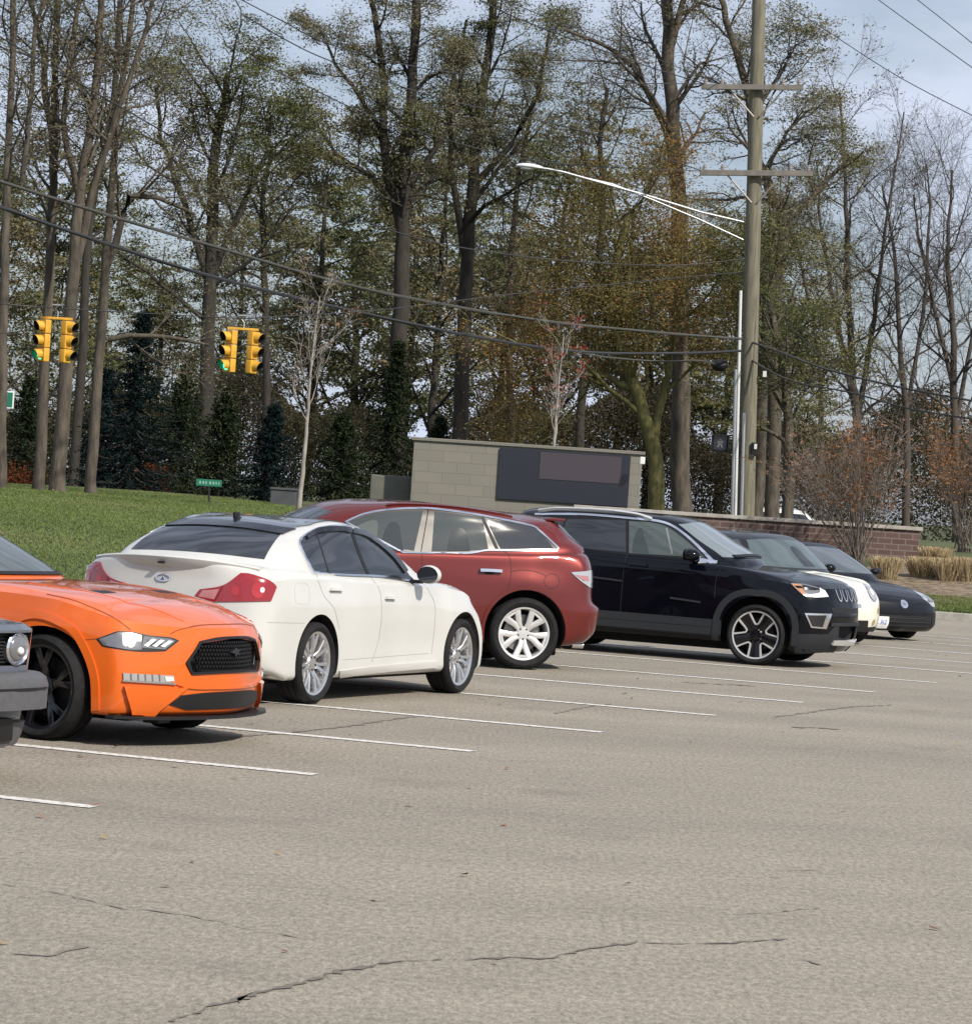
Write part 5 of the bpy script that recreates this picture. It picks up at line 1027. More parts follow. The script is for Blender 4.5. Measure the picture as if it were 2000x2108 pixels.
# monument sign on the wall line: pale stone, a dark panel set in its right half
mst = mat('pale_sign_stone', (.25, .23, .19), .85); t = mst.node_tree; b = t.nodes['Principled BSDF']
tc = t.nodes.new('ShaderNodeTexCoord'); mp = t.nodes.new('ShaderNodeMapping'); mp.inputs['Rotation'].default_value = (rad(90), 0, 0); br = t.nodes.new('ShaderNodeTexBrick')
br.inputs['Scale'].default_value = 1.0; br.inputs['Brick Width'].default_value = .62; br.inputs['Row Height'].default_value = .24; br.inputs['Mortar Size'].default_value = .008
br.inputs['Color1'].default_value = (.215, .20, .172, 1); br.inputs['Color2'].default_value = (.195, .185, .158, 1); br.inputs['Mortar'].default_value = (.155, .145, .125, 1)
t.links.new(tc.outputs['Object'], mp.inputs[0]); t.links.new(mp.outputs[0], br.inputs['Vector']); t.links.new(br.outputs['Color'], b.inputs['Base Color'])
c0, c1 = at(846, 1000, 71), at(1318, 1000, 71); sw = c1.x - c0.x; sx = (c0.x + c1.x) / 2
sg = empty('monument_sign', (sx, 71, 1.0)); tag(sg, 'wide pale stone sign with a dark panel, standing behind the red crossover', 'sign')
zt = at(1080, 920, 71).z - 1.0
bm = bmesh.new(); box(bm, Vector((0, .3, zt / 2 - .2)), (sw, .5, zt + .4), bevel=.02); bm_obj('stone_body', bm, mst, sg)
x0, x1 = at(1028, 940, 71).x - sx, at(1298, 940, 71).x - sx; z0 = at(1160, 1036, 71).z - 1.0
bm = bmesh.new(); box(bm, Vector(((x0 + x1) / 2, .03, (z0 + zt - .05) / 2)), (x1 - x0, .06, zt - .05 - z0), bevel=.01); p_ = bm_obj('dark_panel', bm, mat('dark_navy_panel', (.016, .017, .028), .25, 0, .4), sg)
bm = bmesh.new(); box(bm, Vector(((x0 + x1) / 2 + .35, -.008, z0 + (zt - z0) * .68)), ((x1 - x0) * .62, .016, (zt - z0) * .5)); bm_obj('upper_field', bm, mat('plum_grey_panel', (.055, .045, .055), .35, 0, .3), p_)
bm = bmesh.new(); box(bm, Vector((0, .3, zt + .03)), (sw + .12, .6, .07), bevel=.015); bm_obj('coping', bm, mst, sg)
bm = bmesh.new(); box(bm, at(1322, 948, 70.6) - Vector((sx, 71, 1.0)), (.11, .12, .16), bevel=.02); bm_obj('lamp_box', bm, mat('white_metal', (.75, .75, .74), .4), sg)
q = at(806, 975, 72); bm = bmesh.new(); box(bm, Vector((0, 0, .15)), (.9, .6, 1.35), bevel=.04); o = bm_obj('utility_cabinet', bm, noisy(mat('olive_grey_metal', (.12, .12, .10), .6), 3, .1)); o.location = (q.x, 72, gz(q.x, 72) + .1)
tag(o, 'olive grey utility cabinet left of the pale stone sign', 'cabinet')
q = at(583, 1037, 74); bm = bmesh.new(); box(bm, Vector((0, 0, .0)), (.60, .4, .70), bevel=.03); box(bm, Vector((0, -.01, .37)), (.64, .44, .05), bevel=.01); o = bm_obj('transformer_box', bm, mat('dark_grey_metal', (.07, .075, .08), .5)); o.location = (q.x, 74, gz(q.x, 74))
tag(o, 'dark grey transformer box beside the pale young tree trunk', 'utility box')

# ---- utility pole
mw = noisy(mat('weathered_pole_wood', (.165, .152, .112), .9), 3, .25, .5, stretch=(6, 6, .5), bscale=20)
mwd = noisy(mat('grey_crossarm_wood', (.17, .155, .14), .9), 4, .2)
mg = mat('galvanized_metal', (.40, .41, .42), .4, .6); mgw = mat('white_conduit', (.62, .62, .62), .5)
PDist = 80.0
def pw(px, py, d=PDist): return at(px, py, d)
base = pw(1533, 1110); pole = empty('utility_pole', base); tag(pole, 'tall weathered wooden utility pole with two crossarms', 'pole')
def rel(*a): return pw(*a) - base
pr = lambda a, b: [rel(1533 + (1563 - 1533) * k, 1110 - (1110 + 60) * k) for k in np.linspace(a, b, 12)]
tube('pole_shaft', pr(-.03, 1), list(np.linspace(.225, .165, 12)), mw, pole, 20)
for y, xl, xr, h in ((178, 1443, 1652, .13), (355, 1440, 1672, .14)):
    xc = 1533 + 30 * (1110 - y) / 1170
    a, b_ = rel(xl, y, PDist - .28), rel(xr, y + 2, PDist - .28); d = b_ - a
    bm = bmesh.new(); box(bm, (a + b_) / 2, (d.length, .12, h), Matrix.Rotation(math.atan2(d.z, d.x), 3, 'Y').inverted(), bevel=.012)
    ca = bm_obj('crossarm', bm, mwd, pole)
    for dx in (-55, 55):
        tube('brace', [rel(xc + dx, y + 6, PDist - .24), rel(xc + (3 if dx > 0 else -3) * 2, y + 62, PDist - .22)], .022, mwd if dx > 0 else mat('pale_brace', (.5, .45, .4), .6), ca, 6)
    for fx in (.04, .2, .8, .96):
        p = a.lerp(b_, fx) + Vector((0, 0, h / 2)); bm = bmesh.new()
        for i, rr in enumerate((.045, .055, .035)): cyl(bm, p + Vector((0, 0, .03 + i * .045)), (0, 0, 1), rr, .035, 12)
        bm_obj('insulator', bm, mat('grey_porcelain', (.30, .28, .27), .3, 0, .5), ca, smooth=40)
for px0, py0, py1, r_c, m_ in ((1519, 598, 1110, .040, mgw), (1509, 760, 1110, .045, mg), (1526, 850, 1110, .042, mg), (1514, 770, 1110, .03, mat('blue_grey_conduit', (.10, .12, .2), .5))):
    tube('conduit', [rel(px0 + 5, py0, PDist - .3), rel(px0 + 4 - (py1 - py0) * .022, py1, PDist - .3)], r_c, m_, pole, 10)
bm = bmesh.new(); c = rel(1552, 925, PDist - .24); box(bm, c, (.14, .1, .34), bevel=.02); pb = bm_obj('push_button_box', bm, M_BLK, pole)
bm = bmesh.new(); box(bm, c + Vector((0.02, -.06, .07)), (.07, .03, .13), bevel=.01); bm_obj('button_plate', bm, mgw, pb)
bm = bmesh.new(); box(bm, rel(1573, 770, PDist - .2), (.09, .1, .15), bevel=.01); bm_obj('cable_clip', bm, mgw, pole)
# ---- street light on its own arm
arm = empty('street_light', pw(1535, 470)); tag(arm, 'silver street light on a long arm reaching left from the wooden pole', 'street light')
ab = pw(1535, 470); ar = lambda x, y: pw(x, y, PDist - 1.0 * (1535 - x) / 470) - ab
tube('upper_arm', [ar(x, y) for x, y in ((1530, 457), (1440, 436), (1330, 402), (1230, 374), (1160, 354), (1125, 347), (1112, 346))], .032, mg, arm, 10)
tube('lower_arm', [ar(x, y) for x, y in ((1530, 494), (1440, 452), (1340, 410), (1260, 379), (1195, 364))], .026, mg, arm, 10)
tube('strut', [ar(1446, 437), ar(1446, 452)], .018, mg, arm, 8)
bm = bmesh.new(); bmesh.ops.create_uvsphere(bm, u_segments=24, v_segments=12, radius=.5)
c = ar(1090, 343)
for v in bm.verts:
    x = v.co.x; w = .5 + .5 * min(1, (x + .5) / .35) if x < -.15 else 1
    v.co = c + Vector((x * .70, v.co.y * .30 * w, v.co.z * (.17 if v.co.z > 0 else .10) - x * .03))
bm_obj('lamp_head', bm, mat('lamp_head_white', (.80, .81, .82), .3, .2), arm, smooth=60)
bm = bmesh.new(); bmesh.ops.create_uvsphere(bm, u_segments=16, v_segments=8, radius=.12)
for v in bm.verts: v.co = c + Vector((v.co.x * 1.5 - .06, v.co.y, v.co.z * .5 - .05))
bm_obj('lamp_lens_glass', bm, M_CLR, arm, smooth=60)
bm = bmesh.new(); cyl(bm, c + Vector((-.22, 0, .09)), (0, 0, 1), .035, .07, 12); bm_obj('photocell', bm, M_TRIM, arm, smooth=40)
# ---- pedestrian signal and cable coil on the pole
ps = empty('pedestrian_signal', pw(1481, 912, PDist - .2)); tag(ps, 'black pedestrian signal box bracketed to the left of the wooden pole', 'pedestrian signal')
bm = bmesh.new(); box(bm, Vector((0, 0, 0)), (.40, .26, .42), bevel=.03); bm_obj('housing', bm, M_BLK, ps, smooth=40)
bm = bmesh.new(); box(bm, Vector((0, -.14, .19)), (.44, .16, .03)); box(bm, Vector((-.205, -.14, 0)), (.03, .16, .38)); box(bm, Vector((.205, -.14, 0)), (.03, .16, .38)); bm_obj('visor', bm, M_BLK, ps)
bm = bmesh.new(); box(bm, Vector((0, -.134, 0)), (.32, .01, .34)); pf = bm_obj('signal_face', bm, mat('dark_lens', (.015, .02, .03), .2, 0, .5), ps)
bm = bmesh.new()
for a_, b_, w in (((0, .11), (0, .02), .05), ((0, .02), (-.06, -.11), .03), ((0, .02), (.05, -.11), .03), ((0, .07), (-.07, .0), .022), ((0, .07), (.07, .01), .022)):
    A, B = Vector((a_[0], -.142, a_[1])), Vector((b_[0], -.142, b_[1])); d = B - A
    box(bm, (A + B) / 2, (w, .004, d.length), Matrix.Rotation(math.atan2(d.x, d.z), 3, 'Y'))
cyl(bm, Vector((0, -.142, .14)), (0, 1, 0), .026, .004, 12)
bm_obj('walking_figure', bm, mat('unlit_figure_grey', (.16, .16, .155), .5), pf)
for zz in (.19, -.19): tube('bracket', [Vector((.1, 0, zz)), rel(1512, 912) + base - ps.location + Vector((0, 0, zz))], .02, M_BLK, ps, 8)
bm = bmesh.new(); bmesh.ops.create_uvsphere(bm, u_segments=20, v_segments=12, radius=.5)
rr = random.Random(4)
for v in bm.verts: v.co = Vector((v.co.x * .42, v.co.y * .34, v.co.z * .30)) * rr.uniform(.9, 1.08)
o = bm_obj('splice_case', bm, M_BLK, smooth=60); o.location = pw(1481, 752, PDist - .2); tag(o, 'black splice case hanging on the low cable left of the wooden pole', 'splice case')
# ---- overhead wires
M_CAB = noisy(mat('weathered_cable', (.055, .055, .05), .7), 20, .2); M_WIR = mat('bare_wire', (.035, .035, .04), .6)
def wire(pts, r, lab, m=M_WIR, cat='wire', grp='overhead wires', nm='overhead_wire'):
    """pts: (px, py, dist) along the wire"""
    P = [at(*p) for p in pts]; C = []
    for i in range(len(P) - 1):
        p0, p1, p2, p3 = P[max(i-1, 0)], P[i], P[i+1], P[min(i+2, len(P)-1)]
        for q in range(6):
            t_ = q / 6; C.append(.5 * ((2*p1) + (-p0 + p2)*t_ + (2*p0 - 5*p1 + 4*p2 - p3)*t_*t_ + (-p0 + 3*p1 - 3*p2 + p3)*t_**3))
    C.append(P[-1]); V, F = tube_data(C, r, 6); o = mesh_obj(nm, V, F, m, smooth=60); tag(o, lab, cat, grp); return o
wire([(-40, 358, 58), (0, 373, 58.5), (230, 445, 61), (430, 504, 64), (700, 582, 68), (900, 624, 72), (1133, 662, 75), (1400, 688, 78), (1524, 697, 79.6)], .034, 'upper thick grey cable sagging from top left to the wooden pole', M_CAB, 'cable', 'thick cables', 'thick_cable')
wire([(-40, 408, 58), (0, 426, 58.5), (230, 505, 61), (430, 567, 64), (700, 634, 68), (984, 694, 73), (1197, 724, 76), (1400, 727, 78), (1524, 722, 79.6)], .036, 'lower thick black cable running below the grey one to the pole', mat('black_cable', (.022, .024, .03), .6), 'cable', 'thick cables', 'thick_cable')
wire([(1160, 718, 76), (1240, 734, 77), (1360, 744, 78), (1440, 742, 79), (1474, 750, 79.8)], .025, 'short cable ending at the black splice case', M_CAB, 'cable', 'thick cables', 'thick_cable')
wire([(1549, 705, 79.8), (1620, 730, 78), (1700, 760, 76), (1850, 797, 73), (2040, 832, 70)], .026, 'upper cable leaving the pole to the right', M_CAB, 'cable', 'thick cables', 'thick_cable')
wire([(1548, 742, 79.8), (1600, 772, 79), (1660, 792, 78), (1750, 808, 76), (1880, 843, 73), (2040, 868, 70)], .022, 'lower cable leaving the pole to the right', M_CAB, 'cable', 'thick cables', 'thick_cable')
wire([(1562, 608, 79.8), (1700, 745, 78), (1810, 855, 76), (1910, 960, 74), (1990, 1045, 72)], .008, 'thin guy wire slanting down to the right of the pole', M_WIR)
wire([(-20, 62, 60), (8, 80, 60), (240, 215, 63), (485, 351, 67), (700, 437, 71), (900, 500, 74), (1150, 535, 77), (1380, 546, 79), (1532, 532, 79.8)], .015, 'long dark wire falling from the top left corner across the trees')
wire([(470, -15, 66), (580, 42, 66), (686, 93, 68), (900, 145, 72), (1150, 168, 76), (1443, 172, 79.7)], .013, 'upper thin wire crossing the sky gap')
wire([(500, 30, 66), (600, 88, 67), (694, 130, 68), (900, 200, 72), (1200, 270, 76), (1440, 350, 79.7)], .013, 'middle thin wire crossing the sky gap')
wire([(540, 130, 66), (632, 177, 67), (800, 250, 70), (1100, 330, 76), (1445, 352, 79.7)], .011, 'lowest thin wire crossing the sky gap')
wire([(960, -15, 70), (1060, 35, 72), (1190, 85, 74), (1330, 135, 77), (1450, 172, 79.7)], .014, 'dark wire coming from the top centre to the upper crossarm')
wire([(1010, -15, 70), (1100, 25, 72), (1250, 80, 75), (1400, 140, 78), (1478, 172, 79.7)], .010, 'second dark wire beside the one at top centre')
wire([(1590, -10, 79), (1700, 62, 76), (1850, 158, 72), (2030, 252, 68)], .010, 'wire crossing the open sky to the right of the pole')
wire([(1795, -10, 76), (1880, 52, 73), (2030, 160, 69)], .010, 'inner of the two wires in the top right corner')
wire([(1870, -15, 76), (1940, 40, 73), (2030, 112, 69)], .010, 'outer wire in the top right corner')
wire([(-30, 622, 61.5), (60, 630, 62), (117, 634, 62), (300, 645, 62), (500, 655, 62), (540, 653, 62.5), (800, 636, 67), (1100, 600, 73), (1526, 560, 79.8)], .012, 'span wire that carries the traffic signals')
wire([(-30, 690, 62), (40, 682, 62), (100, 676, 62)], .009, 'thin wire left of the left traffic signals')
# ---- traffic signals
M_YEL = noisy(mat('signal_yellow', (.62, .34, .035), .5), 6, .1); M_VIS = mat('signal_visor_black', (.012, .012, .012), .6)
def signal(px, py, label, hz):
    """a pair of three-lamp heads hung back to back; hz turns the pair"""
    o = at(px, py, 62); r = empty('traffic_signal', o); r.scale = (.78,) * 3; tag(r, label, 'traffic signal', 'traffic signals on the span wire')
    bm = bmesh.new(); box(bm, Vector((0, 0, 0)), (.78, .07, .06), bevel=.015); hb = bm_obj('hanger_bar', bm, M_YEL, r)
    tube('hanger', [Vector((.02, 0, 0)), Vector((.02, 0, .16)), Vector((-.05, 0, .24)), Vector((.02, 0, .32))], .018, mg, r, 8)
    bm = bmesh.new(); box(bm, Vector((.02, 0, .33)), (.3, .06, .04), bevel=.01); bm_obj('wire_clamp', bm, mg, r)
    for sx, face in ((-.28, rad(-140)), (.28, rad(-32))):
        hd = bpy.data.objects.new('signal_head', None); link(hd, r); hd.location = (sx, 0, -.03); hd.rotation_euler = (0, 0, face)
        bm = bmesh.new()
        for k in range(3): box(bm, Vector((0, 0, -.19 - k * .35)), (.17, .33, .335), bevel=.035)
        bm_obj('housing', bm, M_YEL, hd, smooth=40)
        for k in range(3):
            z = -.19 - k * .35; V = []; F = []; n = 22
            for i in range(n + 1):
                a = rad(-50) + rad(280) * i / n
                for x, rr in ((.085, .13), (.30 - .05 * (1 - math.sin(a)), .125), (.30 - .05 * (1 - math.sin(a)), .118), (.085, .122)): V.append((x, rr * math.cos(a), z + rr * math.sin(a)))
            for i in range(n):
                for q in range(3): F.append((i*4+q, i*4+q+1, (i+1)*4+q+1, (i+1)*4+q))
            v = mesh_obj('visor', V, F, [M_YEL, M_VIS], hd, smooth=40)
            for p in v.data.polygons: p.material_index = 1 if p.index % 3 else 0
            bm = bmesh.new(); cyl(bm, Vector((.09, 0, z)), (1, 0, 0), .115, .02, 24)
            lit = k == 2 and sx < 0
            bm_obj('lens', bm, mat('green_lamp_lit', (.02, .35, .18), .3, emit=(.05, 1.0, .45), estr=5.0) if lit else mat('dark_%s_lens' % ('red', 'amber', 'green')[k], ((.06, .006, .006), (.07, .03, .006), (.006, .04, .02))[k], .3), hd)
    return r
signal(117, 655, 'left pair of yellow traffic signal heads, in front of two trunks', 0)
signal(500, 677, 'right pair of yellow traffic signal heads, hung beside the young pale tree', 0)
# ---- street name signs
M_SGN = mat('green_sign', (.015, .16, .10), .5); M_SGW = mat('sign_white', (.75, .78, .76), .5)
q = at(432, 995, 70); st = empty('street_sign', (q.x, 70, gz(q.x, 70))); tag(st, 'small green street name sign on a thin post in the grass', 'street sign')
tube('post', [Vector((0, 0, 0)), Vector((-.02, 0, q.z - st.location.z))], .02, M_TRIM, st, 8)
bm = bmesh.new(); box(bm, Vector((-.02, -.03, q.z - st.location.z + .01)), (.56, .012, .15), bevel=.01); bl = bm_obj('name_plate', bm, M_SGN, st)
for i, (u, w) in enumerate(((-.19, .055), (-.12, .05), (-.06, .045), (.03, .06), (.10, .05), (.16, .04), (.22, .03))):
    bm = bmesh.new(); box(bm, Vector((u - .02, -.038, q.z - st.location.z + .01)), (w * .7, .004, .06)); bm_obj('worn_letter', bm, mat('faded_letter_%d' % i, (.25, .42, .36), .5), bl)
q = at(8, 822, 79); st = empty('hanging_sign', q); tag(st, 'green street sign with white border cut off by the left edge', 'street sign')
bm = bmesh.new(); box(bm, Vector((-.45, 0, 0)), (1.4, .02, .43), bevel=.03); bl = bm_obj('border', bm, M_SGW, st)
bm = bmesh.new(); box(bm, Vector((-.45, -.014, 0)), (1.33, .01, .36), bevel=.01); bl2 = bm_obj('green_face', bm, M_SGN, bl)
bm = bmesh.new(); box(bm, Vector((.0, -.022, .06)), (.16, .004, .16)); bm_obj('white_shield', bm, M_SGW, bl2)
tube('hanger', [Vector((-.5, 0, .2)), at(-40, 690, 82) - q], .015, mg, st, 6)
# ---- white car far behind the wall
M_WC = paint('distant_white_paint', (.75, .75, .75), .4)
dc = empty('distant_car', (at(1640, 1070, 96).x, 96, .38)); tag(dc, 'white car far off, its roof just showing over the brick wall', 'car')
XS = [1.4, 1.1, .6, 0, -.6, -1.1, -1.5]
bm = shell([([(2,0,.3),(1.95,.4,.3),(1.85,.7,.3),(1.7,.85,.3)], .87, .3, [(-1.9,.8,.3),(-2.1,.6,.3),(-2.2,.4,.3),(-2.2,0,.3)]), ([(2.1,0,.6),(2.05,.4,.6),(1.95,.7,.6),(1.8,.85,.6)], .9, .6, [(-2,.8,.6),(-2.2,.6,.6),(-2.3,.4,.6),(-2.3,0,.6)]),
  ([(2.0,0,.95),(1.95,.4,.95),(1.85,.65,.95),(1.7,.8,.95)], .86, 1.0, [(-2,.75,1.0),(-2.15,.6,1.0),(-2.2,.4,1.0),(-2.2,0,1.0)]), ([(1.5,0,1.02),(1.45,0,1.02),(1.4,0,1.02),(1.3,0,1.02)], 0, 1.05, [(-1.5,0,1.05),(-1.6,0,1.05),(-1.65,0,1.05),(-1.7,0,1.05)])], XS); bm_obj('body', bm, M_WC, dc, smooth=40)
cb = shell([([(1.0,0,.95),(.95,.4,.95),(.85,.6,.95),(.7,.76,.95)], .8, .98, [(-1.8,.7,1),(-1.9,.6,1),(-1.95,.3,1),(-2,0,1)]), ([(.5,0,1.3),(.45,.35,1.3),(.35,.55,1.3),(.2,.66,1.3)], .7, 1.3, [(-1.5,.62,1.3),(-1.6,.5,1.3),(-1.65,.3,1.3),(-1.68,0,1.3)]), ([(.2,0,1.5),(.15,.3,1.5),(.1,.5,1.5),(0,.58,1.48)], .6, 1.5, [(-1.3,.55,1.48),(-1.4,.45,1.5),(-1.45,.3,1.5),(-1.5,0,1.5)]), ([(-.1,0,1.58),(-.15,0,1.58),(-.2,0,1.58),(-.3,0,1.58)], 0, 1.6, [(-1,0,1.57),(-1.05,0,1.57),(-1.1,0,1.57),(-1.15,0,1.57)])], None)
sf = Surf(cb); bm_obj('cabin', cb, M_WC, dc, smooth=60)
for az in (90, -90):
    panel(sf, 'side_window', az, [(-.6,1.08,1),(1.4,1.08,1),(1.3,1.42,1),(-.1,1.42,1)] if az > 0 else [(.6,1.08,1),(-1.4,1.08,1),(-1.3,1.42,1),(.1,1.42,1)], M_GLS, dc)
for q in (1.2, -1.3):
    for s in (1, -1): wheel(dc, q, s * .78, .33, .2, .22, 'plain', s)
# ================================================================ trees
class Plant:
    def __init__(s, seed): s.r = random.Random(seed); s.np = np.random.default_rng(seed); s.V = []; s.F = []; s.tips = []
    def limb(s, pts, r0, r1, n): tube_data(pts, list(np.linspace(r0, r1, len(pts))), n, s.V, s.F, cap=False)
    def grow(s, p, d, L, r, lv, P):
        """one limb and, along it, its children; P: per-level settings"""
        c = P[lv]; n = c['seg']; pts = [p.copy()]; d = d.normalized(); rr = s.r
        for i in range(n):
            j = Vector((rr.gauss(0, 1), rr.gauss(0, 1), rr.gauss(0, 1))) * c['wig']
            d = (d + j + Vector((0, 0, c['up']))).normalized(); p = p + d * (L / n); pts.append(p.copy())
        s.limb(pts, r, max(r * c['tap'], .004), c['sides'])
        if lv == len(P) - 1: s.tips.append(pts); return
        if c.get('leafy'): s.tips.append(pts[1:])
        s.spawn(pts, L, r, lv, P)
    def spawn(s, pts, L, r, lv, P):
        c = P[lv]; rr = s.r; k = c['kids']; n = len(pts) - 1; th0 = rr.uniform(0, 6.3)
        for q in range(k):
            t = c['from'] + (1 - c['from']) * (q + rr.uniform(.1, .9)) / k; i = min(n - 1, int(t * n)); f = t * n - i
            a = pts[i].lerp(pts[i + 1], f); ax = (pts[i + 1] - pts[i]).normalized(); u, w = frame_of(ax)
            th = th0 + q * 2.4 + rr.uniform(-.5, .5); an = rad(rr.uniform(*c['ang'])); side = (u * math.cos(th) + w * math.sin(th))
            nd = ax * math.cos(an) + side * math.sin(an)
            if lv >= 1: nd.z *= c.get('fz', .5)
            s.grow(a, nd, L * c['len'] * rr.uniform(.7, 1.2) * (1.15 - .45 * t), r * (1 + (c['tap'] - 1) * t) * c['rad'], lv + 1, P)
    def leaves(s, per, spread, size, flat=.45, droop=0.0, keep=1.0):
        """leaf faces scattered along the last twigs"""
        C = []
        for tp in s.tips:
            if s.r.random() > keep: continue
            A = np.array([tuple(v) for v in tp]); k = int(per * s.r.uniform(.6, 1.4))
            t = s.np.uniform(0, len(A) - 1.001, k); i = t.astype(int); f = (t - i)[:, None]
            q = A[i] * (1 - f) + A[i + 1] * f + s.np.normal(0, 1, (k, 3)) * [spread, spread, spread * flat]
            q[:, 2] -= droop * np.abs(s.np.normal(0, 1, k)); C.append(q)
        C = np.concatenate(C) if C else np.zeros((0, 3)); n = len(C)
        a = s.np.normal(0, 1, (n, 3)) * [1, 1, .6]; a /= np.linalg.norm(a, axis=1)[:, None] + 1e-9
        b = np.cross(a, s.np.normal(0, 1, (n, 3))); b /= np.linalg.norm(b, axis=1)[:, None] + 1e-9
        z = size * s.np.uniform(.5, 1.4, (n, 1)); w = z * .42
        Q = np.empty((n, 4, 3)); Q[:, 0] = C - a * z; Q[:, 1] = C - b * w; Q[:, 2] = C + a * z; Q[:, 3] = C + b * w
        return Q, C
def quads_mesh(name, Q, mats, mi):
    n = len(Q); me = bpy.data.meshes.new(name); me.vertices.add(n * 4); me.vertices.foreach_set('co', Q.reshape(-1)); me.loops.add(n * 4); me.loops.foreach_set('vertex_index', np.arange(n * 4))
    me.polygons.add(n); me.polygons.foreach_set('loop_start', np.arange(n) * 4); me.polygons.foreach_set('loop_total', np.full(n, 4))
    for m in mats: me.materials.append(m)
    me.polygons.foreach_set('material_index', mi.astype(np.int32)); me.update(); return me
def leafmat(name, c, trans=.25):
    m = bpy.data.materials.new(name); m.use_nodes = True; t = m.node_tree; t.nodes.clear()
    o = t.nodes.new('ShaderNodeOutputMaterial'); d = t.nodes.new('ShaderNodeBsdfDiffuse'); tr = t.nodes.new('ShaderNodeBsdfTranslucent'); mx = t.nodes.new('ShaderNodeMixShader'); mx.inputs[0].default_value = trans
    d.inputs[0].default_value = (*c, 1); tr.inputs[0].default_value = (c[0] * 1.1, c[1] * 1.1, c[2] * .7, 1)
    t.links.new(d.outputs[0], mx.inputs[1]); t.links.new(tr.outputs[0], mx.inputs[2]); t.links.new(mx.outputs[0], o.inputs[0]); return m
BARK = noisy(mat('tree_bark', (.082, .068, .053), .95), 3, .4, .8, stretch=(3, 3, .7), bscale=12)
BARKD = noisy(mat('dark_bark', (.034, .029, .024), .95), 4, .3, .6, stretch=(3, 3, .7), bscale=12)
BARKG = noisy(mat('mossy_bark', (.13, .12, .045), .95), 4, .3, .6, stretch=(3, 3, .7), bscale=12)
BARKW = noisy(mat('pale_bark', (.29, .265, .235), .9), 6, .2)
TWIG = mat('grey_brown_twig', (.065, .052, .044), .9); TWIGR = mat('reddish_grey_twig', (.15, .125, .105), .9)
OLV = [leafmat('olive_leaf', (.175, .175, .092)), leafmat('dark_olive_leaf', (.108, .102, .062)), leafmat('brown_olive_leaf', (.21, .178, .108)), leafmat('grey_green_leaf', (.19, .19, .135))]
GRN = [leafmat('green_leaf', (.122, .138, .060)), leafmat('dark_green_leaf', (.076, .082, .042)), leafmat('yellow_green_leaf', (.20, .185, .082)), leafmat('olive_leaf_b', (.16, .148, .085))]
ORG_ = [leafmat('rusty_leaf', (.25, .135, .06)), leafmat('ochre_leaf', (.23, .17, .06)), leafmat('brown_leaf', (.13, .09, .05)), leafmat('olive_ochre_leaf', (.16, .145, .06))]
RST = [leafmat('orange_dry_leaf', (.27, .13, .06)), leafmat('brown_dry_leaf', (.20, .12, .08)), leafmat('pink_brown_leaf', (.26, .17, .13))]
REDL = [leafmat('red_leaf', (.34, .05, .04)), leafmat('dull_red_leaf', (.28, .10, .08))]
DRK = [leafmat('undergrowth_dark', (.045, .042, .028)), leafmat('undergrowth_brown', (.085, .068, .048)), leafmat('undergrowth_green', (.06, .062, .032))]
SPR = [leafmat('spruce_blue', (.010, .019, .021), .05), leafmat('spruce_dark', (.007, .013, .012), .05), leafmat('spruce_edge', (.020, .032, .032), .05)]
SPG = [leafmat('fir_green', (.022, .034, .018), .05), leafmat('fir_dark', (.012, .018, .010), .05), leafmat('fir_edge', (.045, .055, .028), .05)]
LIMB = [dict(seg=7, wig=.10, up=.05, tap=.45, sides=9, kids=11, **{'from': .25}, ang=(28, 62), len=.42, rad=.42),
        dict(seg=6, wig=.16, up=.06, tap=.35, sides=6, kids=8, **{'from': .2}, ang=(25, 65), len=.52, rad=.5),
        dict(seg=5, wig=.20, up=.03, tap=.35, sides=4, kids=6, **{'from': .15}, ang=(25, 60), len=.55, rad=.5),
        dict(seg=4, wig=.22, up=-.02, tap=.4, sides=3, kids=0, **{'from': 0}, ang=(0, 0), len=0, rad=0)]
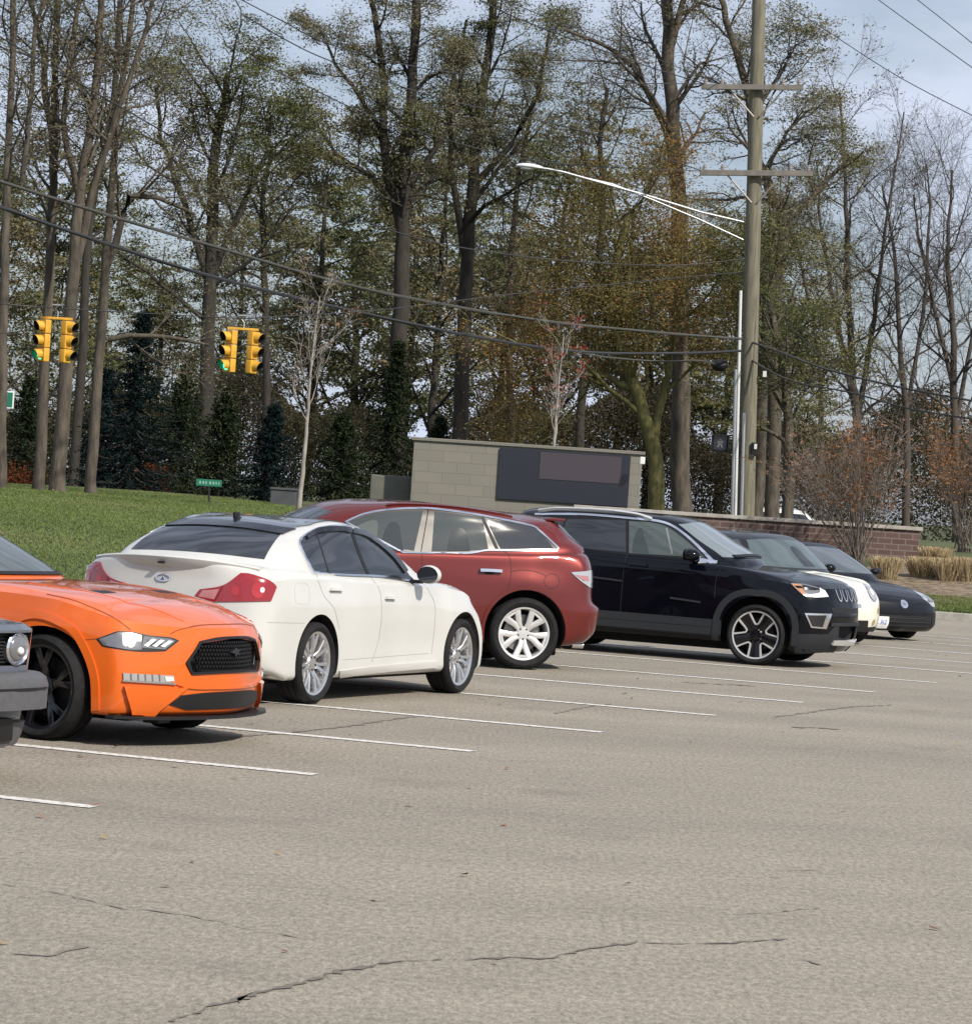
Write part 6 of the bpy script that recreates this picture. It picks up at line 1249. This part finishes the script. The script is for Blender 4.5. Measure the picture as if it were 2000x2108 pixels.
def mk_tree(name, label, trunk, r0, r1, seed, leafs=OLV, per=28, spread=.2, size=.040, bark=BARK, limbs=LIMB, group=None, side_limbs=(), up_from=.35, kids=9, klen=.21, keep=1.0, flat=.3, droop=0.0, cat='tree', twig=None):
    """trunk: world points, the first on the ground; side_limbs: further forks as lists of world points with radii"""
    P = Plant(seed); b = trunk[0].copy(); T = [p - b for p in trunk]
    C = []
    for i in range(len(T) - 1):
        p0, p1, p2, p3 = T[max(i-1, 0)], T[i], T[i+1], T[min(i+2, len(T)-1)]
        for q in range(4):
            t_ = q / 4; v = .5 * ((2*p1) + (-p0 + p2)*t_ + (2*p0 - 5*p1 + 4*p2 - p3)*t_*t_ + (-p0 + 3*p1 - 3*p2 + p3)*t_**3)
            C.append(v + Vector((P.r.gauss(0, r0 * .10), P.r.gauss(0, r0 * .10), 0)))
    C.append(T[-1]); rs = list(np.linspace(r0, r1, len(C))); rs[0] *= 1.25
    tube_data(C, rs, 12, P.V, P.F, cap=False)
    H = (T[-1] - T[0]).length
    c0 = dict(limbs[0]); c0['kids'] = kids; c0['from'] = up_from; c0['len'] = klen; c0['tap'] = r1 / r0
    P.spawn(C, H, r0 * 1.0, 0, [c0] + list(limbs[1:]))
    for pts, ra, rb, kk in side_limbs:
        S_ = [p - b for p in pts]; Q_ = []
        for i in range(len(S_) - 1):
            for q in range(3): Q_.append(S_[i].lerp(S_[i+1], q / 3) + Vector((P.r.gauss(0, ra * .25),) * 3))
        Q_.append(S_[-1]); P.limb(Q_, ra, rb, 8)
        c1 = dict(limbs[0]); c1['kids'] = kk; c1['from'] = .2; c1['len'] = klen * 1.1; c1['tap'] = rb / ra; c1['rad'] = .5
        P.spawn(Q_, max(9.0, (S_[-1] - S_[0]).length * 1.1), ra, 0, [c1] + list(limbs[1:]))
    root = empty(name, b); tag(root, label, cat, group)
    mesh_obj('trunk', P.V, P.F, [bark], root, smooth=80)
    if per:
        Q, Cn = P.leaves(per, spread, size, flat, droop, keep); n = len(Q)
        # clumps: which tone a leaf has follows where its twig is
        tone = np.sin(Cn[:, 0] * 1.3 + seed) + np.sin(Cn[:, 2] * 1.1 + 1.7 * np.sin(Cn[:, 1])) + P.np.normal(0, .7, n); mi = np.digitize(tone, [-1.0, .2, 1.3][:len(leafs) - 1])
        o = bpy.data.objects.new('crown', quads_mesh('crown', Q, leafs, mi)); link(o, root)
    return root
def tp(pts, d): 
    P = [at(x, y, d) for x, y in pts]; P[0] = Vector((P[0].x, P[0].y, gz(P[0].x, P[0].y) - .15)); return P
def copy_tree(o, label, loc, rz, sc, lean=0):
    c = o.copy(); COL.objects.link(c); c.location = loc; c.rotation_euler = (0, lean, rz); c.scale = (sc,) * 3; c['label'] = label
    for ch in list(o.children):
        k = ch.copy(); COL.objects.link(k); k.parent = c
    return c
GT = 'trees along the far side of the lawn'
mk_tree('tall_tree', 'trunk cut off by the left edge of the picture', tp([(2, 1008), (6, 700), (12, 420), (24, 160), (30, -80)], 67), .12, .05, 11, per=7, size=.035, group=GT, kids=10, up_from=.5, side_limbs=[(tp([(10, 520), (45, 380), (60, 240), (70, 60), (110, -60)], 67)[1:], .06, .04, 6)])
mk_tree('tall_tree', 'straight trunk, second from the left, behind the left traffic signals', tp([(80, 1006), (90, 800), (100, 560), (108, 380), (112, 180), (122, -60)], 69), .13, .06, 12, per=7, size=.035, group=GT, kids=11, up_from=.45, side_limbs=[(tp([(1, 1), (112, 330), (90, 120), (60, -40)], 69)[1:], .09, .04, 6)])
mk_tree('tall_tree', 'forked trunk leaning right between the two traffic signals and the left edge', tp([(118, 1010), (136, 760), (150, 560), (160, 420), (190, 250), (205, 60), (210, -60)], 68), .165, .06, 13, per=7, size=.035, group=GT, kids=10, up_from=.5,
    side_limbs=[(tp([(1, 1), (152, 560), (200, 340), (245, 230), (300, 60), (330, -50)], 68)[1:], .09, .035, 7), (tp([(1, 1), (160, 400), (130, 250), (150, 60), (180, -60)], 68)[1:], .08, .04, 5)])
mk_tree('tall_tree', 'bare lower trunk just left of the dark spruce, with a limb arching right', tp([(186, 1016), (200, 800), (214, 600), (226, 430), (240, 260), (262, 100), (280, -60)], 70), .125, .05, 14, per=8, size=.035, group=GT, kids=11, up_from=.45,
    side_limbs=[(tp([(1, 1), (215, 560), (270, 400), (330, 405), (400, 440)], 70)[1:], .09, .03, 6), (tp([(1, 1), (220, 700), (270, 690), (350, 695), (430, 710)], 70)[1:], .07, .03, 5)])
mk_tree('leaning_tree', 'thin dark trunk rising behind the left traffic signals', tp([(150, 1000), (170, 700), (185, 450), (235, 200), (250, -40)], 86), .14, .07, 15, per=14, bark=BARKD, group=GT, kids=10, up_from=.4)
mk_tree('leafy_tree', 'dense olive tree filling the space above the right traffic signals', tp([(420, 1030), (425, 760), (435, 520), (440, 330), (460, 220), (468, 150)], 90), .24, .08, 16, leafs=GRN, per=36, spread=.2, size=.040, bark=BARKD, group=GT, kids=13, up_from=.25, klen=.25,
    side_limbs=[(tp([(1, 1), (435, 600), (380, 420), (330, 280), (320, 180)], 90)[1:], .11, .04, 8), (tp([(1, 1), (437, 560), (500, 420), (545, 320), (560, 240)], 90)[1:], .11, .04, 8)])
mk_tree('leafy_tree', 'olive tree with slim stems just right of the right traffic signals', tp([(545, 1030), (548, 800), (545, 560), (540, 420), (560, 300)], 96), .14, .06, 17, leafs=OLV, per=28, spread=.2, size=.040, bark=BARKD, group=GT, kids=11, up_from=.35, klen=.24)
H_ = mk_tree('great_tree', 'tallest leafy tree left of centre, its dark trunk forking below the wires', tp([(812, 1040), (818, 800), (826, 580), (828, 450), (838, 300), (850, 130), (862, -60)], 95), .30, .11, 18, leafs=OLV, per=28, spread=.2, size=.040, bark=BARKD, group=GT, kids=13, up_from=.42, klen=.17,
    side_limbs=[(tp([(1, 1), (822, 470), (795, 330), (792, 180), (770, 20), (760, -40)], 95)[1:], .16, .06, 9), (tp([(1, 1), (828, 400), (880, 330), (930, 250), (960, 110)], 95)[1:], .12, .04, 7), (tp([(1, 1), (812, 410), (745, 350), (690, 320), (650, 250)], 95)[1:], .09, .03, 6), (tp([(1, 1), (800, 300), (740, 200), (690, 130), (660, 60)], 95)[1:], .08, .03, 6)])
mk_tree('great_tree', 'twin stemmed leafy tree at the centre, right of the tallest one', tp([(948, 1040), (950, 800), (960, 560), (972, 380), (985, 240), (1010, 80), (1020, -60)], 98), .26, .10, 19, leafs=GRN, per=28, spread=.2, size=.040, bark=BARKD, group=GT, kids=12, up_from=.4, klen=.19,
    side_limbs=[(tp([(1, 1), (955, 520), (930, 340), (925, 200), (960, 40)], 98)[1:], .12, .04, 7), (tp([(1, 1), (975, 380), (1050, 300), (1110, 190), (1130, 60)], 98)[1:], .11, .04, 7)])
mk_tree('slim_tree', 'pair of slim dark stems between the centre tree and the street light', tp([(1058, 1040), (1050, 800), (1048, 600), (1060, 430), (1070, 340), (1100, 200)], 104), .13, .06, 20, leafs=OLV, per=24, spread=.2, size=.040, bark=BARKD, group=GT, kids=11, up_from=.3, klen=.26)
mk_tree('slim_tree', 'brown hazy tree right under the street light arm', tp([(1190, 1045), (1195, 850), (1215, 640), (1240, 450), (1235, 300), (1250, 180)], 100), .16, .06, 21, leafs=[OLV[2], OLV[1], ORG_[2], OLV[0]], per=21, spread=.2, size=.040, bark=BARKD, group=GT, kids=13, up_from=.25, klen=.30)
mk_tree('great_tree', 'tall tree with a thick straight rust stained trunk behind the light arm', tp([(1400, 1055), (1400, 850), (1398, 640), (1394, 430), (1385, 260), (1372, 100), (1378, -60)], 93), .30, .16, 22, leafs=OLV, per=8, spread=.2, size=.040, bark=BARK, group=GT, kids=8, up_from=.55, klen=.22,
    side_limbs=[(tp([(1, 1), (1392, 330), (1355, 230), (1300, 140), (1240, 90), (1160, 60)], 93)[1:], .12, .04, 8), (tp([(1, 1), (1375, 110), (1400, 30), (1420, -50)], 93)[1:], .12, .06, 3), (tp([(1, 1), (1390, 200), (1440, 130), (1480, 120)], 93)[1:], .06, .02, 4)])
mk_tree('willow_tree', 'rusty ochre willow with a mossy leaning trunk left of the thick straight trunk', tp([(1352, 1055), (1350, 960), (1325, 850), (1290, 750), (1262, 640), (1270, 520), (1300, 430)], 86), .24, .08, 23, leafs=ORG_, per=36, spread=.2, size=.040, bark=BARKG, group=GT, kids=16, up_from=.3, klen=.40, flat=1.2, droop=.35,
    side_limbs=[(tp([(1, 1), (1300, 800), (1240, 770), (1180, 775), (1140, 800)], 86)[1:], .10, .03, 8), (tp([(1, 1), (1345, 900), (1370, 780), (1400, 640), (1410, 540)], 86)[1:], .12, .04, 10)])
mk_tree('great_tree', 'leafy tree behind the wooden pole, broken limb forking to the right', tp([(1588, 1060), (1592, 850), (1600, 600), (1608, 455), (1560, 330), (1535, 180), (1495, 40), (1480, -50)], 90), .22, .07, 24, leafs=[OLV[3], OLV[0], OLV[2], OLV[1]], per=15, spread=.2, size=.040, bark=BARK, group=GT, kids=13, up_from=.45, klen=.19,
    side_limbs=[(tp([(1, 1), (1608, 460), (1670, 410), (1700, 370), (1745, 330)], 90)[1:], .11, .05, 6), (tp([(1, 1), (1545, 240), (1600, 160), (1640, 90)], 90)[1:], .07, .03, 7), (tp([(1, 1), (1570, 360), (1620, 270), (1660, 230)], 90)[1:], .07, .03, 7)])
mk_tree('great_tree', 'short leafy tree immediately right of the wooden pole, low green crown', tp([(1620, 1065), (1622, 950), (1618, 820), (1600, 700), (1570, 560)], 84), .17, .07, 25, leafs=GRN, per=40, spread=.2, size=.040, bark=BARK, group=GT, kids=16, up_from=.2, klen=.42)
mk_tree('great_tree', 'second trunk close behind the wooden pole on its right side', tp([(1556, 1065), (1566, 850), (1578, 650), (1586, 520), (1590, 440)], 87), .19, .12, 26, leafs=OLV, per=14, spread=.2, size=.040, bark=BARK, group=GT, kids=6, up_from=.6, klen=.3)
# bare trees on the right
BARE = [dict(LIMB[0], fz=1), dict(LIMB[1], kids=9, fz=1), dict(LIMB[2], kids=10, up=.06, fz=1), dict(LIMB[3], up=.05)]
GB = 'bare trees at the right'
mk_tree('bare_tree', 'tallest bare tree of the right side, nearest the pole', tp([(1760, 1060), (1765, 900), (1752, 740), (1745, 560), (1738, 380), (1728, 190)], 100), .17, .03, 31, bark=TWIG, per=1.2, size=.05, leafs=OLV, limbs=BARE, group=GB, kids=19, up_from=.22, klen=.22, side_limbs=[(tp([(1, 1), (1760, 850), (1720, 640), (1690, 480), (1680, 330)], 100)[1:], .09, .02, 9), (tp([(1, 1), (1762, 860), (1800, 660), (1820, 480), (1860, 230)], 100)[1:], .10, .02, 10)])
mk_tree('bare_tree', 'bare tree with several ascending stems, second from the right edge', tp([(1870, 1060), (1865, 880), (1850, 700), (1840, 520), (1815, 380)], 104), .14, .03, 32, bark=TWIG, per=0, limbs=BARE, group=GB, kids=18, up_from=.2, klen=.25, side_limbs=[(tp([(1, 1), (1865, 860), (1900, 640), (1915, 420), (1905, 340)], 104)[1:], .08, .02, 9)])
mk_tree('bare_tree', 'bare tree standing at the right edge of the picture', tp([(1975, 1060), (1965, 860), (1960, 660), (1950, 500), (1960, 350)], 98), .15, .03, 33, bark=TWIG, per=0, limbs=BARE, group=GB, kids=19, up_from=.2, klen=.25, side_limbs=[(tp([(1, 1), (1968, 860), (2010, 640), (2030, 400)], 98)[1:], .08, .02, 9), (tp([(1, 1), (1966, 820), (1920, 620), (1890, 480), (1880, 400)], 98)[1:], .08, .02, 9)])
mk_tree('bare_tree', 'low spreading bare tree between the pole and the tallest bare one', tp([(1690, 1060), (1690, 900), (1685, 740), (1660, 600), (1640, 500)], 92), .10, .03, 34, bark=TWIG, per=5, size=.05, leafs=OLV, limbs=BARE, group=GB, kids=15, up_from=.25, klen=.28)
# further trees behind, copies of four grown ones
FILL = [dict(LIMB[0], kids=12), dict(LIMB[1]), dict(LIMB[2]), dict(LIMB[3])]
def proto(seed, leafs, per, label, px, d, h, name='background_tree', bark=BARKD):
    b = at(px, 1000, d); b.z = gz(b.x, b.y) - .15; T = [b + Vector((.04 * h * k, 0, h * k)) + Vector((.3 * math.sin(seed + 3 * k), 0, 0)) * k for k in np.linspace(0, 1, 6)]
    return mk_tree(name, label, T, .20, .06, seed, leafs=leafs, per=per, spread=.2, size=.085, bark=bark, group='trees further back', kids=16, up_from=.18, klen=.36)
fp = [proto(51, GRN, 24, 'dark olive tree far back behind the left trunks', 60, 118, 11), proto(52, OLV, 24, 'grey olive tree far back behind the right traffic signals', 620, 122, 13), proto(53, [OLV[2], OLV[1], GRN[0], OLV[0]], 24, 'brown olive tree far back under the street light', 1110, 120, 13.5), proto(54, GRN, 24, 'green olive tree far back behind the willow', 1480, 116, 10)]
spots = [(300, 126, 0, .8, 'far tree seen low between the trunks left of the right signals'), (180, 130, 1, .7, 'far tree behind the dark spruce on the left'), (720, 128, 3, 1.15, 'far tree low left of the tallest leafy tree'), (880, 118, 2, .95, 'far tree between the tallest tree and the centre tree'),
         (1000, 130, 0, 1.0, 'far tree just right of the centre tree'), (1260, 126, 1, 1.0, 'far tree behind the willow crown'), (1330, 118, 3, .9, 'far tree left of the thick straight trunk'), (480, 132, 2, .85, 'far tree above the small street name sign'), (1560, 124, 2, .75, 'far tree low behind the wooden pole'),
         (-40, 112, 2, .8, 'far tree at the left edge'), (820, 134, 1, 1.05, 'far tree directly behind the tallest trunk')]
for i, (px, d, k, sc, lab) in enumerate(spots):
    b = at(px, 1000, d); copy_tree(fp[k], lab, (b.x, b.y, gz(b.x, b.y) - .15), 1.3 * i + .7, sc)
# spruces
def spruce(px, py, d, h, w, label, seed, mats, name='spruce_tree'):
    P = Plant(seed); b = at(px, py, d); b.z = gz(b.x, b.y) - .1; tube_data([Vector((0, 0, 0)), Vector((0, 0, h * .5)), Vector((.03 * h, 0, h))], [.14, .08, .02], 8, P.V, P.F)
    z = .25
    while z < h * .97:
        k = 1 - z / h; R = w * 1.3 * k * P.r.uniform(.85, 1.15); n = max(4, int(7 + 7 * k))
        for i in range(n):
            a = math.tau * (i + P.r.random()) / n; L_ = R * P.r.uniform(.7, 1.12); p = Vector((.03 * z, 0, z)); pts = [p]
            for q in range(1, 5): pts.append(p + Vector((math.cos(a) * L_ * q / 4, math.sin(a) * L_ * q / 4, -L_ * .22 * math.sin(q / 4 * 2.2) + .02 * P.r.gauss(0, 1))))
            P.limb(pts, .022, .006, 3); P.tips.append(pts)
        z += .17 + .12 * k
    root = empty(name, b); tag(root, label, 'spruce', 'spruces beyond the lawn'); mesh_obj('trunk', P.V, P.F, BARKD, root, smooth=80)
    Q, Cn = P.leaves(130, .06, .042, .9, .04); r = np.hypot(Cn[:, 0], Cn[:, 1]) / (w * 1.3 * np.clip(1 - Cn[:, 2] / h, .05, 1)); mi = np.where(P.np.uniform(0, 1, len(Q)) < .25, 2, np.where(P.np.uniform(0, 1, len(Q)) < .5, 0, 1))
    link(bpy.data.objects.new('needles', quads_mesh('needles', Q, mats, mi)), root); return root
spruce(262, 1030, 78, 4.6, 1.35, 'dark blue spruce right of the fourth trunk from the left', 61, SPR)
spruce(360, 1035, 84, 3.6, 1.5, 'broad dark spruce behind the small street name sign', 62, SPG)
spruce(445, 1040, 80, 2.9, 1.2, 'green fir behind the street name sign on its right', 63, SPG)
spruce(545, 1045, 77, 2.6, .95, 'small blue black spruce left of the pale young tree', 64, SPR)
spruce(790, 1045, 84, 4.6, 1.25, 'dark green spruce with open layers above the stone sign', 65, SPG)
spruce(690, 1045, 82, 2.6, 1.3, 'low dark spruce right of the pale young tree', 66, SPG)
spruce(40, 1010, 92, 3.6, 1.5, 'greyish green fir low at the left edge', 67, SPG)
spruce(890, 1045, 88, 2.8, 1.1, 'low spruce half hidden by the stone sign', 68, SPG)
spruce(200, 1025, 88, 3.6, 1.2, 'dark spruce behind the third and fourth trunks', 69, SPR)
# young pale trees
def young(px, py, d, h, seed, label, lean, leafs, keep, per):
    b = at(px, py, d); b.z = gz(b.x, b.y) - .05; T = [b + Vector((lean * h * k + .02 * math.sin(k * 7), 0, h * k)) for k in np.linspace(0, 1, 7)]
    L2 = [dict(LIMB[0], fz=1), dict(seg=6, wig=.10, up=.16, tap=.3, sides=5, kids=7, **{'from': .25}, ang=(20, 45), len=.5, rad=.5, fz=1), dict(seg=4, wig=.15, up=.10, tap=.4, sides=3, kids=3, **{'from': .3}, ang=(20, 50), len=.5, rad=.6), dict(seg=3, wig=.15, up=.08, tap=.5, sides=3, kids=0, **{'from': 0}, ang=(0, 0), len=0, rad=0)]
    return mk_tree('young_tree', label, T, .055, .010, seed, leafs=leafs, per=per, spread=.10, size=.045, bark=BARKW, limbs=L2, group='young pale trees', kids=11, up_from=.42, klen=.26, keep=keep)
young(613, 1040, 66, 4.6, 71, 'young tree with a thin pale trunk and mostly bare twigs', .035, RST, .12, 8)
young(1128, 1050, 73, 4.4, 72, 'young tree with a few red leaves above the dark sign panel', .02, REDL, .09, 16)
# shrubs
def shrub(px, py, d, h, w, seed, label, leafs, keep, per, n=46, tilt=0.0):
    P = Plant(seed); b = at(px, py, d); b.z = gz(b.x, b.y) - .05
    L3 = [dict(seg=7, wig=.05, up=-.015, tap=.3, sides=4, kids=7, **{'from': .35}, ang=(12, 38), len=.34, rad=.5, fz=1), dict(seg=4, wig=.12, up=.05, tap=.4, sides=3, kids=3, **{'from': .3}, ang=(15, 40), len=.5, rad=.6, fz=1), dict(seg=3, wig=.14, up=.02, tap=.5, sides=3, kids=0, **{'from': 0}, ang=(0, 0), len=0, rad=0)]
    for i in range(n):
        a = P.r.uniform(0, math.tau); k = P.r.random() ** .6; d_ = Vector((math.cos(a) * k * w / h + tilt, math.sin(a) * k * w / h * .7, 1))
        P.grow(Vector((P.r.gauss(0, .09), P.r.gauss(0, .09), 0)), d_, h * P.r.uniform(.8, 1.1) * (1 + .1 * k), P.r.uniform(.009, .018), 0, L3)
    root = empty('multi_stem_shrub', b); tag(root, label, 'shrub', 'shrubs round the planting bed'); mesh_obj('stems', P.V, P.F, TWIGR, root, smooth=80)
    Q, Cn = P.leaves(per, .10, .045, .8, .02, keep); sel = Cn[:, 2] > h * .45; Q, Cn = Q[sel], Cn[sel]; tone = np.sin(Cn[:, 0] * 3 + seed) + P.np.normal(0, .6, len(Q))
    link(bpy.data.objects.new('foliage', quads_mesh('foliage', Q, leafs, np.digitize(tone, [-.2, .8]))), root); return root
shrub(1765, 1140, 68, 2.55, 1.9, 81, 'wide vase shaped grey shrub with orange leaves in front of the wall end', RST, .2, 12, 48)
shrub(1985, 1100, 74, 2.6, 1.5, 82, 'second vase shaped shrub with orange leaves, at the right edge', RST, .3, 14, 36)
shrub(1700, 1080, 76, 1.9, 1.3, 83, 'thinner brown shrub behind the wall, left of the wide one', [RST[1], RST[2]], .12, 8, 30, -.1)
# tan ornamental grass clumps
M_TAN = [mat('straw_%d' % i, c, .8) for i, c in enumerate(((.42, .32, .18), (.30, .22, .12), (.52, .42, .26)))]
def clump(px, py, d, h, w, seed, label):
    r = np.random.default_rng(seed); n = 1300; b = at(px, py, d); z0 = gz(b.x, b.y); a = r.uniform(0, math.tau, n); k = np.sqrt(r.uniform(0, 1, n)); base = np.c_[np.cos(a) * k * w * .55, np.sin(a) * k * w * .4, np.zeros(n)]
    hh = h * r.uniform(.75, 1.08, n); tipo = np.c_[np.cos(a) * k * w * .35 + r.normal(0, .05, n), np.sin(a) * k * w * .3 + r.normal(0, .05, n), hh]; t_ = r.uniform(0, math.tau, n); o_ = np.c_[np.cos(t_), np.sin(t_), np.zeros(n)] * .007
    Q = np.empty((n, 4, 3)); Q[:, 0] = base - o_; Q[:, 1] = base + o_; Q[:, 2] = base + tipo + o_ * .5; Q[:, 3] = base + tipo - o_ * .5
    o = bpy.data.objects.new('ornamental_grass', quads_mesh('ornamental_grass', Q, M_TAN, r.integers(0, 3, n))); link(o); o.location = (b.x, b.y, z0); tag(o, label, 'ornamental grass', 'cut straw grass clumps'); return o
for i, (px, py, d, h, w, lab) in enumerate([(1822, 1190, 65, .46, .36, 'straw clump right beside the black coupe windshield, before the wide shrub'), (1900, 1180, 65.5, .42, .42, 'straw clump in front of the brick wall end'), (1950, 1184, 65, .45, .36, 'straw clump second from the right edge'),
    (1990, 1182, 65, .48, .38, 'straw clump at the right edge of the picture'), (1922, 1160, 68, .42, .4, 'straw clump in the rear row behind the wall end'), (1350, 1075, 73, .5, .5, 'straw grass behind the black sport utility roof, left'), (1440, 1078, 73, .52, .55, 'straw grass behind the wall, left of the wooden pole')]):
    clump(px, py, d, h, w, 90 + i, lab)
# pale stones at the bed's edge
for i, (px, py, w) in enumerate([(1952, 1196, .34), (1975, 1197, .26), (1994, 1198, .3)]):
    bm = bmesh.new(); bmesh.ops.create_icosphere(bm, subdivisions=2, radius=.5); rr = random.Random(i)
    for v in bm.verts: v.co = Vector((v.co.x * w, v.co.y * .2, v.co.z * .09)) * rr.uniform(.88, 1.1)
    o = bm_obj('pale_stone', bm, noisy(mat('pale_stone_%d' % i, (.62, .58, .5), .85), 5, .15), smooth=60); q = at(px, py, 65.6); o.location = (q.x, q.y, gz(q.x, q.y) + .05)
    tag(o, ('long pale stone at the mulch edge, leftmost of three', 'smallest pale stone at the mulch edge, the middle one', 'pale stone at the mulch edge nearest the right side')[i], 'stone', 'pale stones along the mulch')
# dense low undergrowth behind everything
r = np.random.default_rng(7); n = 300000
x = r.uniform(-26, 26, n); y = 108 + 14 * r.uniform(0, 1, n) + 3 * np.sin(x * .4); top = 4.2 + .6 * np.clip((x - 2) / 4, 0, 1) + .8 * np.sin(x * .5) + .6 * np.sin(x * 1.3 + 1) ; z = top * np.sqrt(r.uniform(0, 1, n)); C = np.c_[x, y, z + .4]
a = r.normal(0, 1, (n, 3)); a /= np.linalg.norm(a, axis=1)[:, None]; b = np.cross(a, r.normal(0, 1, (n, 3))); b /= np.linalg.norm(b, axis=1)[:, None]; s_ = r.uniform(.03, .085, (n, 1))
Q = np.stack([C - a * s_, C - b * s_ * .5, C + a * s_, C + b * s_ * .5], 1)
o = bpy.data.objects.new('undergrowth', quads_mesh('undergrowth', Q, DRK, np.digitize(np.sin(x * .8) + r.normal(0, .8, n), [-.3, .8]))); link(o); tag(o, 'dark brown and green undergrowth filling the wood behind the trunks', 'undergrowth', kind='stuff')
# dead leaf litter and rust coloured bush low on the left
for i, (px, py, d, w, h, lab) in enumerate([(310, 1005, 82, .5, .55, 'small rust red bush beneath the dark spruces'), (40, 985, 90, .9, .6, 'rust brown bush low at the left edge')]):
    P = Plant(200 + i); b_ = at(px, py, d); z0 = gz(b_.x, b_.y); n = 1600; C = P.np.normal(0, 1, (n, 3)) * [w * .5, w * .4, h * .4] + [0, 0, h * .6]; P.tips = []
    a = P.np.normal(0, 1, (n, 3)); a /= np.linalg.norm(a, axis=1)[:, None]; bb = np.cross(a, P.np.normal(0, 1, (n, 3))); bb /= np.linalg.norm(bb, axis=1)[:, None]
    Q = np.stack([C - a * .04, C - bb * .02, C + a * .04, C + bb * .02], 1); o = bpy.data.objects.new('rust_bush', quads_mesh('rust_bush', Q, [leafmat('rust_a%d' % i, (.16, .05, .025)), leafmat('rust_b%d' % i, (.09, .035, .02))], P.np.integers(0, 2, n))); link(o); o.location = (b_.x, b_.y, z0); tag(o, lab, 'bush')
